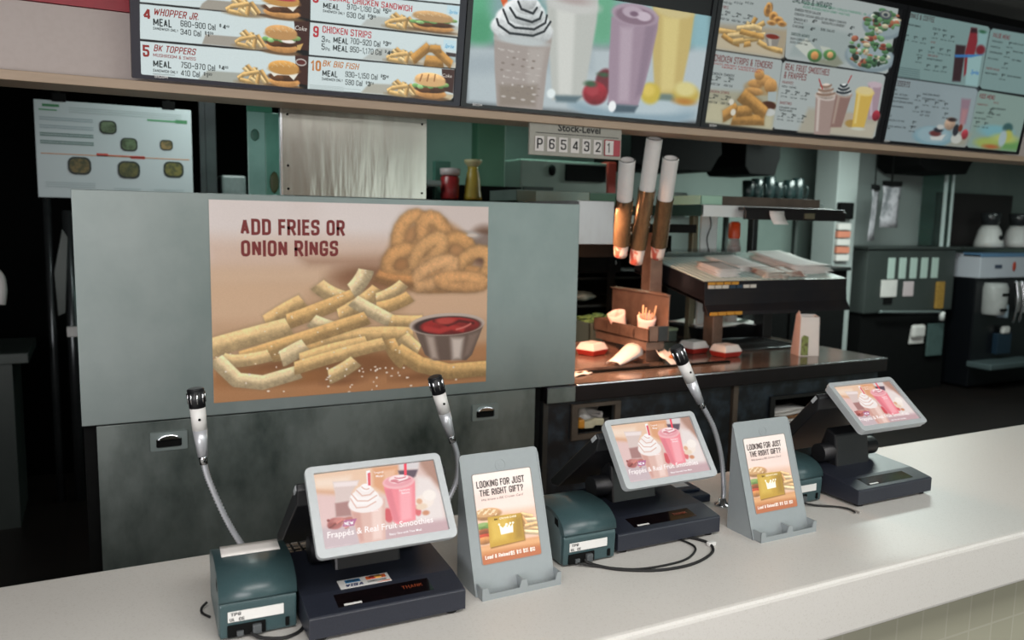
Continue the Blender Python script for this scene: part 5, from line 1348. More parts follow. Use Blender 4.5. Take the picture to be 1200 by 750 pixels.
ART_POSTER = [
['P','e2d2cc',1,[[-0.0131,-0.0159],[1.017,-0.0522],[1.0318,1.1404],[-0.0275,1.0154]]],
['E','ece0dc',60,0.5216,0.0534,0.2126,0.1625,0],
['E','e8dcd8',40,0.103,0.0631,0.1885,0.1672,0],
['P','dcc0ae',50,[[-0.0159,0.1889],[1.0199,0.1838],[1.0322,1.1737],[-0.0279,1.0441]]],
['P','d4b296',45,[[-0.0179,0.3265],[1.0215,0.3108],[1.0322,1.1737],[-0.0279,1.0441]]],
['P','b58f76',30,[[0.2902,0.2808],[0.6699,0.2688],[0.6701,0.3296],[0.3193,0.3318]]],
['P','caa382',40,[[-0.0188,0.3957],[1.0229,0.4226],[1.0322,1.1737],[-0.0279,1.0441]]],
['P','b58258',34,[[-0.0155,0.8028],[1.0277,0.8109],[1.0322,1.1737],[-0.0279,1.0441]]],
['P','b98358',28,[[0.3568,0.79],[1.0273,0.7783],[1.031,1.0741],[0.256,1.019]]],
['P','d8b494',34,[[-0.0188,0.3957],[0.3386,0.405],[0.2588,0.6062],[-0.0216,0.5908]]],
['P','d9b292',30,[[0.6706,0.4595],[1.0231,0.4387],[1.0255,0.632],[0.6711,0.6133]]],
['P','dab99c',30,[[-0.0181,0.3431],[0.3787,0.34],[0.3785,0.406],[-0.019,0.4096]]],
['E','8a5e42',26,0.5215,0.3872,0.1164,0.06,0],
['E','9a6a48',24,0.6059,0.4119,0.1303,0.0455,0],
['E','6e4a36',24,0.985,0.2234,0.0711,0.1108,0],
['P','8e7a70',12,[[0.8687,0.138],[1.0077,0.1523],[1.0095,0.2948],[0.9272,0.2626]]],
['E','c8c0bc',10,0.9146,0.1609,0.0463,0.0218,0],
['E','a87444',14,0.8142,0.4017,0.1966,0.0687,0],
['E','c08c5a',20,0.7685,0.2617,0.1587,0.1854,0],
['E','b07c4c',14,0.6702,0.3372,0.0656,0.0763,0],
['F','d6a067',8,[[0.7325,0.1826],[0.7146,0.2203],[0.692,0.245],[0.6694,0.2518],[0.6512,0.2394],[0.641,0.2105],[0.6407,0.1708],[0.6503,0.128],[0.668,0.0905],[0.6903,0.0656],[0.7129,0.0584],[0.7313,0.0703],[0.7419,0.0991],[0.7423,0.1392],[0.7325,0.1825]],0.0264],
['F','d69f66',8,[[0.8207,0.1328],[0.8269,0.1725],[0.8235,0.2087],[0.8112,0.234],[0.7925,0.2434],[0.7713,0.2351],[0.7517,0.2108],[0.7376,0.1756],[0.7316,0.1364],[0.735,0.1007],[0.7471,0.0756],[0.7654,0.066],[0.7866,0.0737],[0.8063,0.0976],[0.8207,0.1328]],0.027],
['F','d29c62',8,[[0.9269,0.271],[0.9147,0.2985],[0.8935,0.3155],[0.8677,0.3188],[0.8425,0.3079],[0.8228,0.2849],[0.8124,0.2546],[0.8132,0.2228],[0.8252,0.1957],[0.8459,0.1786],[0.8715,0.1748],[0.8968,0.1853],[0.9169,0.2081],[0.9277,0.2387],[0.9269,0.271]],0.0256],
['F','d09a62',8,[[0.7111,0.2649],[0.7184,0.2951],[0.7139,0.3291],[0.6985,0.3602],[0.6754,0.382],[0.6492,0.3903],[0.6252,0.3835],[0.6081,0.3631],[0.601,0.3332],[0.6055,0.2996],[0.6205,0.2689],[0.6433,0.247],[0.6693,0.2383],[0.6935,0.2446],[0.7111,0.2649]],0.0263],
['F','d8a46c',8,[[0.8065,0.1834],[0.8108,0.2025],[0.8044,0.2319],[0.7887,0.2656],[0.7668,0.2969],[0.7431,0.3196],[0.7224,0.3292],[0.7087,0.3239],[0.7046,0.3049],[0.7109,0.2759],[0.7263,0.2425],[0.748,0.2113],[0.7716,0.1884],[0.7925,0.1784],[0.8065,0.1834]],0.027],
['F','cf9860',8,[[0.9628,0.3878],[0.9514,0.4043],[0.9171,0.4203],[0.8672,0.4326],[0.8119,0.4387],[0.7623,0.4375],[0.7278,0.4295],[0.7147,0.4162],[0.7255,0.4002],[0.7582,0.3845],[0.8066,0.3721],[0.8617,0.3656],[0.9126,0.3662],[0.9488,0.3742],[0.9628,0.3878]],0.0282],
['F','d4a068',8,[[0.9776,0.3944],[0.9487,0.4221],[0.9181,0.4337],[0.892,0.427],[0.8754,0.4035],[0.8715,0.3679],[0.881,0.3271],[0.902,0.2891],[0.9305,0.2612],[0.9611,0.2491],[0.9875,0.2552],[1.0046,0.2785],[1.0088,0.3145],[0.9992,0.356],[0.9777,0.3944]],0.026],
['F','dba874',8,[[0.855,0.3145],[0.8543,0.3367],[0.8389,0.3656],[0.8118,0.3952],[0.7787,0.4195],[0.7461,0.4339],[0.7205,0.4356],[0.7068,0.4244],[0.7076,0.4025],[0.7226,0.3741],[0.7491,0.3449],[0.7819,0.3203],[0.8147,0.3055],[0.8408,0.3033],[0.855,0.3145]],0.0274],
['F','d49e68',8,[[0.9826,0.4277],[0.9734,0.4379],[0.9485,0.4443],[0.9129,0.4458],[0.874,0.442],[0.8394,0.4337],[0.8157,0.4228],[0.8076,0.4112],[0.8164,0.4012],[0.8405,0.3947],[0.8753,0.393],[0.9142,0.3966],[0.9495,0.4047],[0.974,0.4158],[0.9826,0.4277]],0.026],
['F','c38a54',9,[[0.5634,0.3807],[0.6166,0.4122],[0.6922,0.4141]],0.0233],
['E','8a5a36',24,0.3767,0.8516,0.3174,0.0753,0],
['E','a06c40',20,0.1888,0.8936,0.1978,0.0382,0],
['E','8a5a38',16,0.8066,0.9406,0.175,0.0256,0],
['E','8e5e3c',14,0.4378,0.936,0.0625,0.0183,0],
['F','e9c084',2.4,[[0.177,0.6017],[0.2399,0.5398],[0.2937,0.5057]],0.0248],
['F','f0cc94',2.4,[[0.3534,0.4273],[0.3882,0.4726],[0.4389,0.4966]],0.028],
['F','e0b476',2.4,[[0.2491,0.6057],[0.3578,0.5525],[0.48,0.4833]],0.0273],
['F','f3d8aa',2.4,[[0.5215,0.3573],[0.5059,0.4093],[0.4748,0.4532]],0.0293],
['F','e9c084',2.4,[[0.5635,0.456],[0.5215,0.5149],[0.4284,0.5856]],0.0275],
['F','f0cc94',2.4,[[0.6596,0.4285],[0.6167,0.4806],[0.5635,0.5014]],0.0217],
['F','e0b476',2.4,[[0.6838,0.4983],[0.6276,0.5421],[0.5636,0.5545]],0.0241],
['F','f3d8aa',2.4,[[0.4799,0.5132],[0.553,0.5767],[0.6278,0.6341]],0.0249],
['F','e9c084',2.4,[[0.617,0.6258],[0.7151,0.639],[0.7373,0.6324]],0.0237],
['F','f0cc94',2.4,[[0.0037,0.7193],[0.1149,0.6771],[0.244,0.6345]],0.0328],
['F','e0b476',2.4,[[0.1994,0.7774],[0.2971,0.763],[0.3772,0.7318]],0.0232],
['F','f3d8aa',2.4,[[0.3326,0.6102],[0.3977,0.6585],[0.4385,0.661]],0.0259],
['F','e9c084',2.4,[[0.3772,0.7169],[0.5214,0.6813],[0.6934,0.7077]],0.0304],
['F','f0cc94',2.4,[[0.6606,0.721],[0.6936,0.77],[0.7159,0.7952]],0.0285],
['F','e0b476',2.4,[[0.0904,0.7831],[0.2581,0.7159],[0.5215,0.6054]],0.0262],
['F','f3d8aa',2.4,[[0.2283,0.7944],[0.2774,0.7541],[0.3021,0.7412]],0.0292],
['F','e9c084',2.4,[[0.2918,0.8144],[0.3872,0.7699],[0.5214,0.7421]],0.0298],
['F','f0cc94',2.4,[[0.0304,0.7782],[0.0668,0.8099],[0.1802,0.7759]],0.0221],
['F','e0b476',2.4,[[0.6065,0.7328],[0.6282,0.8117],[0.661,0.8533]],0.0259],
['F','f3d8aa',2.4,[[0.012,0.7838],[0.0752,0.8899],[0.1599,0.9128],[0.2767,0.8724]],0.0256],
['F','e9c084',2.4,[[0.2719,0.8498],[0.4074,0.7941],[0.585,0.7467]],0.0237],
['F','f0cc94',2.4,[[0.3917,0.9057],[0.4276,0.8864],[0.4795,0.8378]],0.0266],
['F','e0b476',2.4,[[0.639,0.7893],[0.7274,0.8747],[0.8408,0.9246],[0.9991,0.9229]],0.0305],
['P','6e5a50',3,[[0.6953,0.6456],[0.9877,0.6623],[0.9388,0.8365],[0.9157,0.8669],[0.7834,0.8558],[0.7472,0.8212]]],
['P','b8a498',12,[[0.7488,0.7113],[0.7825,0.7214],[0.8003,0.8493],[0.772,0.8469]]],
['P','d8c8be',14,[[0.8508,0.7338],[0.9028,0.7373],[0.8923,0.8569],[0.8576,0.8588]]],
['P','8a7468',10,[[0.926,0.7228],[0.967,0.7094],[0.9271,0.8356],[0.9038,0.8498]]],
['E','c8b4a8',2,0.8376,0.6569,0.1525,0.0634,0],
['E','3e2a26',3,0.8377,0.6632,0.1372,0.0523,0],
['E','8c1f1c',3,0.848,0.667,0.121,0.0476,1],
['C','b83430',6,[[0.7486,0.6737],[0.8049,0.6928],[0.8503,0.6735],[0.8965,0.689]],0.0101],
['C','5e1210',4,[[0.782,0.6349],[0.8388,0.6617],[0.8845,0.6405],[0.9429,0.6565]],0.0056],
['E','c0453c',5,0.8272,0.6373,0.0389,0.019,0],
['C','d8786e',3,[[0.8734,0.6876],[0.9139,0.6772],[0.9312,0.659]],0.0035],
['E','d8c8bc',3,0.9319,0.1608,0.0209,0.0094,0],
['E','f4e6d8',1.5,0.444,0.9086,0.0025,0.0057,0],
['E','f4e6d8',1.5,0.3784,0.9199,0.0048,0.0033,0],
['E','f4e6d8',1.5,0.5492,0.9524,0.0023,0.0043,0],
['E','f4e6d8',1.5,0.6802,0.9422,0.0046,0.0036,0],
['E','f4e6d8',1.5,0.4497,0.8732,0.0036,0.0058,0],
['E','f4e6d8',1.5,0.5608,0.9756,0.0034,0.0054,0],
['E','f4e6d8',1.5,0.1163,0.8666,0.0038,0.005,0],
['E','f4e6d8',1.5,0.5072,0.8752,0.0029,0.0037,0],
['E','f4e6d8',1.5,0.463,0.9704,0.0027,0.0058,0],
['E','f4e6d8',1.5,0.8626,0.9024,0.0036,0.0048,0],
['E','f4e6d8',1.5,0.3836,0.9098,0.0048,0.0034,0],
['E','f4e6d8',1.5,0.5628,0.8849,0.004,0.0059,0],
['E','f4e6d8',1.5,0.2055,0.8376,0.0022,0.0045,0],
['E','f4e6d8',1.5,0.382,0.8636,0.0035,0.0058,0],
['E','f4e6d8',1.5,0.5067,0.918,0.0041,0.0034,0],
['E','f4e6d8',1.5,0.5568,0.8915,0.0041,0.006,0],
['E','f4e6d8',1.5,0.3929,0.9284,0.0039,0.0035,0],
['E','f4e6d8',1.5,0.4589,0.9954,0.0052,0.0034,0],
['E','f4e6d8',1.5,0.6825,1.0132,0.003,0.0051,0],
['E','f4e6d8',1.5,0.3896,0.9024,0.0041,0.0048,0],
['E','f4e6d8',1.5,0.6201,0.8852,0.0033,0.0058,0],
['E','f4e6d8',1.5,0.5611,0.9306,0.0034,0.0061,0],
['E','f4e6d8',1.5,0.5556,0.87,0.0047,0.0041,0],
['E','f4e6d8',1.5,0.5109,0.8929,0.0035,0.0041,0],
['E','f4e6d8',1.5,0.1047,0.9097,0.0022,0.0052,0],
['E','f4e6d8',1.5,0.384,0.9582,0.0045,0.0045,0],
['E','f4e6d8',1.5,0.5991,0.9059,0.0045,0.0044,0],
['E','f4e6d8',1.5,0.2294,0.9667,0.0031,0.0041,0],
['E','f4e6d8',1.5,0.6481,0.9275,0.0044,0.0037,0],
['E','f4e6d8',1.5,0.6426,0.9114,0.0023,0.0062,0],
['E','f4e6d8',1.5,0.1776,0.9589,0.0048,0.0047,0],
['E','f4e6d8',1.5,0.3803,0.8602,0.0027,0.0042,0],
['E','f4e6d8',1.5,0.5676,1.0031,0.0033,0.0035,0],
['E','f4e6d8',1.5,0.5393,0.885,0.0024,0.0048,0],
['E','f4e6d8',1.5,0.5947,0.88,0.0036,0.0053,0],
['E','f4e6d8',1.5,0.6168,0.9264,0.0051,0.0036,0],
['E','f4e6d8',1.5,0.6926,0.9888,0.0051,0.0047,0],
['E','f4e6d8',1.5,0.407,0.8609,0.0037,0.0035,0],
['E','f4e6d8',1.5,0.5733,0.8807,0.0046,0.0038,0],
['E','f4e6d8',1.5,0.0405,0.8446,0.0031,0.0045,0],
['E','f4e6d8',1.5,0.4967,0.886,0.0036,0.006,0],
['E','f4e6d8',1.5,0.5432,0.997,0.0022,0.0062,0],
['E','f4e6d8',1.5,0.8734,0.9744,0.0041,0.005,0],
['E','f4e6d8',1.5,0.6643,0.8862,0.0043,0.0048,0],
['E','f4e6d8',1.5,0.469,0.9593,0.0043,0.0034,0],
['E','f4e6d8',1.5,0.6762,0.9421,0.0038,0.0051,0],
['E','f6e4c6',1.5,0.4036,0.4689,0.003,0.0035,0],
['E','f6e4c6',1.5,0.1909,0.7293,0.0029,0.0035,0],
['E','f6e4c6',1.5,0.1368,0.8139,0.0028,0.0035,0],
['E','f6e4c6',1.5,0.392,0.5231,0.003,0.0036,0],
['E','f6e4c6',1.5,0.2601,0.5803,0.0029,0.0035,0],
['E','f6e4c6',1.5,0.2615,0.5882,0.0029,0.0035,0],
['E','f6e4c6',1.5,0.1038,0.7758,0.0028,0.0035,0],
['E','f6e4c6',1.5,0.4207,0.4903,0.003,0.0036,0],
['E','f6e4c6',1.5,0.6125,0.7401,0.0032,0.0037,0],
['E','f6e4c6',1.5,0.5464,0.465,0.0032,0.0036,0],
['E','f6e4c6',1.5,0.5325,0.4788,0.0031,0.0036,0],
['E','f6e4c6',1.5,0.5205,0.3628,0.0031,0.0036,0],
['E','f6e4c6',1.5,0.4864,0.4175,0.0031,0.0036,0],
['E','f6e4c6',1.5,0.4181,0.654,0.0031,0.0036,0],
['E','f6e4c6',1.5,0.4391,0.7596,0.0031,0.0036,0],
['E','f6e4c6',1.5,0.0121,0.7693,0.0027,0.0034,0],
['E','f6e4c6',1.5,0.4297,0.483,0.0031,0.0036,0],
['E','f6e4c6',1.5,0.5767,0.5871,0.0032,0.0037,0],
['E','f6e4c6',1.5,0.4294,0.4666,0.0031,0.0036,0],
['E','f6e4c6',1.5,0.6771,0.6888,0.0033,0.0037,0],
['E','f6e4c6',1.5,0.5191,0.3514,0.0031,0.0036,0],
['E','f6e4c6',1.5,0.2835,0.7378,0.003,0.0035,0],
['E','f6e4c6',1.5,0.5029,0.7061,0.0031,0.0036,0],
['E','f6e4c6',1.5,0.349,0.668,0.003,0.0036,0],
['E','f6e4c6',1.5,0.6202,0.4505,0.0032,0.0037,0],
['E','f6e4c6',1.5,0.2902,0.7378,0.003,0.0035,0],
['E','f6e4c6',1.5,0.4777,0.8437,0.0031,0.0037,0],
['E','f6e4c6',1.5,0.506,0.5927,0.0031,0.0036,0],
['E','f6e4c6',1.5,0.4512,0.8441,0.0031,0.0036,0],
['E','f6e4c6',1.5,0.2153,0.7656,0.0029,0.0035,0],
['E','f6e4c6',1.5,0.6047,0.5997,0.0032,0.0037,0],
['E','f6e4c6',1.5,0.4049,0.7785,0.0031,0.0036,0],
['E','f6e4c6',1.5,0.0567,0.7577,0.0028,0.0034,0],
['E','f6e4c6',1.5,0.2014,0.7718,0.0029,0.0035,0],
['E','f6e4c6',1.5,0.5025,0.398,0.0031,0.0036,0],
['E','f6e4c6',1.5,0.4986,0.695,0.0031,0.0036,0],
['E','f6e4c6',1.5,0.4465,0.7591,0.0031,0.0036,0],
['E','f6e4c6',1.5,0.3629,0.7192,0.003,0.0036,0],
['E','f6e4c6',1.5,0.5961,0.4555,0.0032,0.0036,0],
['E','f6e4c6',1.5,0.2097,0.56,0.0029,0.0035,0],
['E','f6e4c6',1.5,0.7152,0.7827,0.0033,0.0038,0],
['E','f6e4c6',1.5,0.4928,0.5026,0.0031,0.0036,0],
['E','f6e4c6',1.5,0.6318,0.4456,0.0032,0.0037,0],
['E','f6e4c6',1.5,0.0218,0.781,0.0027,0.0034,0],
['E','f6e4c6',1.5,0.6213,0.7409,0.0032,0.0037,0],
['E','f6e4c6',1.5,0.4977,0.3852,0.0031,0.0036,0],
['E','f6e4c6',1.5,0.4368,0.5687,0.0031,0.0036,0],
['E','f6e4c6',1.5,0.4334,0.8548,0.0031,0.0036,0],
['E','f6e4c6',1.5,0.4369,0.482,0.0031,0.0036,0],
['E','f6e4c6',1.5,0.3898,0.4348,0.003,0.0035,0],
['E','f6e4c6',1.5,0.7036,0.7562,0.0033,0.0038,0],
['E','f6e4c6',1.5,0.5599,0.491,0.0032,0.0036,0],
['E','f6e4c6',1.5,0.6008,0.6019,0.0032,0.0037,0],
['E','f6e4c6',1.5,0.2971,0.8068,0.003,0.0036,0],
['E','f6e4c6',1.5,0.6184,0.6295,0.0032,0.0037,0],
['E','f6e4c6',1.5,0.6328,0.784,0.0033,0.0037,0],
['E','f6e4c6',1.5,0.1696,0.6518,0.0029,0.0035,0],
['E','f6e4c6',1.5,0.3457,0.5477,0.003,0.0035,0],
['E','f6e4c6',1.5,0.6477,0.791,0.0033,0.0037,0],
['E','f6e4c6',1.5,0.6475,0.8011,0.0033,0.0037,0],
['T','ADD FRIES OR',0.0963,0.1688,0.3514,0.0807,'7c2423',0,1.0],
['T','ONION RINGS',0.097,0.275,0.3252,0.0811,'7c2423',0,1.0],
]
ART_TERMINAL = [
['P','dcc0b8',1,[[-0.0624,-0.3817],[1.2045,-0.1496],[0.9677,1.3241],[-0.2072,1.0209]]],
['P','e8c4a8',40,[[-0.0246,-0.0517],[0.6007,-0.0591],[0.5409,0.3859],[-0.0341,0.2615]]],
['P','f0d8c4',30,[[-0.0004,0.0592],[0.2913,0.0762],[0.2736,0.2222],[-0.002,0.185]]],
['P','d8a888',20,[[-0.0159,0.2029],[0.1824,0.2663],[0.1396,0.32],[0.0008,0.269]]],
['P','e0c0bc',30,[[-0.0108,0.2665],[0.3403,0.3847],[0.1724,0.7595],[-0.0327,0.7902]]],
['P','c8b4b8',25,[[-0.0241,0.7124],[0.3185,0.7537],[0.2741,1.1055],[-0.0355,1.0262]]],
['P','b08878',30,[[0.8596,-0.0315],[1.0497,-0.0405],[1.047,0.4954],[0.9826,0.3938],[0.8922,0.1093]]],
['P','e8dcd8',30,[[0.828,0.1853],[0.9375,0.2519],[1.0082,0.487],[0.9875,0.9548],[0.7147,0.785]]],
['P','c4a4a8',30,[[0.4808,0.8334],[1.0453,0.8412],[1.0125,1.0451],[0.4569,1.0113]]],
['P','dca078',20,[[0.4766,0.0048],[0.6962,0.0039],[0.6672,0.3052],[0.5409,0.3859],[0.4562,0.2607]]],
['P','e8b898',16,[[0.5583,0.0649],[0.6618,0.0635],[0.6383,0.234],[0.5577,0.2606]]],
['P','5c4c58',10,[[0.6842,0.09],[0.8534,0.1016],[0.82,0.1947],[0.7819,0.2309],[0.6879,0.1568]]],
['P','d8d0d0',14,[[0.6992,-0.0178],[0.8824,-0.0046],[0.8534,0.1016],[0.6999,0.0711]]],
['P','d8c4be',8,[[0.1431,0.1312],[0.3566,0.1541],[0.2756,0.3074],[0.2432,0.6232],[0.1186,0.6045],[0.1455,0.3213]]],
['P','a87c78',10,[[0.1337,0.4228],[0.25,0.4173],[0.2445,0.6132],[0.1249,0.6019]]],
['P','ecdedb',10,[[0.1479,0.1428],[0.3432,0.162],[0.3293,0.2233],[0.1467,0.206]]],
['E','b06460',8,0.1094,0.6837,0.0583,0.0747,0],
['E','c88078',8,0.1491,0.6524,0.0469,0.0396,0],
['E','96504c',8,0.077,0.7064,0.0278,0.0353,0],
['E','b87068',8,0.2195,0.6689,0.052,0.0476,0],
['E','8c4440',3,0.0617,0.6319,0.0116,0.0178,1],
['E','b86c64',3,0.1092,0.706,0.0116,0.0177,1],
['E','d09088',3,0.1685,0.6814,0.0117,0.0178,1],
['E','8c4440',3,0.0648,0.7196,0.0116,0.0176,1],
['E','b86c64',3,0.1236,0.6952,0.0116,0.0177,1],
['E','d09088',3,0.183,0.6706,0.0117,0.0178,1],
['E','8c4440',3,0.0791,0.7089,0.0116,0.0177,1],
['E','b86c64',3,0.1381,0.6844,0.0117,0.0178,1],
['E','d09088',3,0.1857,0.7586,0.0117,0.0177,1],
['E','8c4440',3,0.0934,0.6982,0.0116,0.0177,1],
['E','b86c64',3,0.1526,0.6736,0.0117,0.0178,1],
['E','d09088',3,0.2002,0.7479,0.0117,0.0177,1],
['E','8c4440',3,0.1078,0.6874,0.0116,0.0177,1],
['E','b86c64',3,0.1671,0.6627,0.0117,0.0178,1],
['E','cf5058',7,0.5328,0.6798,0.0366,0.0968,0],
['E','d86468',7,0.7762,0.6725,0.0301,0.0738,0],
['E','f2e4da',10,0.8513,0.5611,0.0763,0.0954,0],
['E','f6ece4',8,0.9021,0.4858,0.0564,0.0755,0],
['E','e8d0b8',8,0.8152,0.6281,0.0505,0.0454,0],
['E','cc8a68',8,0.8406,0.7192,0.0303,0.0328,0],
['E','dca888',8,0.807,0.5513,0.0253,0.0374,0],
['P','dcb4a8',5,[[0.2403,0.4465],[0.5325,0.448],[0.4739,0.9952],[0.2699,0.9948]]],
['P','eccec4',16,[[0.4119,0.5057],[0.4998,0.5043],[0.4502,0.9691],[0.3762,0.971]]],
['P','cf9c90',14,[[0.2494,0.573],[0.3174,0.5679],[0.3054,0.9535],[0.2795,0.9671]]],
['P','f08a94',5,[[0.54,0.2784],[0.8068,0.258],[0.7457,0.7923],[0.5832,0.8165],[0.5611,0.749]]],
['P','f6a8b0',16,[[0.6613,0.3473],[0.765,0.3476],[0.7176,0.7647],[0.6255,0.785]]],
['P','e07c88',12,[[0.5431,0.3221],[0.5989,0.334],[0.6133,0.7821],[0.5644,0.7706]]],
['E','f0b4b8',4,0.6692,0.2448,0.1342,0.0969,0],
['E','e8a0a8',4,0.6703,0.2363,0.1164,0.0718,0],
['E','f8dcdc',4,0.6679,0.2074,0.0758,0.0593,0],
['E','d88890',3,0.6398,0.2235,0.0377,0.0211,0],
['E','f8e4e4',4,0.7062,0.1934,0.0507,0.0425,0],
['C','d07c88',3,[[0.6147,0.2183],[0.6611,0.2562],[0.7289,0.2353],[0.7707,0.2176]],0.0063],
['C','d07c88',3,[[0.6456,0.181],[0.6805,0.21],[0.7356,0.1885]],0.005],
['E','f2e8e4',5,0.3722,0.4759,0.1398,0.1258,0],
['E','f6efec',5,0.3705,0.3913,0.1157,0.1063,0],
['E','f2e8e4',5,0.3796,0.3191,0.0781,0.0824,0],
['E','f8f2f0',4,0.3928,0.2644,0.0416,0.0539,0],
['C','d8ab9c',4,[[0.2597,0.3881],[0.2925,0.5207],[0.3718,0.5281],[0.4537,0.4729]],0.0042],
['C','d8ab9c',4,[[0.2731,0.3279],[0.3098,0.4306],[0.3943,0.4493],[0.4706,0.3919]],0.0042],
['C','d8ab9c',4,[[0.3156,0.2842],[0.3544,0.3709],[0.417,0.3697],[0.4542,0.3245]],0.0042],
['C','d8ab9c',4,[[0.3632,0.2518],[0.3876,0.306],[0.4178,0.2847]],0.0043],
['P','f6f2f2',3,[[0.4216,0.0375],[0.4539,0.0331],[0.4404,0.2359],[0.4085,0.24]]],
['P','e05a68',2,[[0.4299,0.0718],[0.4535,0.0657],[0.4379,0.2461],[0.4158,0.2415]]],
['P','f0485c',2,[[0.7452,-0.0088],[0.7688,-0.0087],[0.7488,0.1692],[0.7253,0.1688]]],
['P','b0608c',3,[[0.1819,0.6601],[0.2815,0.6588],[0.2487,0.7473],[0.1626,0.741]]],
['T','NEW',0.178,0.7325,0.0704,0.0475,'ffffff',0,0.2],
['T','Frappés & Real Fruit Smoothies',0.032,0.8618,0.8684,0.0777,'fff6f4',0.12,0.35],
['T','Enjoy One with Your Meal.',0.5126,0.9477,0.2684,0.0277,'ffffff',0,0.4],
['T','Tropical',0.4805,0.0929,0.0784,0.0297,'fff4ee',0,0.4],
['T','Mango',0.4918,0.143,0.0609,0.0296,'fff4ee',0,0.4],
['T','Strawberry',0.6594,0.3792,0.0904,0.0251,'fff0f0',0,0.3],
['T','Banana',0.6742,0.4212,0.0677,0.0251,'fff0f0',0,0.3],
['T','Mocha',0.4053,0.6046,0.0544,0.0243,'fff0f0',0,0.3],
['T','Serving suggestion shown. Limited time.',0.0101,0.9829,0.1917,0.0115,'f0e0e0',0,0.2],
]
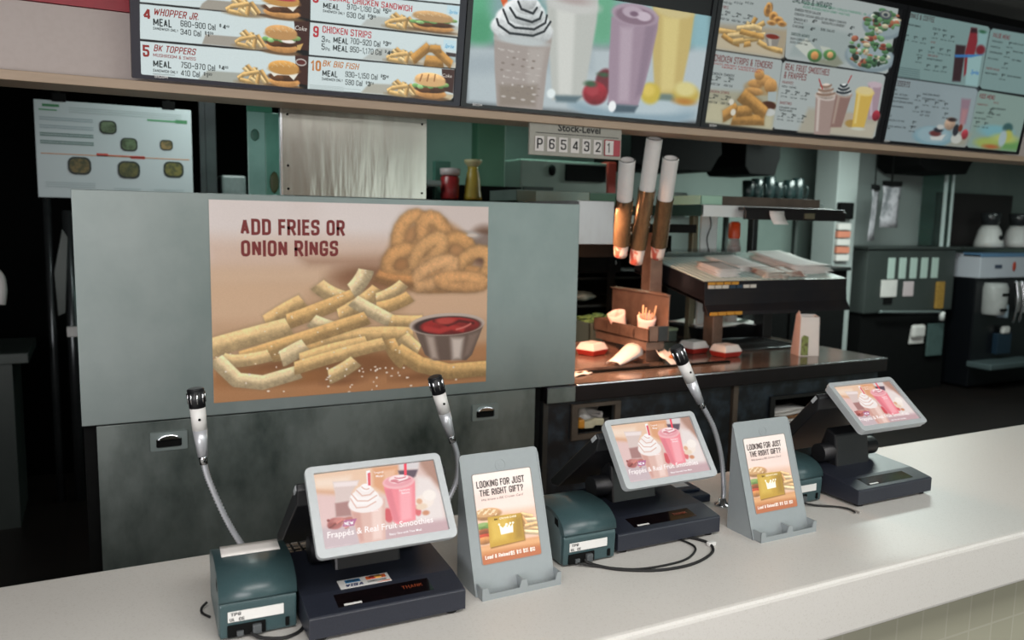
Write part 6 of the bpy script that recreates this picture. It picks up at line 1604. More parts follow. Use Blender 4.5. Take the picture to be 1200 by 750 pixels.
ART_GIFT = [
['P','e8dcd6',1,[[-0.0659,-0.1702],[1.4472,-0.0404],[1.1546,1.189],[-0.3097,0.991]]],
['P','e6d0c8',40,[[-0.1449,0.2061],[1.381,0.2377],[1.1546,1.189],[-0.3097,0.991]]],
['P','dcb8a4',30,[[-0.0481,0.4322],[1.1662,0.4619],[1.1145,0.9076],[-0.0461,0.7634]]],
['P','c48a5c',14,[[-0.0513,0.7875],[1.033,0.8027],[1.0514,1.175],[-0.1009,1.0193]]],
['P','b06a48',20,[[-0.0501,0.8947],[1.0629,0.9012],[1.0514,1.175],[-0.054,1.0256]]],
['P','d2a074',12,[[-0.053,0.7955],[1.031,0.8111],[1.0302,0.8713],[-0.0404,0.8498]]],
['E','b0845c',6,0.1786,0.4573,0.2383,0.0654,1],
['E','c49c70',5,0.1701,0.4396,0.1941,0.0458,0],
['E','6c8a4c',6,0.1024,0.5823,0.1588,0.039,1],
['E','8aa468',5,0.0701,0.5619,0.0717,0.0195,0],
['E','7a4830',6,0.101,0.6454,0.1441,0.0357,1],
['E','9c3c2c',6,0.0898,0.6973,0.1536,0.0324,1],
['E','a87448',6,0.081,0.7377,0.1438,0.042,1],
['E','ecdcc0',2,0.0349,0.3847,0.0119,0.0049,0],
['E','ecdcc0',2,0.1515,0.4459,0.012,0.0049,0],
['E','ecdcc0',2,0.2827,0.4453,0.0122,0.0049,0],
['E','ecdcc0',2,0.1003,0.4102,0.012,0.0049,0],
['E','ecdcc0',2,0.231,0.4093,0.0121,0.0049,0],
['E','ecdcc0',2,0.036,0.4365,0.0119,0.0049,0],
['E','ecdcc0',2,0.166,0.4358,0.012,0.0049,0],
['E','ecdcc0',2,0.2974,0.4351,0.0122,0.0049,0],
['E','ecdcc0',2,0.1147,0.4001,0.012,0.0049,0],
['E','ecdcc0',2,0.232,0.4615,0.0121,0.0049,0],
['E','ecdcc0',2,0.0503,0.4264,0.0119,0.0049,0],
['E','ecdcc0',2,0.1805,0.4257,0.0121,0.0049,0],
['E','ecdcc0',2,0.3121,0.4249,0.0122,0.0049,0],
['E','ecdcc0',2,0.1158,0.452,0.012,0.0049,0],
['E','ecdcc0',2,0.2466,0.4514,0.0121,0.0049,0],
['E','ecdcc0',2,0.0647,0.4163,0.0119,0.0049,0],
['E','ecdcc0',2,0.195,0.4155,0.0121,0.0049,0],
['E','ecdcc0',2,0.3131,0.4772,0.0122,0.0049,0],
['E','ecdcc0',2,0.1302,0.4419,0.012,0.0049,0],
['E','ecdcc0',2,0.2612,0.4412,0.0121,0.0049,0],
['E','ecdcc0',2,0.0791,0.4062,0.012,0.0049,0],
['E','ecdcc0',2,0.2096,0.4053,0.0121,0.0049,0],
['E','ecdcc0',2,0.3278,0.4671,0.0122,0.0049,0],
['E','ecdcc0',2,0.1447,0.4318,0.012,0.0049,0],
['E','ecdcc0',2,0.2759,0.431,0.0121,0.0049,0],
['E','ecdcc0',2,0.0935,0.3961,0.012,0.0049,0],
['E','ecdcc0',2,0.2106,0.4575,0.0121,0.0049,0],
['E','ecdcc0',2,0.0292,0.4224,0.0119,0.0049,0],
['E','ecdcc0',2,0.1592,0.4217,0.012,0.0049,0],
['E','ecdcc0',2,0.2906,0.4208,0.0122,0.0049,0],
['F','e0b888',3,[[0.7326,0.5186],[0.9299,0.5663]],0.0328],
['F','ecd0a8',3,[[0.7678,0.5911],[0.9733,0.6057]],0.0329],
['F','d0a070',3,[[0.7331,0.6299],[0.9962,0.6774]],0.0327],
['F','e0b888',3,[[0.774,0.6774],[1.0012,0.7126]],0.0328],
['F','ecd0a8',3,[[0.7393,0.7161],[1.0043,0.7561]],0.0327],
['F','d0a070',3,[[0.7395,0.545],[0.8069,0.647]],0.0328],
['F','e0b888',3,[[0.7778,0.6607],[0.9892,0.6507]],0.0329],
['P','8a6434',6,[[0.1841,0.5115],[0.7536,0.5175],[0.7529,0.815],[0.1675,0.8365]]],
['P','b6923c',2,[[0.1763,0.4905],[0.7364,0.5019],[0.7393,0.8065],[0.156,0.8218]]],
['P','c8a850',30,[[0.2005,0.5267],[0.5291,0.5131],[0.4492,0.7576],[0.1989,0.7605]]],
['P','9a7a34',26,[[0.6248,0.5408],[0.7414,0.5367],[0.7348,0.7923],[0.5974,0.7756]]],
['P','f4ecdc',2,[[0.3473,0.5939],[0.4061,0.6344],[0.4583,0.6033],[0.4767,0.6342],[0.5229,0.5972],[0.5321,0.6356],[0.5807,0.6005],[0.5683,0.7009],[0.3604,0.7048]]],
['E','f4ecdc',2,0.471,0.6031,0.0222,0.0148,0],
['E','f4ecdc',2,0.5361,0.5953,0.0173,0.0116,0],
['E','f4ecdc',2,0.3505,0.5909,0.0171,0.0115,0],
['E','f4ecdc',2,0.5843,0.5958,0.0174,0.0116,0],
['T','BK',0.2772,0.5388,0.0584,0.0213,'3c2c1c',0,0.4],
['T','CROWN CARD',0.367,0.5389,0.2818,0.023,'f0e4c4',0,0.5],
['T','LOOKING FOR JUST',0.0538,0.1594,0.8151,0.0789,'3c2f2e',0,0.35],
['T','THE RIGHT GIFT?',0.0875,0.2532,0.7452,0.0722,'3c2f2e',0,0.35],
['T','We know a BK Crown Card',0.0954,0.3076,0.7403,0.0262,'8a7470',0.25,0],
['T','Load & Reload',0.051,0.9441,0.4149,0.0418,'f6ece4',0.1,0.6],
['T','$5',0.4776,0.9463,0.0665,0.0425,'f6ece4',0,0.6],
['T','$10',0.5793,0.9459,0.0795,0.0427,'f6ece4',0,0.6],
['T','$25',0.6918,0.9468,0.0853,0.0429,'f6ece4',0,0.6],
['T','$50',0.8104,0.9483,0.0861,0.0431,'f6ece4',0,0.6],
]


SCREEN = art_mat('screen_picture', 1.0)
PRINT = art_mat('printed_picture', 0)

# ------------------------------------------------------------ menu screens under the header
TILT = math.radians(9); MZ = 2.087; MH = .605
EDGE = [.110, 1.150, 2.213, 3.285, 4.345]
info = [('leftmost menu screen on the header, listing numbered combo meals', ART_COMBO, (720, 420), 2300, 'b9c6c6', .40, .024),
        ('menu screen showing four tall milkshakes and a strawberry', ART_SHAKES, (500, 285), 1160, '98b0b2', .30, .020),
        ('menu screen with four panels of sides, chicken strips, salads and smoothies', ART_SIDES, (560, 316), 950, '0c0e11', 0, .022),
        ('rightmost menu screen on the header, listing drinks, coffee and desserts', ART_DRINKS, (480, 274), 650, '0c0e11', 0, .022)]
for i, (lab, art, px, cw, bg, v0, bz) in enumerate(info):
    W = EDGE[i+1]-EDGE[i]-.004
    t = thing('menu_screen', lab, 'menu screen', (EDGE[i]+.002, 2.68, MZ), 0, 'menu screens along the header')
    M = Matrix(((1, 0, 0, 0), (0, -math.sin(TILT), -math.cos(TILT), 0), (0, math.cos(TILT), -math.sin(TILT), 0), (0, 0, 0, 1)))  # u, v(up), n(out)
    c = [(x+W/2, y+MH/2, -.012) for x, y in rrect(W, MH, .006, 2)]; n_ = [(x+W/2, y+(MH-bz+.012)/2, -.012) for x, y in rrect(W-2*bz, MH-bz-.012, .004, 2)]
    BZ = mat('screen_bezel_grey', '2f2f3b', .4) if i == 0 else mat('screen_bezel', '14151a', .35)
    fr = B().use(BZ).ring(c, n_, (0, 0, .012), M).use(BLACKPL).box(.0, W, 0, MH, -.055, -.008, .004, M=M).done('housing', None, t)
    f = lambda u, v, n: M @ Vector((u, v, n))
    q = picture('screen', art, px, '0c0e11', cw, f(0, MH, 0)+f(0, 0, -.003), f(W, 0, 0)-f(0, 0, 0), f(0, -MH, 0)-f(0, 0, 0), SCREEN, t, (1.0, .88, .80, .66)[i], 0, v0)
    # the maker's mark on the lower frame
    bx = .045 if i < 3 else .02
    B().use(mat('badge_white', 'd0d0d0', .5)).text('BICOM' if i < 3 else 'BICOM', f(bx if i != 0 else .06, .006, .0005), (1, 0, 0), (0, -math.sin(TILT), math.cos(TILT)), .036, .009, .8).done('badge', None, t)

# ------------------------------------------------------------ steel station in front of the kitchen
t = thing('steel_cabinet', 'wide brushed steel cabinet carrying the fries poster', 'cabinet', (.83, 2.8, 0))
B().box(-.892, .895, 0, .014, 1.034, 1.764, .002).box(-.892, -.878, .0141, .60, 1.034, 1.763).box(.881, .895, .0141, .60, 1.034, 1.763).box(-.878, .881, .0141, .58, 1.752, 1.763).box(-.878, .881, .586, .60, 1.04, 1.75).done('upper_panel', STEEL, t)
B().box(-.852, .721, .016, .034, .10, 1.027, .002).done('lower_panel', STEEL_D, t)
B().box(-.888, .755, .036, .60, .08, 1.03).done('carcass', BLACK, t)
B().box(-.86, .75, .06, .55, 0, .08).done('plinth', BLACK, t)
for hx, hz in ((.187-.83, .960), (1.327-.83, .951)):
    h = B().use(STEEL).ring([(x+hx, .008, y+hz) for x, y in rrect(.112, .062, .004, 2)], [(x+hx, .008, y+hz-.006) for x, y in rrect(.078, .030, .006, 2)], (0, .008, 0)).use(BLACK).box(hx-.05, hx+.05, .0145, .0165, hz-.028, hz+.026).done('pull_handle', None, t)
    B().poly([(hx+x, -.002, hz+z) for x, z in ((-.036, .006), (-.026, .017), (-.01, .022), (.01, .022), (.026, .017), (.036, .006))], (0, .014, 0), .002).done('grip', CHROME, h)
t2 = thing('fries_poster', 'poster of fries and onion rings with a ketchup cup, on the steel cabinet', 'poster', (.327, 2.799, 1.076))
picture('print', ART_POSTER, (600, 412), 'e2d2cc', 980, (0, -.002, .668), (.994, 0, 0), (0, 0, -.668), PRINT, t2)
B().box(0, .994, -.0015, 0, 0, .668).done('backing', PAPER, t2)

t = thing('splash_panel', 'riveted wavy steel panel between the header and the steel cabinet top', 'panel', (.834, 2.85, 1.766))
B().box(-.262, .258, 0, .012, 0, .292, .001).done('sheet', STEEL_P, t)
for x, z in ((-.243, .022), (.240, .022), (-.243, .27), (.240, .27), (-.243, .1)):
    B().cone((x, .001, z), (x, -.004, z), .0045, .003, 10).done('rivet', BLACK, t)
B().box(-.268, -.262, -.003, .02, 0, .292).done('edge_strip', CHROME, t)

# stock level sign hanging from the header
t = thing('stock_level_sign', 'grey flip-card sign hanging under the header, showing P654321', 'sign', (1.655, 2.722, 1.94))
SG = mat('sign_grey', '9c9a90', .45, 0, ((20, 20, 20), .3, '8a887e'))
B().box(-.205, .205, 0, .012, 0, .122, .002).done('board', SG, t)
B().use(mat('sign_ink', '1c1a1a', .6)).text('Stock-Level', (-.085, 0, .094), (1, 0, 0), (0, 0, 1), .19, .026, .9).box(-.18, .19, -.0008, .001, .0815, .084).done('heading', None, t)
B().box(.124, .196, -.006, 0, .012, .074, .001).done('red_holder', REDP, t)['label'] = 'red holder of the last card'
for k, ch in enumerate('P654321'):
    x = -.165+k*.0515
    c = B().box(x-.0185, x+.0185, -.009 if k == 6 else -.005, -.001, .015, .070, .001).done('card', PAPER, t)
    B().use(mat('sign_ink', '1c1a1a')).text(ch, (x-.012, -.0095 if k == 6 else -.0055, .024), (1, 0, 0), (0, 0, 1), .012 if ch == '1' else .024, .038, .15).done('digit', None, c)

# ------------------------------------------------------------ make-line table
t = thing('prep_table', 'dark sandwich prep table with a glossy black front rail', 'table', (2.59, 2.8, 0))
B().box(-.85, 1.0, 0, 1.1, 1.008, 1.031, .004).done('worktop', STEEL_W, t)
rail = mat('black_rail', '1a171a', .25, .3, ((8, 8, 8), .4, '242126'))
B().use(rail).box(-1.0, 1.0, -.012, .02, .962, 1.0315, .004).use(CHROME).box(-.86, 1.0, -.0125, -.006, 1.0265, 1.0325, .002).done('front_rail', None, t)  # chrome strip on the top edge added as the rail's highlight line
B().use(STEEL_D).box(-1.0, -.87, -.016, -.0115, .966, 1.026, .001).done('rail_cover', None, t)
pb = B().use(MARBLE)
def panel_with_hole(b, x0, x1, z0, z1, hx0, hx1, hz0, hz1, y0, y1):
    b.box(x0, hx0, y0, y1, z0, z1).box(hx1, x1, y0, y1, z0, z1).box(hx0, hx1, y0, y1, z0, hz0).box(hx0, hx1, y0, y1, hz1, z1)
b1 = B(); panel_with_hole(b1, -.975, .0, .10, .962, -.832, -.648, .812, .926, .03, .045); b1.done('front_panel', MARBLE, t)
b1 = B(); panel_with_hole(b1, .045, .985, .10, .962, .270, .575, .72, .868, .03, .045); b1.done('front_panel', MARBLE, t)
B().box(.008, .037, .018, .05, .10, .962, .002).done('divider', WOODBR, t)
B().box(-.998, -.975, .02, .05, .10, .962).done('divider', STEEL_B, t)
B().box(-.99, .99, .05, 1.08, .08, .70).box(-.985, -.86, .05, .5, .70, 1.0).box(-.62, .24, .05, 1.08, .70, 1.0).box(.60, .99, .05, 1.08, .70, 1.0).box(-.99, .99, .5, 1.08, .7, 1.0).done('carcass', BLACK, t)
B().box(-.95, .95, .1, 1.0, 0, .08).done('plinth', BLACK, t)
for hx0, hx1, hz0, hz1, mm in ((-.832, -.648, .812, .926, WOODBR), (.270, .575, .72, .868, mat('black_frame', '101113', .5))):
    o_ = [(hx0-.03, .018, hz0-.022), (hx1+.028, .018, hz0-.022), (hx1+.028, .018, hz1+.016), (hx0-.03, .018, hz1+.016)]; i_ = [(hx0, .018, hz0), (hx1, .018, hz0), (hx1, .018, hz1), (hx0, .018, hz1)]
    B().use(mm).ring(o_, i_, (0, .014, 0)).use(BLACK).box(hx0-.01, hx1+.01, .05, .30, hz0-.012, hz0).box(hx0-.01, hx1+.01, .29, .30, hz0, hz1).done('cubby_frame', None, t)
# what lies in the cubbies
t = thing('pastry_brush', 'basting brush with yellow bristles and an orange band in the left cubby', 'brush', (1.835, 2.87, .8125), -.25)
bb = B().use(mat('bristles', 'b8a24c', .8, 0, ((300, 20, 20), .7, '8a7430')))
for k in range(9):
    for j in range(4): bb.tube([(-.040, -.02+k*.005, .022+j*.007), (-.060, -.024+k*.006, .022+j*.0085), (-.078, -.028+k*.007, .02+j*.0105)], .0024, 5, True)
bb.done('bristles', None, t)
B().box(-.046, -.018, -.026, .026, .014, .052, .006).done('ferrule', mat('orange_band', 'c8882c', .5), t)
B().poly([(-.018, -.022, .012), (.02, -.022, .012), (.035, -.010, .02), (.075, -.009, .02), (.075, .009, .02), (.035, .010, .02), (.02, .022, .012), (-.018, .022, .012)], (0, 0, .03), .005).done('handle', mat('ivory_handle', 'c4bca0', .4), t)
t = thing('paper_bag', 'crumpled white paper bag behind the basting brush in the cubby', 'paper bag', (1.905, 2.98, .8125))
B().sheet([[(-.09+i*.03, -.05+.03*math.sin(i*2.1+j), .005+j*.03-(i*.008 if j > 1 else 0)) for i in range(6)] for j in range(4)], .003).done('front', PAPER, t)
B().sheet([[(-.09+i*.03, .02+.02*math.sin(i*1.7+j), .005+j*.032) for i in range(6)] for j in range(3)], .003).done('back', PAPER, t)
t = thing('folded_papers', 'stack of folded white papers in the right cubby of the prep table', 'papers', (3.02, 2.95, .722))
for k in range(5): B().sheet([[(-.13+i*.05+k*.006, -.07+j*.035, .004+k*.016+.005*math.sin(i+j+k)) for i in range(6)] for j in range(5)], .006).done('sheet', PAPER if k != 2 else mat('kraft', '8a6444', .7), t)
# ------------------------------------------------------------ counter top: terminals
def frame_matrix(o, t): return Matrix(((1, 0, 0, o[0]), (0, math.sin(t), -math.cos(t), o[1]), (0, math.cos(t), math.sin(t), o[2]), (0, 0, 0, 1)))
TERM = None
def terminal(label, x, y, rz, disp, tilt, slope, sticker, glow):
    global TERM
    t = thing('till_terminal', label, 'till', (x, y, .92), rz, 'till terminals on the counter')
    hw = .1545; prof = [(0, .008), (0, .047), (.004, .050), (.071, .062), (.262, .073), (.27, .066), (.27, .008)]
    B().poly([(-hw, a, b) for a, b in prof], (2*hw, 0, 0), .0015).done('base', NAVY, t)
    for fx in (-.13, .13):
        for fy in (.02, .245): B().cone((fx, fy, 0), (fx, fy, .009), .012, .011, 16).done('foot', RUBBER, t)
    # customer line display let into the sloping front
    S = lambda u, s_, n=0: Vector((u, .004+.067*s_-.17*n, .050+.012*s_+.985*n))
    wdw = B().poly([S(-.096, .2, -.0005), S(.094, .2, -.0005), S(.094, .8, -.0005), S(-.096, .8, -.0005)], (0, -.0001, .0009)).done('line_display', DARKWIN, t)
    B().use(WHITE).poly([S(-.084, .235, .0006), S(-.050, .235, .0006), S(-.050, .31, .0006), S(-.084, .31, .0006)], (0, 0, .0003)).done('badge', None, wdw)
    if glow: B().use(mat('amber_glow', '5a2410', .5, emit=.5)).text(glow, S(.035, .46, .0007), (1, 0, 0), (0, .985, .17), .042, .010, 0).done('digits', None, wdw)
    # neck and hinge
    B().poly([(-.07, .15, .06), (-.07, .165, .16), (-.07, .20, .175), (-.07, .24, .07)], (.14, 0, 0), .006).done('neck', BLACKPL, t)
    B().cone((-.115, .185, .105), (.115, .185, .105), .027, seg=24).done('hinge', BLACKPL, t)
    # display facing the customers
    W, H = .275, .177; M = frame_matrix(disp, tilt)
    cx, cy = W/2, H/2
    out = [(a, b+cy, -.010) for a, b in rrect(W, H, .012, 6)]; inn = [(a+.001, b+cy+.0015, -.010) for a, b in rrect(W-.030, H-.029, .003, 6)]
    d = B().use(SILVER).ring(out, inn, (0, 0, .0105), M).poly([(a, b+cy, -.022) for a, b in rrect(W-.004, H-.004, .012, 6)], (0, 0, .013), 0, M).use(BLACKPL).poly([(a, b+cy, -.034) for a, b in rrect(W-.05, H-.04, .012, 6)], (0, 0, .013), 0, M).done('customer_display', None, t)
    if TERM is None:
        sc = picture('screen', ART_TERMINAL, (300, 186), 'dcc0b8', 850, (-W/2+.0165, H-.0135, -.0055), (W-.031, 0, 0), (0, -(H-.030), 0), TSCREEN, d); TERM = sc.data
    else:
        sc = bpy.data.objects.new('screen', TERM); COL.objects.link(sc); sc.parent = d
    sc.matrix_local = M
    # screen on the cashier's side, leaning the other way
    dx, dy, dz = disp; ty, tz = dy+math.sin(tilt)*H, dz+math.cos(tilt)*H
    a0 = Vector((0, ty+.004, tz-.030)); dr = Vector((0, math.cos(slope), -math.sin(slope))); nb = Vector((0, -math.sin(slope), -math.cos(slope)))
    p = [a0, a0+dr*.285, a0+dr*.285+nb*.016, a0+dr*.255+nb*.034, a0+dr*.03+nb*.036, a0+nb*.016]
    c = B().poly([q+Vector((-.152, 0, 0)) for q in p], (.304, 0, 0), .003).done('cashier_screen', BLACKPL, t)
    B().poly([a0+Vector((-.1535, 0, 0))+dr*.006+nb*.002, a0+Vector((-.1535, 0, 0))+dr*.03+nb*.002, a0+Vector((-.1535, 0, 0))+dr*.03+nb*.012, a0+Vector((-.1535, 0, 0))+dr*.006+nb*.012], (.004, 0, 0)).done('side_clip', SILVER, c)
    if sticker:
        k = B().use(WHITE).box(-.066, .036, 0, .040, 0, .0006)
        def bar(m, x0, x1, y0, y1): k.use(m).box(x0, x1, y0, y1, .0006, .0010)
        bar(mat('card_blue', '2c6a96', .5), -.052, -.022, .022, .036); bar(mat('card_orange', 'c85a28', .5), -.010, .030, .022, .036)
        k.use(mat('card_red', 'b03020', .5)).lathe([(.008, .0010), (.008, .0012), (0, .0012)], (.004, .029, 0), 20).use(mat('card_yellow', 'd89a3c', .5)).lathe([(.008, .0010), (.008, .0013), (0, .0013)], (.015, .029, 0), 20)
        k.use(mat('card_navy', '1d2c5c', .5)).text('VISA', (-.056, .004, .0006), (1, 0, 0), (0, 1, 0), .036, .012, .9, .2)
        k.use(mat('card_ink', '2a2a2c', .5)).text('MasterCard', (-.004, .026, .0014), (1, 0, 0), (0, 1, 0), .028, .005, .4).text('DISCOVER', (-.010, .008, .0006), (1, 0, 0), (0, 1, 0), .038, .007, .4).text('AMEX', (-.049, .025, .0012), (1, 0, 0), (0, 1, 0), .024, .006, .4)
        k.use(mat('card_orange', 'c85a28')).poly([(.006, .003, .0007), (.034, .003, .0007), (.034, .007, .0007)], (0, 0, .0004))
        so = k.done('card_sticker', None, t); so['label'] = 'white sticker with four card logos'
        so.matrix_local = Matrix.Translation((-.012, .0695, .0622)) @ Matrix.Scale(.86, 4, (0, 1, 0)) @ Matrix.Rotation(math.atan2(.011, .191), 4, 'X')
    return t
TSCREEN = art_mat('terminal_picture', 1.0)
terminal('till nearest the left end of the counter, with card logos stuck on its base', .473, 1.409, -.016, (0, .001, .161), .665, .69, True, 'THANK')
terminal('middle till, between the two grey gift card stands', 1.219, 1.514, .002, (.002, -.001, .157), .657, .69, False, 'THANK')
terminal('till farthest to the right, behind the second gift card stand, its screen tipped flat', 2.014, 1.504, .002, (.021, .03, .209), .899, .85, False, None)

# receipt printers
def printer(label, x, y, rz, paper):
    t = thing('receipt_printer', label, 'receipt printer', (x, y, .92), rz, 'receipt printers beside the tills')
    W = .069
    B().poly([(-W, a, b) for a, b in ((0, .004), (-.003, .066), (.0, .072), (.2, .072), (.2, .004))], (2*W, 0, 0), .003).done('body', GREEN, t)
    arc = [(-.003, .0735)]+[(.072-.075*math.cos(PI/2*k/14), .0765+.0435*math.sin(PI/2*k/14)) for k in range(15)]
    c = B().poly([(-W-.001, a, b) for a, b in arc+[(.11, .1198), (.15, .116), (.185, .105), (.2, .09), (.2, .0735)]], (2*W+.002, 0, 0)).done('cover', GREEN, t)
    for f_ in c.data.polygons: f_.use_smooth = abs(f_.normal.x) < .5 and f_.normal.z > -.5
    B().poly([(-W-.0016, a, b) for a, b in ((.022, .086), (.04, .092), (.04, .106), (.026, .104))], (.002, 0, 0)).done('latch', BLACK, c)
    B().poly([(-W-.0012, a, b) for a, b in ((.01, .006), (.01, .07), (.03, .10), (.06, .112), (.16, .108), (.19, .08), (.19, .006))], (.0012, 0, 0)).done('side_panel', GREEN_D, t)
    lb = B().use(WHITE).box(-.055, .045, -.0048, -.003, .036, .056, .0005)
    INK = mat('label_ink', '2a2c2e', .6)
    lb.use(INK).text('TPG', (-.050, -.0048, .048), (1, 0, 0), (0, 0, 1), .018, .006, 1.0, .1).text('UL  CE', (-.052, -.0048, .038), (1, 0, 0), (0, 0, 1), .026, .006, .6)
    lb.done('label', None, t)
    B().box(-.056, .012, -.0042, .006, .006, .029, .001).done('port_recess', BLACK, t)
    B().box(.048, .055, -.0042, .002, .010, .027, .001).done('slot', BLACK, t)
    pl = B().use(mat('connector_grey', '4a4e50', .4)).box(-.012, .004, -.012, .004, .008, .026, .002).box(-.04, -.028, -.008, .004, .008, .018, .001).done('connector', None, t)
    if paper: B().sheet([[(-.055+i*.022, .098+j*.014, .1215+.0015*j) for i in range(6)] for j in range(4)], .001).done('paper_strip', PAPER, t)
    return t
printer('teal green receipt printer at the left end of the counter, below the first microphone', .243, 1.489, -.042, True)
printer('teal green receipt printer between the nearer gift card stand and the middle till', .98, 1.506, -.014, False)
printer('teal green receipt printer half hidden behind the second gift card stand', 1.742, 1.592, 0, False)

# gift card stands
def stand(label, x, y, rz):
    t = thing('gift_card_stand', label, 'sign stand', (x, y, .92), rz, 'gift card stands on the counter')
    W, H, D = .191, .277, .095; L = math.hypot(H, D); ph = math.atan2(D, H)
    M = Matrix(((1, 0, 0, 0), (0, math.sin(ph), -math.cos(ph), 0), (0, math.cos(ph), math.sin(ph), 0), (0, 0, 0, 1)))
    out = [(a, b+L/2, -.004) for a, b in rrect(W, L, .010, 5)]
    out = [(a if b > .02 else math.copysign(W/2, a), max(b, 0) if b > .012 else 0, c) for a, b, c in out]
    B().poly(out, (0, 0, .004), .0008, M).done('front_panel', STAND, t)
    for sx in (-1, 1):
        x0 = sx*(W/2-.0015)
        B().poly([(x0-.0015, 0, 0), (x0-.0015, D, 0), (x0-.0015, D, H*.965), (x0-.0015, D*.94, H*.955)], (.003, 0, 0)).done('side_panel', STAND, t)
    B().box(-W/2+.002, W/2-.002, .004, D, 0, .003).done('bottom_panel', STAND, t)
    # card trough with three upright tabs
    l = B()
    pts = [(-.091, 0), (.097, 0), (.097, .029), (.087, .029), (.083, .013), (.016, .013), (.012, .029), (.0, .029), (-.004, .013), (-.074, .013), (-.079, .027), (-.091, .027)]
    l.poly([(a, -.0225, b) for a, b in pts], (0, .0028, 0)).box(-.091, .097, -.022, .0, 0, .003).box(-.091, -.0885, -.022, .006, 0, .026).box(.0945, .097, -.022, .008, 0, .028).box(.004, .007, -.021, .008, .003, .028)
    l.done('card_trough', STAND, t)
    em = B()
    em.ring([(.013*math.cos(i*PI/12), .262+.013*math.sin(i*PI/12), 0) for i in range(24)], [(.0115*math.cos(i*PI/12), .262+.0115*math.sin(i*PI/12), 0) for i in range(24)], (0, 0, .0008), M)
    for k in range(3): em.poly([(-.006+.002*k, .2665-k*.005, 0), (.005, .2672-k*.005, 0), (.006, .2648-k*.005, 0), (-.006+.002*k, .264-k*.005, 0)], (0, 0, .0008), 0, M)
    em.done('emblem', STAND, t)
    inset = B().use(mat('insert_edge', '8a8480', .5)).ring([(a, b+.528*L, 0) for a, b in rrect(.1445, .1905, .005, 4)], [(a, b+.528*L, 0) for a, b in rrect(.141, .187, .004, 4)], (0, 0, .0012), M).done('insert_frame', None, t)
    global GIFT
    if GIFT is None:
        o = picture('gift_card_advert', ART_GIFT, (170, 226), 'e8dcd6', 430, (-.071, .528*L+.094, .0006), (.142, 0, 0), (0, -.188, 0), PRINT, t, rad=.005); GIFT = o.data
    else:
        o = bpy.data.objects.new('gift_card_advert', GIFT); COL.objects.link(o); o.parent = t
    o.matrix_local = M
    return t
GIFT = None
stand('grey gift card stand between the first till and the second receipt printer', .768, 1.458, .013)
stand('grey gift card stand to the right of the middle till', 1.52, 1.45, .004)

# gooseneck microphones
def mic(label, path, head0, head1):
    b0 = Vector(path[0]); t = thing('gooseneck_microphone', label, 'microphone', b0, 0, 'gooseneck microphones along the counter')
    L = [Vector(p)-b0 for p in path]
    B().lathe([(0, 0), (.022, 0), (.022, .004), (.012, .008), (.009, .02), (0, .02)]).done('flange', CHROME, t)
    B().tube([Vector((0, 0, .01))]+L[1:], .0064, 10, True, 26).done('gooseneck', mat('satin_chrome', 'c6c9cf', .28, .55), t)
    a, e = Vector(head0)-b0, Vector(head1)-b0; ax = (e-a).normalized(); ln = (e-a).length
    B().cone(a-ax*.012, a+ax*.012, .0085, .0095, 16).done('collar', CHROME, t)
    B().cone(a+ax*.006, a+ax*ln*.42, .0105, .0155, 24).done('body', mat('mic_silver', 'b9bcc0', .3, .35, ((40, 40, 40), .2, 'a8abb0')), t)
    B().cone(a+ax*ln*.42, a+ax*ln*.745, .0155, .0165, 24).done('upper_body', WHITE, t)
    h = B().use(BLACKPL).cone(a+ax*ln*.735, a+ax*ln*.99, .0172, .0180, 24).cone(a+ax*ln*.99, a+ax*ln*1.005, .0180, .014, 24)
    hd = h.done('head', None, t); s = B().use(CHROME); u = ax.orthogonal().normalized(); v = ax.cross(u)
    for k in range(8):
        q = (u*math.cos(k*PI/4)+v*math.sin(k*PI/4)); s.cone(a+ax*ln*.80+q*.0168, a+ax*ln*.95+q*.0174, .0024, .0024, 8)
    s.done('grille_slots', None, hd)
    B().cone(a+ax*ln*.58+Vector((0, -.0155, 0)), a+ax*ln*.58+Vector((0, -.0175, 0)), .003, .003, 10).done('switch', BLACK, t)
mic('leftmost gooseneck microphone, rising behind the left receipt printer', [(.277, 1.868, .92), (.272, 1.86, .945), (.236, 1.852, 1.02), (.200, 1.85, 1.12), (.191, 1.85, 1.168)], (.191, 1.85, 1.165), (.179, 1.85, 1.323))
mic('gooseneck microphone behind the first till, in front of the steel cabinet', [(.748, 1.86, .92), (.758, 1.86, .95), (.796, 1.855, 1.03), (.797, 1.85, 1.10), (.779, 1.85, 1.152)], (.780, 1.85, 1.149), (.733, 1.85, 1.310))
mic('rightmost gooseneck microphone, beside the middle till in front of the prep table', [(1.528, 1.68, .92), (1.535, 1.685, .96), (1.530, 1.695, 1.05), (1.500, 1.70, 1.14), (1.450, 1.70, 1.213)], (1.452, 1.70, 1.209), (1.358, 1.70, 1.373))

# small things on the counter
t = thing('key_pad', 'black key pad with small square keys behind the left receipt printer', 'key pad', (.385, 1.835, .92))
B().box(-.075, .075, -.06, .05, 0, .018, .004).done('case', BLACKPL, t)
for r in range(5):
    for c in range(7): B().box(-.068+c*.0195, -.053+c*.0195, -.054+r*.02, -.039+r*.02, .018, .024, .002).done('key', mat('key_grey', '3a3836', .4) if (r+c) % 3 else mat('key_pale', '6c6660', .4), t)
t = thing('metal_coin_tray', 'flat brown speckled tray behind the second receipt printer', 'tray', (1.165, 1.862, .92), .05)
B().box(-.065, .065, -.05, .05, 0, .006, .002).done('plate', mat('speckled_brown', '6f6860', .4, .3, ((120, 120, 120), .7, '8c847a')), t)
B().box(-.065, .065, .046, .05, .006, .016, .001).done('lip', STEEL_B, t)
t = thing('card_reader', 'dark blue card reader with a pale label beside the middle till', 'card reader', (1.462, 1.80, .92), -.1)
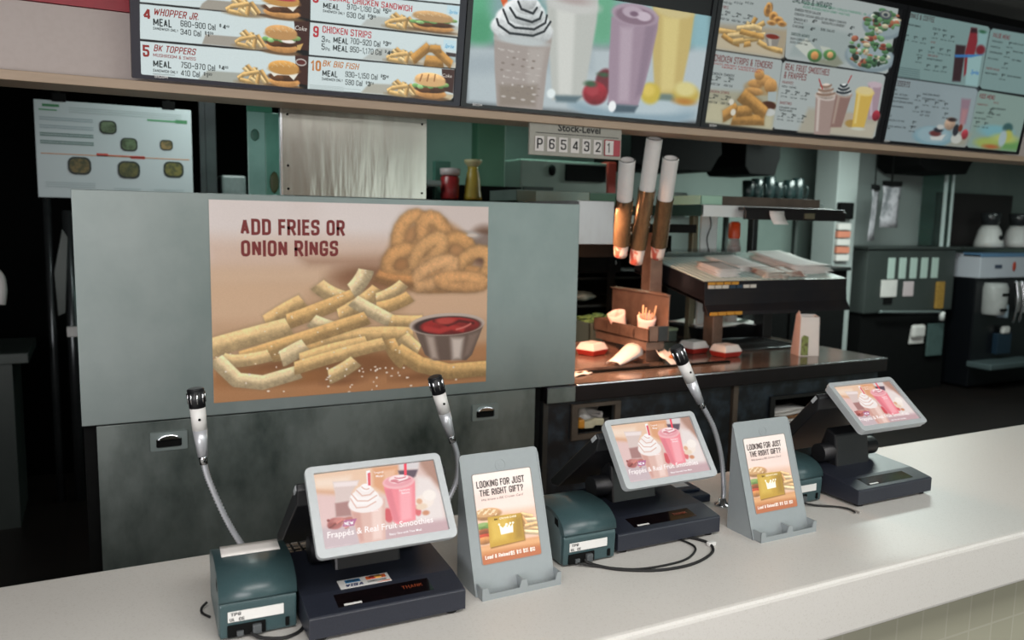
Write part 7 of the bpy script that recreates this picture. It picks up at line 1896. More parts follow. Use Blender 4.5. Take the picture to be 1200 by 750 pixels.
B().box(-.062, .062, -.08, .08, .0, .022, .004).done('body', mat('dark_blue_plastic', '1d2738', .35), t)
B().box(-.056, .05, -.045, .06, .022, .030, .003).done('upper_case', mat('dark_blue_plastic', '1d2738'), t)
B().box(-.038, .03, -.02, .04, .030, .0312).done('label', mat('pale_label', 'aab0b4', .5), t)
for n, lab, pts in (('cable', 'black cable loop on the counter in front of the second receipt printer', [(.965, 1.501, .934), (.975, 1.487, .926), (1.02, 1.44, .924), (1.10, 1.400, .924), (1.19, 1.395, .924), (1.27, 1.424, .924), (1.302, 1.462, .924), (1.30, 1.50, .924), (1.26, 1.56, .924)]),
                    ('cable', 'second thin black cable running along the loop by the middle till', [(.945, 1.499, .928), (.99, 1.47, .9235), (1.06, 1.425, .9235), (1.17, 1.418, .9235), (1.235, 1.445, .9235), (1.262, 1.485, .9235), (1.245, 1.56, .9235)]),
                    ('cable', 'black cable curling round the front of the left receipt printer', [(.228, 1.484, .930), (.245, 1.466, .925), (.285, 1.45, .9245), (.322, 1.475, .9245), (.330, 1.53, .930), (.322, 1.56, .97), (.318, 1.60, .94), (.330, 1.70, .9245)]),
                    ('cable', 'short black cable sticking out to the left of the left receipt printer', [(.169, 1.64, .932), (.158, 1.632, .926), (.157, 1.612, .9245), (.168, 1.59, .9245)]),
                    ('cable', 'black cable in front of the printer behind the second gift card stand', [(1.728, 1.582, .93), (1.76, 1.56, .9245), (1.805, 1.53, .9245), (1.822, 1.50, .9245), (1.815, 1.475, .9245)])):
    tag(B().tube(pts, .0034 if 'loop on' in lab or 'curling' in lab else .0026, 8).done(n, RUBBER), lab, 'cable', 'cables on the counter')
tag(B().tube([(1.745, 1.582, .928), (1.79, 1.545, .924), (1.828, 1.505, .924), (1.828, 1.47, .924)], .0026, 8).done('cable', mat('grey_cable', '8c8a86', .5)), 'pale grey cable beside the black one by the farthest till', 'cable', 'cables on the counter')
tag(B().box(1.296, 1.318, 1.462, 1.474, .9202, .93, .002).done('cable_tie', WHITE), 'white tie round the cable loop in front of the middle till', 'cable tie')
# ------------------------------------------------------------ make line: hood, carton tubes, chute rack
t = thing('heat_lamp_hood', 'steel heat lamp hood beside the steel cabinet, left of the carton tubes', 'heat lamp', (1.94, 2.815, 1.6))
HOODM = mat('hood_steel', '9c9698', .28, .75, ((3, 3, 1.5), .5, '6c625e', .4, .65), ((2, 90, 3), .1))
hd = B().box(-.21, -.04, .0, .016, .004, .180, .002).box(-.21, -.04, .0161, .42, .164, .179).box(-.21, -.196, .0161, .42, .004, .164).box(-.054, -.04, .0161, .42, .004, .164).box(-.196, -.054, .404, .42, .004, .164)
hd.done('housing', HOODM, t)
B().box(-.18, -.07, .05, .08, .06, .075, .004).box(-.18, -.07, .2, .23, .06, .075, .004).done('heating_element', mat('heat_element', 'ff7a38', .5, emit=2.2), t)
hl = bpy.data.lights.new('heat_lamp_light', 'AREA'); hl.shape = 'RECTANGLE'; hl.size = .22; hl.size_y = .34; hl.energy = 21; hl.color = (1, .50, .29)
ho = bpy.data.objects.new('heat_lamp_light', hl); COL.objects.link(ho); ho.location = (1.86, 3.02, 1.655); ho.rotation_euler = (0, math.radians(-36), 0)
t = thing('over_shelf_tray', 'greenish open steel tray on top behind the steel cabinet', 'tray', (2.06, 3.42, 1.78))
TRG = mat('green_grey_steel', '75857e', .35, .5, ((5, 5, 5), .4, '5a6a63'))
B().box(-.30, .30, 0, .3, 0, .008).box(-.30, .30, 0, .008, 0, .058, .002).box(-.30, .30, .292, .3, 0, .058).box(-.3, -.292, 0, .3, 0, .058).box(.292, .3, 0, .3, 0, .058).done('tray', TRG, t)
B().box(-.302, -.20, -.004, -.0005, .004, .054).done('olive_panel', mat('olive_panel', '3f4a38', .4), t)
B().box(.10, .30, -.004, -.0005, .004, .054).done('green_panel', mat('dark_green_panel', '24513f', .3), t)
B().box(-.28, .28, .02, .28, -.26, -.0005).done('support_box', BLACK, t)

TUBEM = mat('bronze_tube', '8a7458', .24, .65, ((60, 60, 2), .4, '54443a', .4, .6))
CART = mat('carton_print', 'd8cfc8', .5, 0, ((26, 26, 22), .9, 'b03a20', .50, .58))
def tube_(label, p0, p1):
    p0, p1 = Vector(p0), Vector(p1); t = thing('carton_tube', label, 'carton dispenser', p0, 0, 'carton tubes on the make line'); ax = p1-p0
    B().cone((0, 0, 0), ax*.545, .0375, .0375, 28, False).cone((0, 0, 0), ax*.545, .0345, .0345, 28, False).cone(-ax*.004, ax*.02, .0385, .0385, 28, False).cone(ax*.53, ax*.549, .0385, .0385, 28, False).done('sleeve', TUBEM, t)
    side = Vector((.0385*.5, -.0385*.85, 0))
    b = B()
    for k in range(3): b.blob(ax*(.20+.05*k)+side, .0035, seed=k, sub=1)
    b.done('rivet', CHROME, t)
    b = B(); q = ax.normalized().to_track_quat('Z', 'Y').to_matrix().to_4x4(); L = ax.length
    b.lathe([(.0338, .50*L), (.0345, L*.985), (.0335, L), (.0310, L), (.0310, L*.955), (0, L*.95)], M=q, seg=28)
    b.done('carton_stack', WHITE, t)
    B().use(BLACKPL).lathe([(.0285, L*.9985), (.0300, L*1.003), (.0325, L*1.003), (.0330, L*.9985)], M=q, seg=28).done('rim_line', None, t)
    B().use(CART).lathe([(.0335, .02*L), (.031, -.10*L), (.029, -.155*L), (.027, -.155*L), (.027, 0), (0, .01*L)], M=q, seg=28).done('lowest_carton', None, t)['label'] = 'red and white printed carton'
    return t
tube_('left carton tube of the three, short white stack on a bronze sleeve', (2.082, 3.02, 1.603), (1.979, 2.85, 1.954))
tube_('middle carton tube of the three, the tallest white stack', (2.174, 3.02, 1.585), (2.114, 2.85, 2.049))
tube_('right carton tube of the three, white stack on a bronze sleeve', (2.288, 3.02, 1.596), (2.203, 2.85, 1.973))
CU = mat('warm_steel', 'a3887a', .26, .62, ((5, 5, 5), .6, '5e493c', .38, .64), ((3, 60, 3), .1))
t = thing('tube_bracket', 'square steel post holding the carton tubes over the prep table', 'post', (2.528, 3.385, 1.031))
B().box(-.038, .038, -.038, .038, 0, .66, .003).done('post', CU, t)
B().box(-.50, .02, -.31, -.29, .62, .66, .002).box(-.02, .02, -.29, -.038, .63, .66).done('arm', BLACK, t)
B().box(-.065, .065, -.065, .065, 0, .008).done('base_plate', STEEL_B, t)

# fry station: trough with a tall side guard
t = thing('fry_station', 'copper coloured steel fry trough with a tall side guard on the prep table', 'fry station', (2.366, 3.1, 1.031))

tr = B().box(-.055, .055, 0, .48, .10, .106).box(-.055, -.049, 0, .48, .10, .165, .001).box(.049, .055, 0, .48, .10, .165).box(-.055, .055, 0, .006, .10, .178, .001).box(-.055, .055, .474, .48, .10, .165)
for k in range(1, 4): tr.box(-.055, .055, .12*k-.003, .12*k+.003, .10, .150)
tr.done('trough', CU, t)
B().poly([(.056, .0, .10), (.056, .48, .10), (.056, .48, .32), (.056, .46, .33), (.056, .03, .33), (.056, 0, .32)], (.006, 0, 0), .002).box(.044, .064, -.002, .482, .318, .326, .002).done('side_guard', CU, t)
B().box(.0, .054, -.004, 0, .105, .175).done('front_plate', STEEL_B, t)
B().box(-.052, .052, .02, .46, .06, .10).box(-.03, .05, .05, .20, .0, .06, .002).box(-.03, .05, .30, .43, .0, .06, .002).done('stand', CU, t)
PINK = mat('fry_carton_paper', 'e8d0c8', .55, 0, ((30, 30, 18), .55, 'd87468', .52, .62))
def fry_carton(label, loc, rot, withfries):
    t = thing('fry_carton', label, 'fry carton', loc, rot[2], 'fry cartons in the trough'); R_ = Matrix.Rotation(rot[0], 4, 'X') @ Matrix.Rotation(rot[1], 4, 'Y')
    g = []
    for j in range(6):
        v = j/5; wv = .030+.016*v; g.append([R_ @ Vector((wv*(i/6-.5)*2, -.010-.012*(1-(i/3-1)**2)*(1-.5*v), .008+.095*v-.014*v*(1-(i/3-1)**2))) for i in range(7)])
    B().sheet(g, .0012).done('front', PINK, t)
    B().sheet([[R_ @ Vector((p0*(.03+.016*j/5), .006+.006*(1-p0*p0), .008+.112*j/5-.012*p0*p0)) for p0 in (-1, -.66, -.33, 0, .33, .66, 1)] for j in range(6)], .0012).done('back', PINK, t)
    if withfries:
        for k in range(6):
            a = R_ @ Vector((-.028+.011*k, 0, .05)); e = R_ @ Vector((-.04+.016*k, -.006+.004*(k % 3), .125+.012*((k*7) % 4)))
            B().cone(a, e, .0042, .004, 4).done('french_fry', mat('fry_pale', 'e0b48c', .6), t)
    return t
fry_carton('empty tilted fry carton at the far end of the copper trough', (2.362, 3.40, 1.14), (.15, -.28, -.6), False)
fry_carton('fry carton with fries in the middle of the copper trough', (2.362, 3.20, 1.14), (.1, .05, -.45), True)

# tray, cartons, bag and scraps on the worktop
t = thing('landing_tray', 'shallow copper lit steel tray at the left end of the prep table', 'tray', (1.98, 3.24, 1.0315))
B().box(-.24, .30, -.20, .26, 0, .003).box(-.24, .30, .254, .26, 0, .055, .002).box(-.24, .30, -.20, -.194, 0, .014).box(-.24, -.234, -.2, .26, 0, .05).poly([(.30, -.20, 0), (.30, .26, 0), (.30, .26, .055), (.30, -.20, .014)], (.006, 0, 0)).done('pan', CU, t)
tag(B().box(1.66, 2.72, 2.985, 3.0, 1.0312, 1.040, .002).done('rail_strip', BLACK), 'thin black strip along the front of the prep table worktop', 'strip')
def carton(label, loc, rz):
    t = thing('burger_carton', label, 'burger carton', loc, rz, 'burger cartons on the prep table')
    def fr(z0, z1, a0, a1, b0, b1, m, n):
        V0 = [(-a0, -b0, z0), (a0, -b0, z0), (a0, b0, z0), (-a0, b0, z0)]; V1 = [(-a1, -b1, z1), (a1, -b1, z1), (a1, b1, z1), (-a1, b1, z1)]
        k = bmesh.new(); A = [k.verts.new(p) for p in V0]; C = [k.verts.new(p) for p in V1]; k.faces.new(A[::-1]); k.faces.new(C)
        for i in range(4): k.faces.new((A[i], A[(i+1) % 4], C[(i+1) % 4], C[i]))
        bmesh.ops.bevel(k, geom=list(k.edges), offset=.004, segments=2, profile=.5, affect='EDGES'); b = B(); b._merge(k); return b.done(n, m, t)
    fr(0, .028, .052, .062, .046, .056, mat('carton_red', '9c2a22', .5), 'base'); fr(.0275, .062, .0625, .046, .0565, .042, PAPER, 'lid')
carton('burger carton alone at the back of the landing tray, left of the fry trough', (2.19, 3.40, 1.0355), .35)
carton('burger carton in the middle of the prep table, left one of two side by side', (2.74, 3.29, 1.0318), .15)
carton('burger carton in the middle of the prep table, right one of two side by side', (2.82, 3.135, 1.0318), .1)
t = thing('paper_sleeve', 'curled empty white paper sleeve lying on the landing tray', 'paper sleeve', (2.17, 3.10, 1.037), .5)
g = []
for j in range(7):
    v = j/6; g.append([(-.10+.20*v, (.035+.02*v)*math.cos(PI*(i/8)*1.15-.3), .002+(.024+.020*v)*(1+math.sin(PI*(i/8)*1.15-.3))*(.55+.45*v)) for i in range(9)])
B().sheet(g, .0015).done('wrap', PAPER, t)
B().tube([(-.06, .02, .022), (.02, .012, .04), (.098, .008, .062)], .011, 10).done('rolled_edge', PAPER, t)
t = thing('open_wrapper', 'crumpled white wrapper with a brown stain below the fry trough', 'wrapper', (2.425, 3.06, 1.0318), .2)
B().sheet([[(-.06+i*.02, -.05+j*.02, .004+.03*abs(math.sin(i*1.3+j*.9))*(j/5)+.006*j) for i in range(7)] for j in range(6)], .0015).done('paper', PAPER, t)
B().blob((0, -.01, .034), .022, (1.2, .8, .5), .25, 3).done('food_scrap', mat('fried_brown', 'a8642c', .7), t)
tag(B().sheet([[(1.80+i*.03, 2.93+j*.03+.01*i, 1.0335+.008*abs(math.sin(i+j*1.4))) for i in range(5)] for j in range(3)], .0015).done('napkin', PAPER), 'scrap of white paper on the worktop by the steel cabinet edge', 'napkin')
t = thing('wire_grate', 'flat dark wire grate set on the right half of the prep table', 'grate', (3.19, 3.40, 1.0318))
g = B()
for k in range(27): g.box(-.25+k*.019, -.245+k*.019, -.16, .16, 0, .004)
g.box(-.25, .25, -.165, -.155, 0, .006).box(-.25, .25, .155, .165, 0, .006).box(-.25, .25, -.004, .004, 0, .006).done('bars', STEEL_B, t)
B().box(-.262, .262, -.178, -.165, 0, .010, .002).box(-.262, .262, .165, .178, 0, .010, .002).box(-.262, -.25, -.178, .178, 0, .010).box(.25, .262, -.178, .178, 0, .010).done('frame', STEEL_B, t)
t = thing('takeaway_bag', 'folded white paper bag with a lettuce picture standing on the prep table', 'bag', (3.24, 3.02, 1.0318), -.35)
B().poly([(-.045, -.04, 0), (.065, -.04, 0), (.060, -.030, .20), (-.040, -.030, .20)], (0, .004, 0)).poly([(-.045, .05, 0), (.065, .05, 0), (.06, .02, .21), (-.04, .02, .21)], (0, .004, 0)).poly([(.061, -.04, 0), (.061, .05, 0), (.057, .02, .21), (.057, -.03, .20)], (.004, 0, 0)).done('body', PAPER, t)
B().poly([(-.046, -.04, 0), (-.046, .05, 0), (-.041, .02, .21), (-.041, -.005, .23), (-.041, -.03, .20)], (.003, 0, 0)).done('gusset', mat('pink_lit_paper', 'e6c8bc', .6), t)  # pink light on the bag's left side is put into the paper colour
B().poly([(-.036, -.0408, .004), (.004, -.0408, .004), (.004, -.0362, .10), (-.02, -.0362, .108), (-.034, -.0362, .095)], (0, -.001, 0)).done('lettuce_picture', mat('lettuce_print', '7a8a48', .6, 0, ((70, 70, 70), .9, '4a3c24', .45, .6)), t)

# sloping wrap rack and the shelf over it
t = thing('wrap_rack', 'dark sloping rack of sandwich wraps over the prep table', 'rack', (2.63, 3.10, 1.031))
RD = mat('rack_dark', '262529', .3, .4, ((4, 4, 4), .5, '37302e'))
def sl(x, s, h=0): return Vector((x, s, .384+s*.205+h))
B().poly([sl(0, 0, -.002), sl(0, .58, -.002), sl(0, .58, -.11), sl(0, .0, -.11)], (.012, 0, 0), .002).done('side_panel', RD, t)
B().poly([sl(.968, 0, -.002), sl(.968, .58, -.002), sl(.968, .58, -.11), sl(.968, 0, -.11)], (.012, 0, 0), .002).done('side_panel', RD, t)
B().poly([sl(0, 0, -.105), sl(.98, 0, -.105), sl(.98, .58, -.105), sl(0, .58, -.105)], (0, 0, .01)).done('floor_panel', RD, t)
B().poly([(0, 0, .384), (0, -.012, .270), (0, -.034, .236), (0, -.040, .218), (0, -.034, .218), (0, 0, .240)], (.98, 0, 0), .001).box(0, .98, -.006, .004, .25, .386, .002).done('front_panel', RD, t)
b = B()
for k in range(25): b.poly([sl(.02+.039*k, .0, -.006), sl(.036+.039*k, .0, -.006), sl(.036+.039*k, .57, -.006), sl(.02+.039*k, .57, -.006)], (0, 0, .009))
b.done('slat', mat('pale_green_rail', 'd2e6e0', .4, 0), t)
b = B()
for k in range(44): b.tube([sl(.0+.014*k, .46, .002), sl(.004+.014*k, .47, .045), sl(.010+.014*k, .46, .004)], .0024, 4, False)
b.done('spring_wire', BLACKPL, t)
YL = mat('tag_yellow', 'c08a2c', .5); TW = mat('tag_white', 'c8c4bc', .5); TBL = mat('tag_blue', '22384c', .5)
for k in range(4): B().box(.02+k*.05, .062+k*.05, -.010, -.006, .368, .382).done('price_tag', YL, t)
for k, m in enumerate((TW, TW, TW, TBL, TBL, TW, TW)): B().box(.02+k*.045, .058+k*.045, -.0105, -.0065, .350, .366).done('price_tag', m, t)
for k in range(4): B().box(.01+k*.052, .056+k*.052, -.046, -.041, .222, .238).done('price_tag', YL, t)
B().box(.33, .40, .30, .38, 0, .34, .003).done('post', CU, t)
B().box(.85, .92, .46, .54, 0, .36, .003).done('post', RD, t)
def wraps(lab, x0, y0, dx, dy, mm, n, cnt, fan, lift):
    w_ = thing('wrap_stack', lab, 'wrap sheets', (2.63, 3.10, 1.031), 0, 'wrap stacks on the rack'); r = random.Random(n*9)
    for k in range(cnt):
        a = r.uniform(-fan, fan); ox, oy = r.uniform(-.015, .015), r.uniform(-.02, .02); g = []
        for j in range(6):
            row = []
            for i in range(6):
                u, v = (i/5-.5)*dx, (j/5-.5)*dy; X, Y = x0+dx/2+ox+u*math.cos(a)-v*math.sin(a), y0+dy/2+oy+u*math.sin(a)+v*math.cos(a)
                row.append(sl(X, Y, .006+.0055*k+lift*abs(v/dy)**2*4*(1 if v < 0 else .3)*(k+1)/cnt))
            g.append(row)
        B().sheet(g, .0018).done('sheet', mm, w_)
RPRINT = mat('wrap_pale', 'c4bcb2', .6, 0, ((14, 14, 14), .6, 'a04e30', .53, .6))
wraps('thick small stack of white wrap sheets at the left of the rack', .13, .06, .15, .17, PAPER, 0, 7, .04, 0)
wraps('loose white wrap sheets lying across the middle of the rack', .36, .16, .22, .26, PAPER, 1, 4, .2, .006)
wraps('small red printed wrap sheets near the front of the rack', .42, .02, .15, .12, RPRINT, 2, 5, .15, .002)
wraps('row of red and white printed wrap sheets right of the middle of the rack', .58, .02, .12, .12, RPRINT, 4, 5, .12, .002)
wraps('large fanned white wrap sheets at the right end of the rack', .68, .06, .26, .36, PAPER, 3, 7, .16, .012)
t = thing('black_tray', 'black plastic tray with a white liner under the wrap rack', 'tray', (3.30, 3.74, 1.0318))
B().box(-.24, .24, -.10, .18, 0, .006).poly([(-.24, -.10, 0), (.24, -.10, 0), (.26, -.13, .07), (-.26, -.13, .07)], (0, .006, 0)).poly([(-.24, .18, 0), (.24, .18, 0), (.26, .21, .07), (-.26, .21, .07)], (0, .006, 0)).poly([(-.24, -.1, 0), (-.24, .18, 0), (-.26, .21, .07), (-.26, -.13, .07)], (.006, 0, 0)).poly([(.24, -.1, 0), (.24, .18, 0), (.26, .21, .07), (.26, -.13, .07)], (.006, 0, 0)).done('tray', BLACKPL, t)
B().sheet([[(-.24+i*.08, -.12+j*.08, .078+.008*math.sin(i*2+j)) for i in range(7)] for j in range(5)], .002).done('liner', PAPER, t)

t = thing('overhead_shelf', 'steel shelf unit with a black ticket rail above the wrap rack', 'shelf', (2.68, 3.2, 1.031))
GS = mat('pale_steel_face', 'd4dada', .4, .1, ((4, 4, 4), .3, 'c0c8c8'))
B().use(GS).box(.0, .90, 0, .012, .70, .758, .002).use(mat('dark_teal_side', '2a4442', .3, .3)).box(-.002, .010, .0, .62, .702, .757, .002).use(STEEL_B).box(0, .90, .01, .62, .745, .757).done('shelf_body', None, t)
B().use(mat('greenish_glass', 'a4ccb8', .25, .1)).box(.03, .17, .05, .056, .760, .806, .002).box(.03, .036, .05, .4, .76, .806).use(WOODBR).box(.17, .86, .05, .056, .760, .806, .002).box(.036, .86, .056, .4, .760, .766).done('top_tray', None, t)
B().box(.22, .93, -.06, -.012, .735, .752, .003).box(.22, .93, -.07, -.05, .690, .738, .003).done('ticket_rail', mat('rail_black', '1d1b1c', .3, .2), t)
B().sheet([[(.37+.05*i, -.078-.004*j*j, .735-.022*j) for i in range(3)] for j in range(4)], .001).done('ticket', PAPER, t)
B().box(.62, .69, -.076, -.0705, .70, .728).done('clip', mat('dull_brass', '6a6450', .4, .4), t)
B().box(.36, .40, .50, .54, .0, .745, .003).done('post', mat('brassy_steel', '8c8672', .3, .7), t)
B().box(.42, .54, .50, .52, .0, .745, .003).done('cable_panel', GS, t)
B().tube([(.46, .496, .74), (.485, .494, .66), (.46, .494, .58), (.48, .494, .50)], .003, 6).done('cable', RUBBER, t)
B().box(.86, .90, .55, .60, 0, .745, .003).done('post', STEEL_B, t)
t = thing('sauce_bottle', 'white squeeze bottle with an orange cap behind the overhead shelf post', 'bottle', (3.42, 3.78, 1.031))
B().lathe([(0, 0), (.04, 0), (.042, .01), (.042, .52), (.03, .58), (0, .58)]).done('body', mat('bottle_white', 'b4aaa6', .4, 0, ((6, 6, 9), .6, '6a4036', .5, .6)), t)
B().lathe([(.034, .58), (.036, .60), (.034, .67), (.02, .68), (0, .68)]).done('cap', mat('bottle_orange', 'd04a1e', .4), t)
t = thing('sign_card', 'pale green card leaning behind the right carton tube', 'card', (2.66, 3.93, 1.5), .05)
B().poly([(-.12, 0, 0), (.10, 0, .03), (.12, 0, .20), (-.06, 0, .24)], (0, .004, 0)).done('card', mat('green_card', '9cc0ae', .5, 0, ((8, 8, 8), .3, '86ac9a')), t)
B().tube([(.10, -.002, .16), (.0, -.002, .10), (-.03, -.002, .085), (.02, -.002, .02)], .002, 5, False).done('string', RUBBER, t)
B().box(-.02, .02, .006, .03, -.469, .22).done('stake', BLACK, t)

# dark holding cabinet behind the fry station
t = thing('holding_cabinet', 'black holding cabinet with wrapped food behind the fry trough', 'cabinet', (2.68, 3.98, 0))
B().box(-.36, .42, .52, .54, .05, 1.62).box(-.36, -.34, 0, .54, .05, 1.62).box(.40, .42, 0, .54, .05, 1.62).box(-.36, .42, 0, .54, 1.60, 1.62).box(-.36, .42, 0, .54, .05, .95).box(-.36, .42, -.012, 0, 1.52, 1.62, .002).box(-.36, .06, -.012, 0, 1.40, 1.50, .002).done('case', BLACK, t)
for z in (1.02, 1.20, 1.36): B().box(-.34, .40, .01, .52, z, z+.014).done('shelf', mat('shelf_black', '151817', .3, .3), t)
B().cone((.0, -.012, 1.46), (.0, -.018, 1.46), .022, .022, 24).done('dial', WHITE, t)
CLEAR = mat('plastic_wrap', '93a8a4', .15, 0, ((8, 8, 20), .7, '54686a', .42, .6))
for x, y, z, sx, lab in ((-.13, .12, 1.255, .8, 'clear wrapped food pack on the middle shelf of the black cabinet'), (-.17, .10, 1.075, 1.0, 'clear wrapped food pack on the lower shelf of the black cabinet'), (.20, .12, 1.41, .7, 'flat wrapped pack on the upper shelf of the black cabinet')):
    o = B().blob((0, 0, .0), .09, (sx*1.3, .9, .33 if z < 1.4 else .16), .09, int(z*100), 3).done('wrapped_food', CLEAR, None, (2.68+x, 3.98+y, z-.0)); tag(o, lab, 'wrapped food', 'wrapped food in the black cabinet')
t = thing('lettuce_bin', 'tray of shredded green lettuce beside the steel cabinet edge', 'food tray', (2.50, 3.80, 1.03))
B().box(-.14, .14, -.10, .10, 0, .006).box(-.14, .14, -.10, -.094, 0, .12, .001).box(-.14, .14, .094, .10, 0, .12).box(-.14, -.134, -.1, .1, 0, .12).box(.134, .14, -.1, .1, 0, .12).done('tray', TRG, t)
b = B(); rn = random.Random(8)
for k in range(150): b.blob((rn.uniform(-.12, .12), rn.uniform(-.085, .085), rn.uniform(.10, .145)), rn.uniform(.008, .015), (1.6, .6, .4), .35, k, 1)
o = b.done('shredded_lettuce', mat('lettuce', '7fa05c', .6, 0, ((60, 60, 60), .6, '54783c')), t); o['kind'] = 'stuff'
t = thing('bread_tray', 'pale green lidded tray to the right of the fry trough', 'tray', (2.80, 3.72, 1.0318))
B().box(-.11, .11, -.08, .08, 0, .06, .004).done('tray', TRG, t); B().box(-.115, .115, -.085, .085, .06, .075, .004).done('lid', mat('green_lid', 'a2b89a', .4), t)
# ------------------------------------------------------------ back kitchen, right side
EQ = mat('equipment_grey', '4a504e', .35, .4, ((3, 3, 3), .5, '3f4744'))
t = thing('drink_cabinet', 'tall dark steel cabinet with a row of pale labels at the back right', 'cabinet', (7.42, 5.5, 0))
B().box(-.72, .62, .02, .6, .84, 1.475, .01).box(-.74, .66, 0, .62, 1.475, 1.50, .005).done('case', EQ, t)
B().box(-.70, .60, .06, .58, .0, .83).done('lower_case', BLACK, t)
for k in range(5): B().box(-.42+k*.165, -.32+k*.165, .012, .02, 1.18, 1.39, .003).done('label', mat('pale_green_label', 'b0c2ba', .5), t)
B().box(-.50, -.27, .010, .02, 1.00, 1.17, .003).done('notice', PAPER, t); B().box(-.17, -.02, .010, .02, 1.00, 1.15, .003).done('notice', mat('pinkish_notice', 'c8b8ba', .5), t)
B().box(-.45, -.33, .008, .02, .93, .99).done('lock', BLACK, t)
B().tube([(-.55, -.03, .86), (-.1, -.035, .845), (.38, -.03, .83)], .014, 8).done('handle', STEEL, t)
B().cone((.40, -.03, .83), (.40, -.03, .74), .03, .026, 12).done('handle_end', WHITE, t)
B().box(.33, .45, -.004, .02, .86, 1.14, .004).done('orange_strip', mat('amber_strip', 'a8823c', .5, 0, ((40, 3, 40), .6, '7a5a24')), t)
B().poly([(.02, 0.04, .50), (.24, 0.04, .50), (.22, 0.04, .66), (.04, 0.04, .66)], (0, .012, 0)).box(.02, .22, .0, .05, .56, .70, .03).done('paper_cup', PAPER, t)
B().box(.28, .52, .02, .04, .36, .70, .003).done('side_notice', mat('teal_notice', '4c605e', .5, 0, ((20, 20, 20), .5, '3c504e')), t)
GP = glass('clear_partition', 'b8d4cc')
t = thing('glass_partition', 'clear glass partition standing on the drink cabinet', 'glass partition', (8.02, 5.62, 1.501))
B().box(-.06, .0, 0, .30, 0, .78, .003).done('pane', GP, t)
B().box(.0, .03, -.01, .02, 0, .80, .003).done('edge_strip', mat('pale_edge', 'c4d2d0', .3), t); B().box(-.10, -.075, -.01, .02, 0, .80, .003).done('edge_strip', mat('pale_edge', 'c4d2d0'), t)
B().box(-.22, .05, -.015, .025, .76, .83, .004).done('clamp', BLACK, t)
tag(B().box(6.72, 8.0, 5.95, 5.99, 1.5, 2.5).done('pale_board', mat('board_grey', '8e9694', .5, 0, ((2, 2, 2), .3, '7c8684'))), 'large pale board behind the drink cabinet, with papers clipped in front', 'board')
def clip_papers(label, x, y, z, rz, w_, h_, m):
    t = thing('clipped_papers', label, 'papers', (x, y, z), rz, 'clipped papers at the back right')
    B().sheet([[(-w_/2+w_*i/5, -.01*math.sin(i*1.5+j), -h_*j/5) for i in range(6)] for j in range(6)], .004).done('sheets', m, t)
    B().box(-w_/2, w_/2, -.02, .015, -.02, .03, .004).done('clip', BLACK, t)
    B().box(-.008, .008, .0, .01, .0, 2.79-z).done('hanger', BLACK, t)
MIXP = mat('printed_sheets', 'b4b0b6', .5, 0, ((7, 7, 7), .8, '5c6064', .45, .62))
clip_papers('papers clipped beside the white pillar, sheets turned edge on', 6.62, 5.42, 2.06, .5, .26, .50, MIXP)
clip_papers('crinkled pale papers clipped above the drink cabinet', 6.95, 5.5, 2.11, 0, .25, .42, MIXP)
t = thing('wall_dispenser', 'small black dispenser with orange and white labels on the white pillar', 'dispenser', (6.43, 5.56, 1.36))
B().box(-.09, .09, 0, .055, .40, .56, .01).done('body', BLACK, t)
for k, m in enumerate(('d4d0cc', 'd0846c', 'd4d0cc', 'd0846c', 'd4d0cc')): B().box(-.085, .085, .02, .055, .30-k*.075, .36-k*.075, .002).done('label', mat('lab_'+m, m, .5), t)
for lab, x0, x1, y, z0, z1 in (('black box hung from the ceiling above the drink cabinet', 7.20, 8.02, 5.4, 2.24, 2.75), ('black box hung from the ceiling in the middle of the kitchen', 4.60, 4.97, 5.0, 2.09, 2.75), ('largest black hanging box behind the carton tubes', 3.50, 4.36, 5.0, 2.09, 2.75)):
    t = thing('hanging_box', lab, 'hanging box', ((x0+x1)/2, y, z0), 0, 'black boxes hung from the ceiling'); w_ = (x1-x0)/2
    B().poly([(-w_, 0, .06), (-w_*.7, 0, 0), (w_*.75, 0, .0), (w_*.9, 0, .10), (w_, 0, .14), (w_*.93, 0, .40), (w_, 0, z1-z0), (-w_, 0, z1-z0)], (0, .5, 0), .008).done('case', BLACK, t)
    B().box(-.02, .02, .2, .24, z1-z0, 2.8-z0).done('bracket', BLACK, t)
tag(B().lathe([(0, 0), (.035, .01), (.048, .05), (.035, .09), (0, .10)]).done('ceiling_lamp', mat('lamp_white', 'c4ccc8', .4, emit=.6), None, (4.78, 4.9, 2.33)), 'small round white lamp in front of a black hanging box', 'lamp')
t = thing('wall_shelf', 'steel wall shelf carrying a row of dark jugs', 'shelf', (5.15, 5.1, 1.86))
B().box(-.45, .45, 0, .28, 0, .02, .003).done('board', EQ, t)
for s in (-.4, .4): B().box(s-.015, s+.015, .24, .28, -1.86, .0).done('upright', EQ, t)
for k in range(6):
    j = thing('dark_jug', 'dark plastic jug in the row on the wall shelf', 'jug', (4.83+k*.115, 5.2+.02*(k % 2), 1.88), -PI/2+.2*(k % 3), 'dark jugs on the wall shelf')
    B().lathe([(0, 0), (.042, 0), (.048, .08), (.050, .17+.02*(k % 3)), (.044, .175+.02*(k % 3)), (.042, .02), (0, .02)], seg=16).done('body', mat('jug_dark', '1c2a2a', .25), j)
    B().tube([(.046, 0, .15), (.085, 0, .14), (.085, 0, .07), (.046, 0, .04)], .007, 6).done('handle', mat('jug_dark', '1c2a2a'), j)
tag(B().box(3.9, 4.6, 5.6, 5.75, 0, 1.75, .01).box(4.05, 4.5, 5.55, 5.62, 1.75, 1.95, .02).done('white_cabinet', mat('cabinet_pale', '8c9894', .5, 0, ((2, 2, 2), .3, '7c8884'))), 'pale upright cabinet at the back behind the right carton tube', 'cabinet')
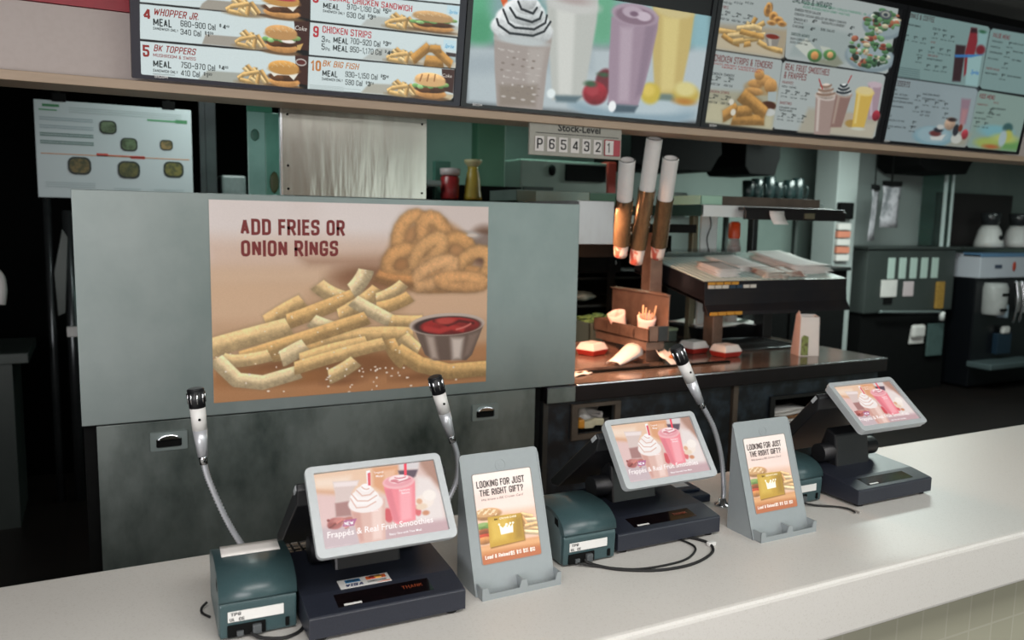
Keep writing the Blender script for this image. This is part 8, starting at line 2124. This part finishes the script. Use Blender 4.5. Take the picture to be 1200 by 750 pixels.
t = thing('rear_dark_block', 'added black block filling the dark area between the wrap rack and the white pillar', 'counter', (4.8, 4.75, 0))  # added block, stands in for the blackness seen under and beside the rack
B().box(-1.2, .74, 0, .5, .06, 1.33, .006).done('block_body', BLACK, t); B().box(-1.22, .76, -.02, .52, 1.33, 1.36, .004).done('top', mat('block_dark', '161a19', .4), t)
for k in range(3): B().box(-1.17+k*.64, -.56+k*.64, -.012, 0, .12, 1.28, .004).done('door', BLACK, t)  # door shapes on the added block
t = thing('coffee_station', 'dark back panel with shelf above the frozen drink machine', 'coffee station', (8.75, 5.7, 1.48))
B().box(-.56, .75, .18, .22, .02, .60, .005).done('back_panel', mat('brown_black', '241f20', .4), t); B().box(-.58, .78, -.2, .22, 0, .02, .004).done('shelf', EQ, t)
for k, (x, lab) in enumerate(((8.72, 'white blender with a dark jug on the coffee station shelf'), (9.22, 'white blender at the right edge of the photo, dark jug on top'))):
    b_ = thing('blender', lab, 'blender', (x, 5.62, 1.5), 0, 'blenders at the back right')
    B().lathe([(0, 0), (.15, 0), (.14, .06), (.11, .18), (.08, .23), (0, .23)], seg=20).done('base', WHITE, b_)
    B().lathe([(.06, .23), (.085, .25), (.10, .36), (.09, .37), (0, .36)], seg=20).done('jug', mat('jug_smoke', '2a2c2e', .2), b_)
    for s in (-1, 1): B().blob((s*.08, -.06, .0), .03, (1, 1, .6), 0, 1).done('foot', BLACK, b_)
    B().cone((0, -.12, .10), (0, -.14, .10), .03, .03, 16).done('knob', BLACKPL, b_)
t = thing('frozen_drink_machine', 'frozen drink machine with a pale header panel at the back right', 'drink machine', (8.80, 5.35, 0))
B().box(-.60, .75, .03, .5, .02, 1.18, .01).done('case', mat('machine_black', '121418', .3, .2), t)
hp = B().box(-.60, .75, .0, .5, 1.18, 1.43, .008).done('header_panel', mat('header_pale', 'b9bcc4', .4, 0, ((2, 2, 2), .2, 'a8acb6')), t)
B().box(-.60, .75, -.004, .2, 1.40, 1.44, .003).done('blue_strip', mat('header_blue', '5a7c9c', .4), hp)
b = B().use(mat('flame_red', 'b0402c', .5)).blob((-.03, -.004, 1.30), .045, (.7, .12, 1.2), .05, 2).use(mat('header_ink', '3c4658', .5)).box(-.36, -.24, -.004, 0, 1.28, 1.32, .001).box(.18, .28, -.004, 0, 1.28, 1.32, .001)
b.done('header_mark', None, hp)
for x, s in ((-.36, 0), (.22, .35)):
    B().lathe([(.11, .0), (.125, .03), (.13, .28), (.11, .33), (0, .33)], (x, -.02, .80), 18, Matrix.Rotation(0, 4, 'X')).done('spout_cover', mat('spout_white', 'a8a8a6', .4, 0, ((5, 5, 5), .5, '8c8c8a')), t)
    B().box(x+.10, x+.15, -.10, .0, .76, .90, .01).done('tap', mat('tap_blue', 'a0b0bc', .3), t)
    B().box(x-.05, x+.05, -.155, -.14, 1.0, 1.03, .004).box(x-.07, x+.03, -.16, -.14, .84, .87, .004).done('clip', BLACK, t)
for x in (-.05, .05): B().tube([(x, -.05, 1.15), (x+.01, -.08, .95), (x, -.06, .70)], .014, 8).done('lever', CHROME, t)
B().box(-.24, .0, -.03, .03, .36, .58, .005).done('blue_panel', mat('panel_blue', '1a2e3e', .4), t); B().box(-.18, -.06, -.05, .0, .58, .66, .02).done('cup', PAPER, t)
B().box(-.62, .3, -.22, .05, .24, .30, .01).done('drip_tray', mat('drip_grey', '5c6a6c', .35, .3), t)
tag(B().box(8.1, 8.6, 4.2, 4.6, 0, .62, .03).box(8.15, 8.22, 4.18, 4.2, .05, .55).box(8.30, 8.37, 4.18, 4.2, .05, .55).done('blue_bin', mat('bin_blue', '16283a', .4)), 'dark blue ribbed bin on the floor beyond the right end of the counter', 'bin')

# ------------------------------------------------------------ back kitchen, middle and left
t = thing('build_chart', 'white build chart board with food pictures hung at the back left', 'chart', (.108, 4.5, 1.76))
CH = mat('chart_white', 'b4c0c2', .5, 0, ((3, 3, 3), .2, 'a6b4b6'))
B().box(-.345, .345, 0, .02, 0, .455, .003).done('board', CH, t)
k = B()
def band(c, x0, x1, z0, z1): k.use(mat('chart_'+c, c, .6)).box(x0, x1, -.001, 0, z0, z1)
for z in (.405, .415, .425): band('a4b2b2', -.20, .30, z, z+.004)
band('3c7a50', -.31, -.24, .425, .437); band('4c8a60', -.325, -.25, .407, .413); band('4c8a60', .14, .27, .388, .397); band('3c7a50', .27, .325, .385, .402)
for i, z in enumerate((.372, .362, .335, .325)): band('98a8ac', -.325, -.10, z, z+.006)
for i, z in enumerate((.298, .288, .262, .252)): band('6c8480', -.325, -.10, z, z+.007)
band('c08860', -.325, .33, .205, .209); band('b8483c', -.09, -.04, .205, .219); band('c8745c', -.04, .06, .207, .214); band('b8483c', .06, .125, .200, .214)
for z in (.05, .06, .07): band('a2b0b2', -.31, -.1, z, z+.005); band('a2b0b2', -.02, .10, z-.02, z-.015); band('a2b0b2', .16, .3, z-.02, z-.015)
k.done('printing', None, t)
for i, (x, z, r, c) in enumerate(((-.035, .345, .038, '5f7256'), (.055, .268, .038, '5a7050'), (.225, .275, .030, '8a7448'), (-.165, .155, .050, '6a5c38'), (.05, .145, .050, '5c5a30'), (.255, .155, .047, '6e6a34'))):
    m = mat('dish_'+c, c, .6, 0, ((45, 45, 45), .8, '2f3a24', .42, .6))
    B().use(mat('dish_rim', '26302a', .5)).poly([(x+a, -.002, z+b) for a, b in rrect(2*r, 1.7*r, r*.6, 5)], (0, .0015, 0)).use(m).poly([(x+a, -.0035, z+b) for a, b in rrect(1.65*r, 1.35*r, r*.5, 5)], (0, .0015, 0)).done('dish_picture', None, t)
for x in (-.24, .24): B().box(x-.03, x+.03, -.004, .02, .45, .49, .004).box(x-.006, x+.006, .004, .012, .49, 1.04).done('hanger', BLACK, t)
tag(B().box(.50, .53, 4.6, 4.63, 0, 2.8, .003).box(.53, .585, 4.615, 4.66, 0, 2.8, .003).done('steel_upright', STEEL_B), 'steel upright post to the right of the build chart', 'post')
t = thing('clear_bin_stack', 'stack of clear food bins behind the splash panel at the left', 'bins', (.69, 4.75, 1.55))
for k_, (w_, h_) in enumerate(((.075, .20), (.065, .16))): B().box(-w_, w_, 0, .2, k_*.20, k_*.20+h_, .012).done('bin', mat('bin_clear', '707e7c', .3, 0, ((9, 9, 9), .6, '485654')), t)
B().box(-.1, .1, -.02, .24, -1.55, 0, .004).done('shelf', BLACK, t)
t = thing('teal_plastic_panel', 'teal tinted hanging plastic panel left of the splash panel', 'plastic panel', (.675, 3.72, 1.74))
B().box(-.075, .0, 0, .008, 0, .40, .003).done('left_strip', mat('teal_light', '9ccfc4', .25, 0, ((4, 4, 4), .5, '7cb4a6')), t)
B().box(.0, .085, .004, .012, 0, .40, .003).done('right_strip', TEAL, t)
B().box(-.075, .03, -.004, .012, .40, .46, .003).done('top_strip', mat('teal_top', '4f9c80', .3), t)
B().box(-.03, -.02, .0, .01, .46, 1.06).done('hanger', BLACK, t)
B().blob((-.045, -.006, .30), .026, (.7, .1, 1), 0, 1).done('stain', mat('stain_green', '4a7a6a', .5), t)
B().blob((.035, -.002, .10), .04, (.5, .1, 1.2), 0, 1).done('stain', mat('stain_olive', '5a6240', .5), t)
t = thing('rear_shelf', 'dark rear shelf behind the steel cabinet carrying two bottles', 'shelf', (1.95, 4.4, 0))
B().box(-.35, .45, -.05, .25, 1.785, 1.805, .003).box(-.35, .45, .20, .25, 1.805, 1.90).done('board', BLACK, t)
for x in (-.33, .41): B().box(x, x+.03, .2, .24, 0, 1.79).done('upright', BLACK, t)
B().box(-.33, -.19, -.045, -.02, 1.88, 1.91, .003).box(-.33, -.19, -.02, .2, 1.875, 1.885).done('rail', STEEL, t)
t = thing('red_sauce_jar', 'red sauce jar with a pale lid on the rear shelf', 'jar', (1.83, 4.40, 1.806))
B().lathe([(0, 0), (.05, 0), (.054, .01), (.054, .125), (.045, .135), (0, .135)], seg=20).done('body', mat('jar_red', '8c2a2c', .3), t)
B().lathe([(.05, .135), (.058, .14), (.058, .175), (0, .18)], seg=20).done('lid', mat('jar_lid', 'b0a4a4', .4), t)
B().box(-.07, .03, .06, .10, 0, .22, .006).done('green_card', mat('green_dark_card', '3e6a5c', .5), t)
t = thing('yellow_sauce_bottle', 'yellow sauce bottle with a flared pale top on the rear shelf', 'bottle', (1.965, 4.38, 1.806))
B().lathe([(0, 0), (.055, 0), (.052, .02), (.046, .06), (.045, .10), (.036, .15), (.03, .17), (.03, .19), (0, .19)], seg=20).done('body', mat('bottle_yellow', 'a08a34', .35, 0, ((12, 12, 6), .6, '6c6024')), t)
B().lathe([(.03, .19), (.05, .215), (.052, .23), (.03, .228), (0, .225)], seg=20).done('top', mat('bottle_top', 'b4ac84', .4), t)
tag(B().box(2.16, 2.36, 4.75, 4.85, 0, 2.75, .01).done('green_door_edge', mat('door_green', '4f8468', .4, 0, ((2, 2, 2), .4, '3e6c54'))), 'green door edge behind the stock level sign, standing ajar', 'door')
t = thing('white_appliance', 'white kitchen appliance with a dark window behind the stock level sign', 'appliance', (3.02, 5.1, 0))
B().box(-.36, .36, .02, .5, 1.2, 2.12, .01).box(-.36, .36, .02, .5, 0, 1.2).done('case', mat('appliance_white', '8a9890', .45, 0, ((3, 3, 3), .4, '77867e')), t)
B().box(.0, .34, .0, .03, 1.98, 2.10, .004).done('window', BLACK, t); B().blob((-.11, .01, 2.05), .03, (1, .4, 1.4), 0, 1).done('knob', BLACK, t)
B().box(-.34, -.1, .005, .02, 1.90, 1.93).done('slot', mat('slot_dark', '3c4844', .5), t)
tag(B().box(3.44, 3.52, 5.2, 5.3, 0, 2.14, .01).done('red_post', mat('post_red', 'a83a30', .5)), 'narrow red post right of the white appliance', 'post')
tag(B().box(-2.2, -.34, 4.9, 5.5, .90, .955, .004).box(-2.1, -.42, 4.95, 5.45, .0, .9).done('rear_worktable', EQ), 'dark rear worktable at the far left of the kitchen', 'table')
t = thing('white_tap_hose', 'white curved hose on the rear worktable at the far left', 'hose', (-.52, 5.1, .955))
B().tube([(-.12, 0, 0), (-.12, 0, .30), (-.09, 0, .40), (-.02, 0, .43), (.045, 0, .40), (.06, 0, .32), (.05, 0, .24)], .026, 10).done('hose', WHITE, t)
t = thing('pipe_rack', 'dark upright pipe rack with clips left of the steel cabinet', 'rack', (-.19, 5.3, 0))
B().cone((-.05, 0, 0), (-.05, 0, 1.78), .022, seg=12).cone((.05, 0, 0), (.05, 0, 1.70), .03, seg=12).done('pipe', STEEL_B, t)
B().poly([(-.02, -.04, 1.10), (.02, -.04, 1.12), (.05, -.04, 1.55), (.02, -.04, 1.60), (-.03, -.04, 1.35)], (0, .02, 0), .004).done('clip', EQ, t)
B().box(.02, .10, -.05, .02, .98, 1.04, .006).done('valve', WHITE, t)
tag(B().box(-.62, -.55, 4.7, 4.9, 1.98, 2.13, .01).done('pale_box', mat('pale_box_', '98a8a0', .5)), 'small pale box at the left edge of the photo under the header', 'box')
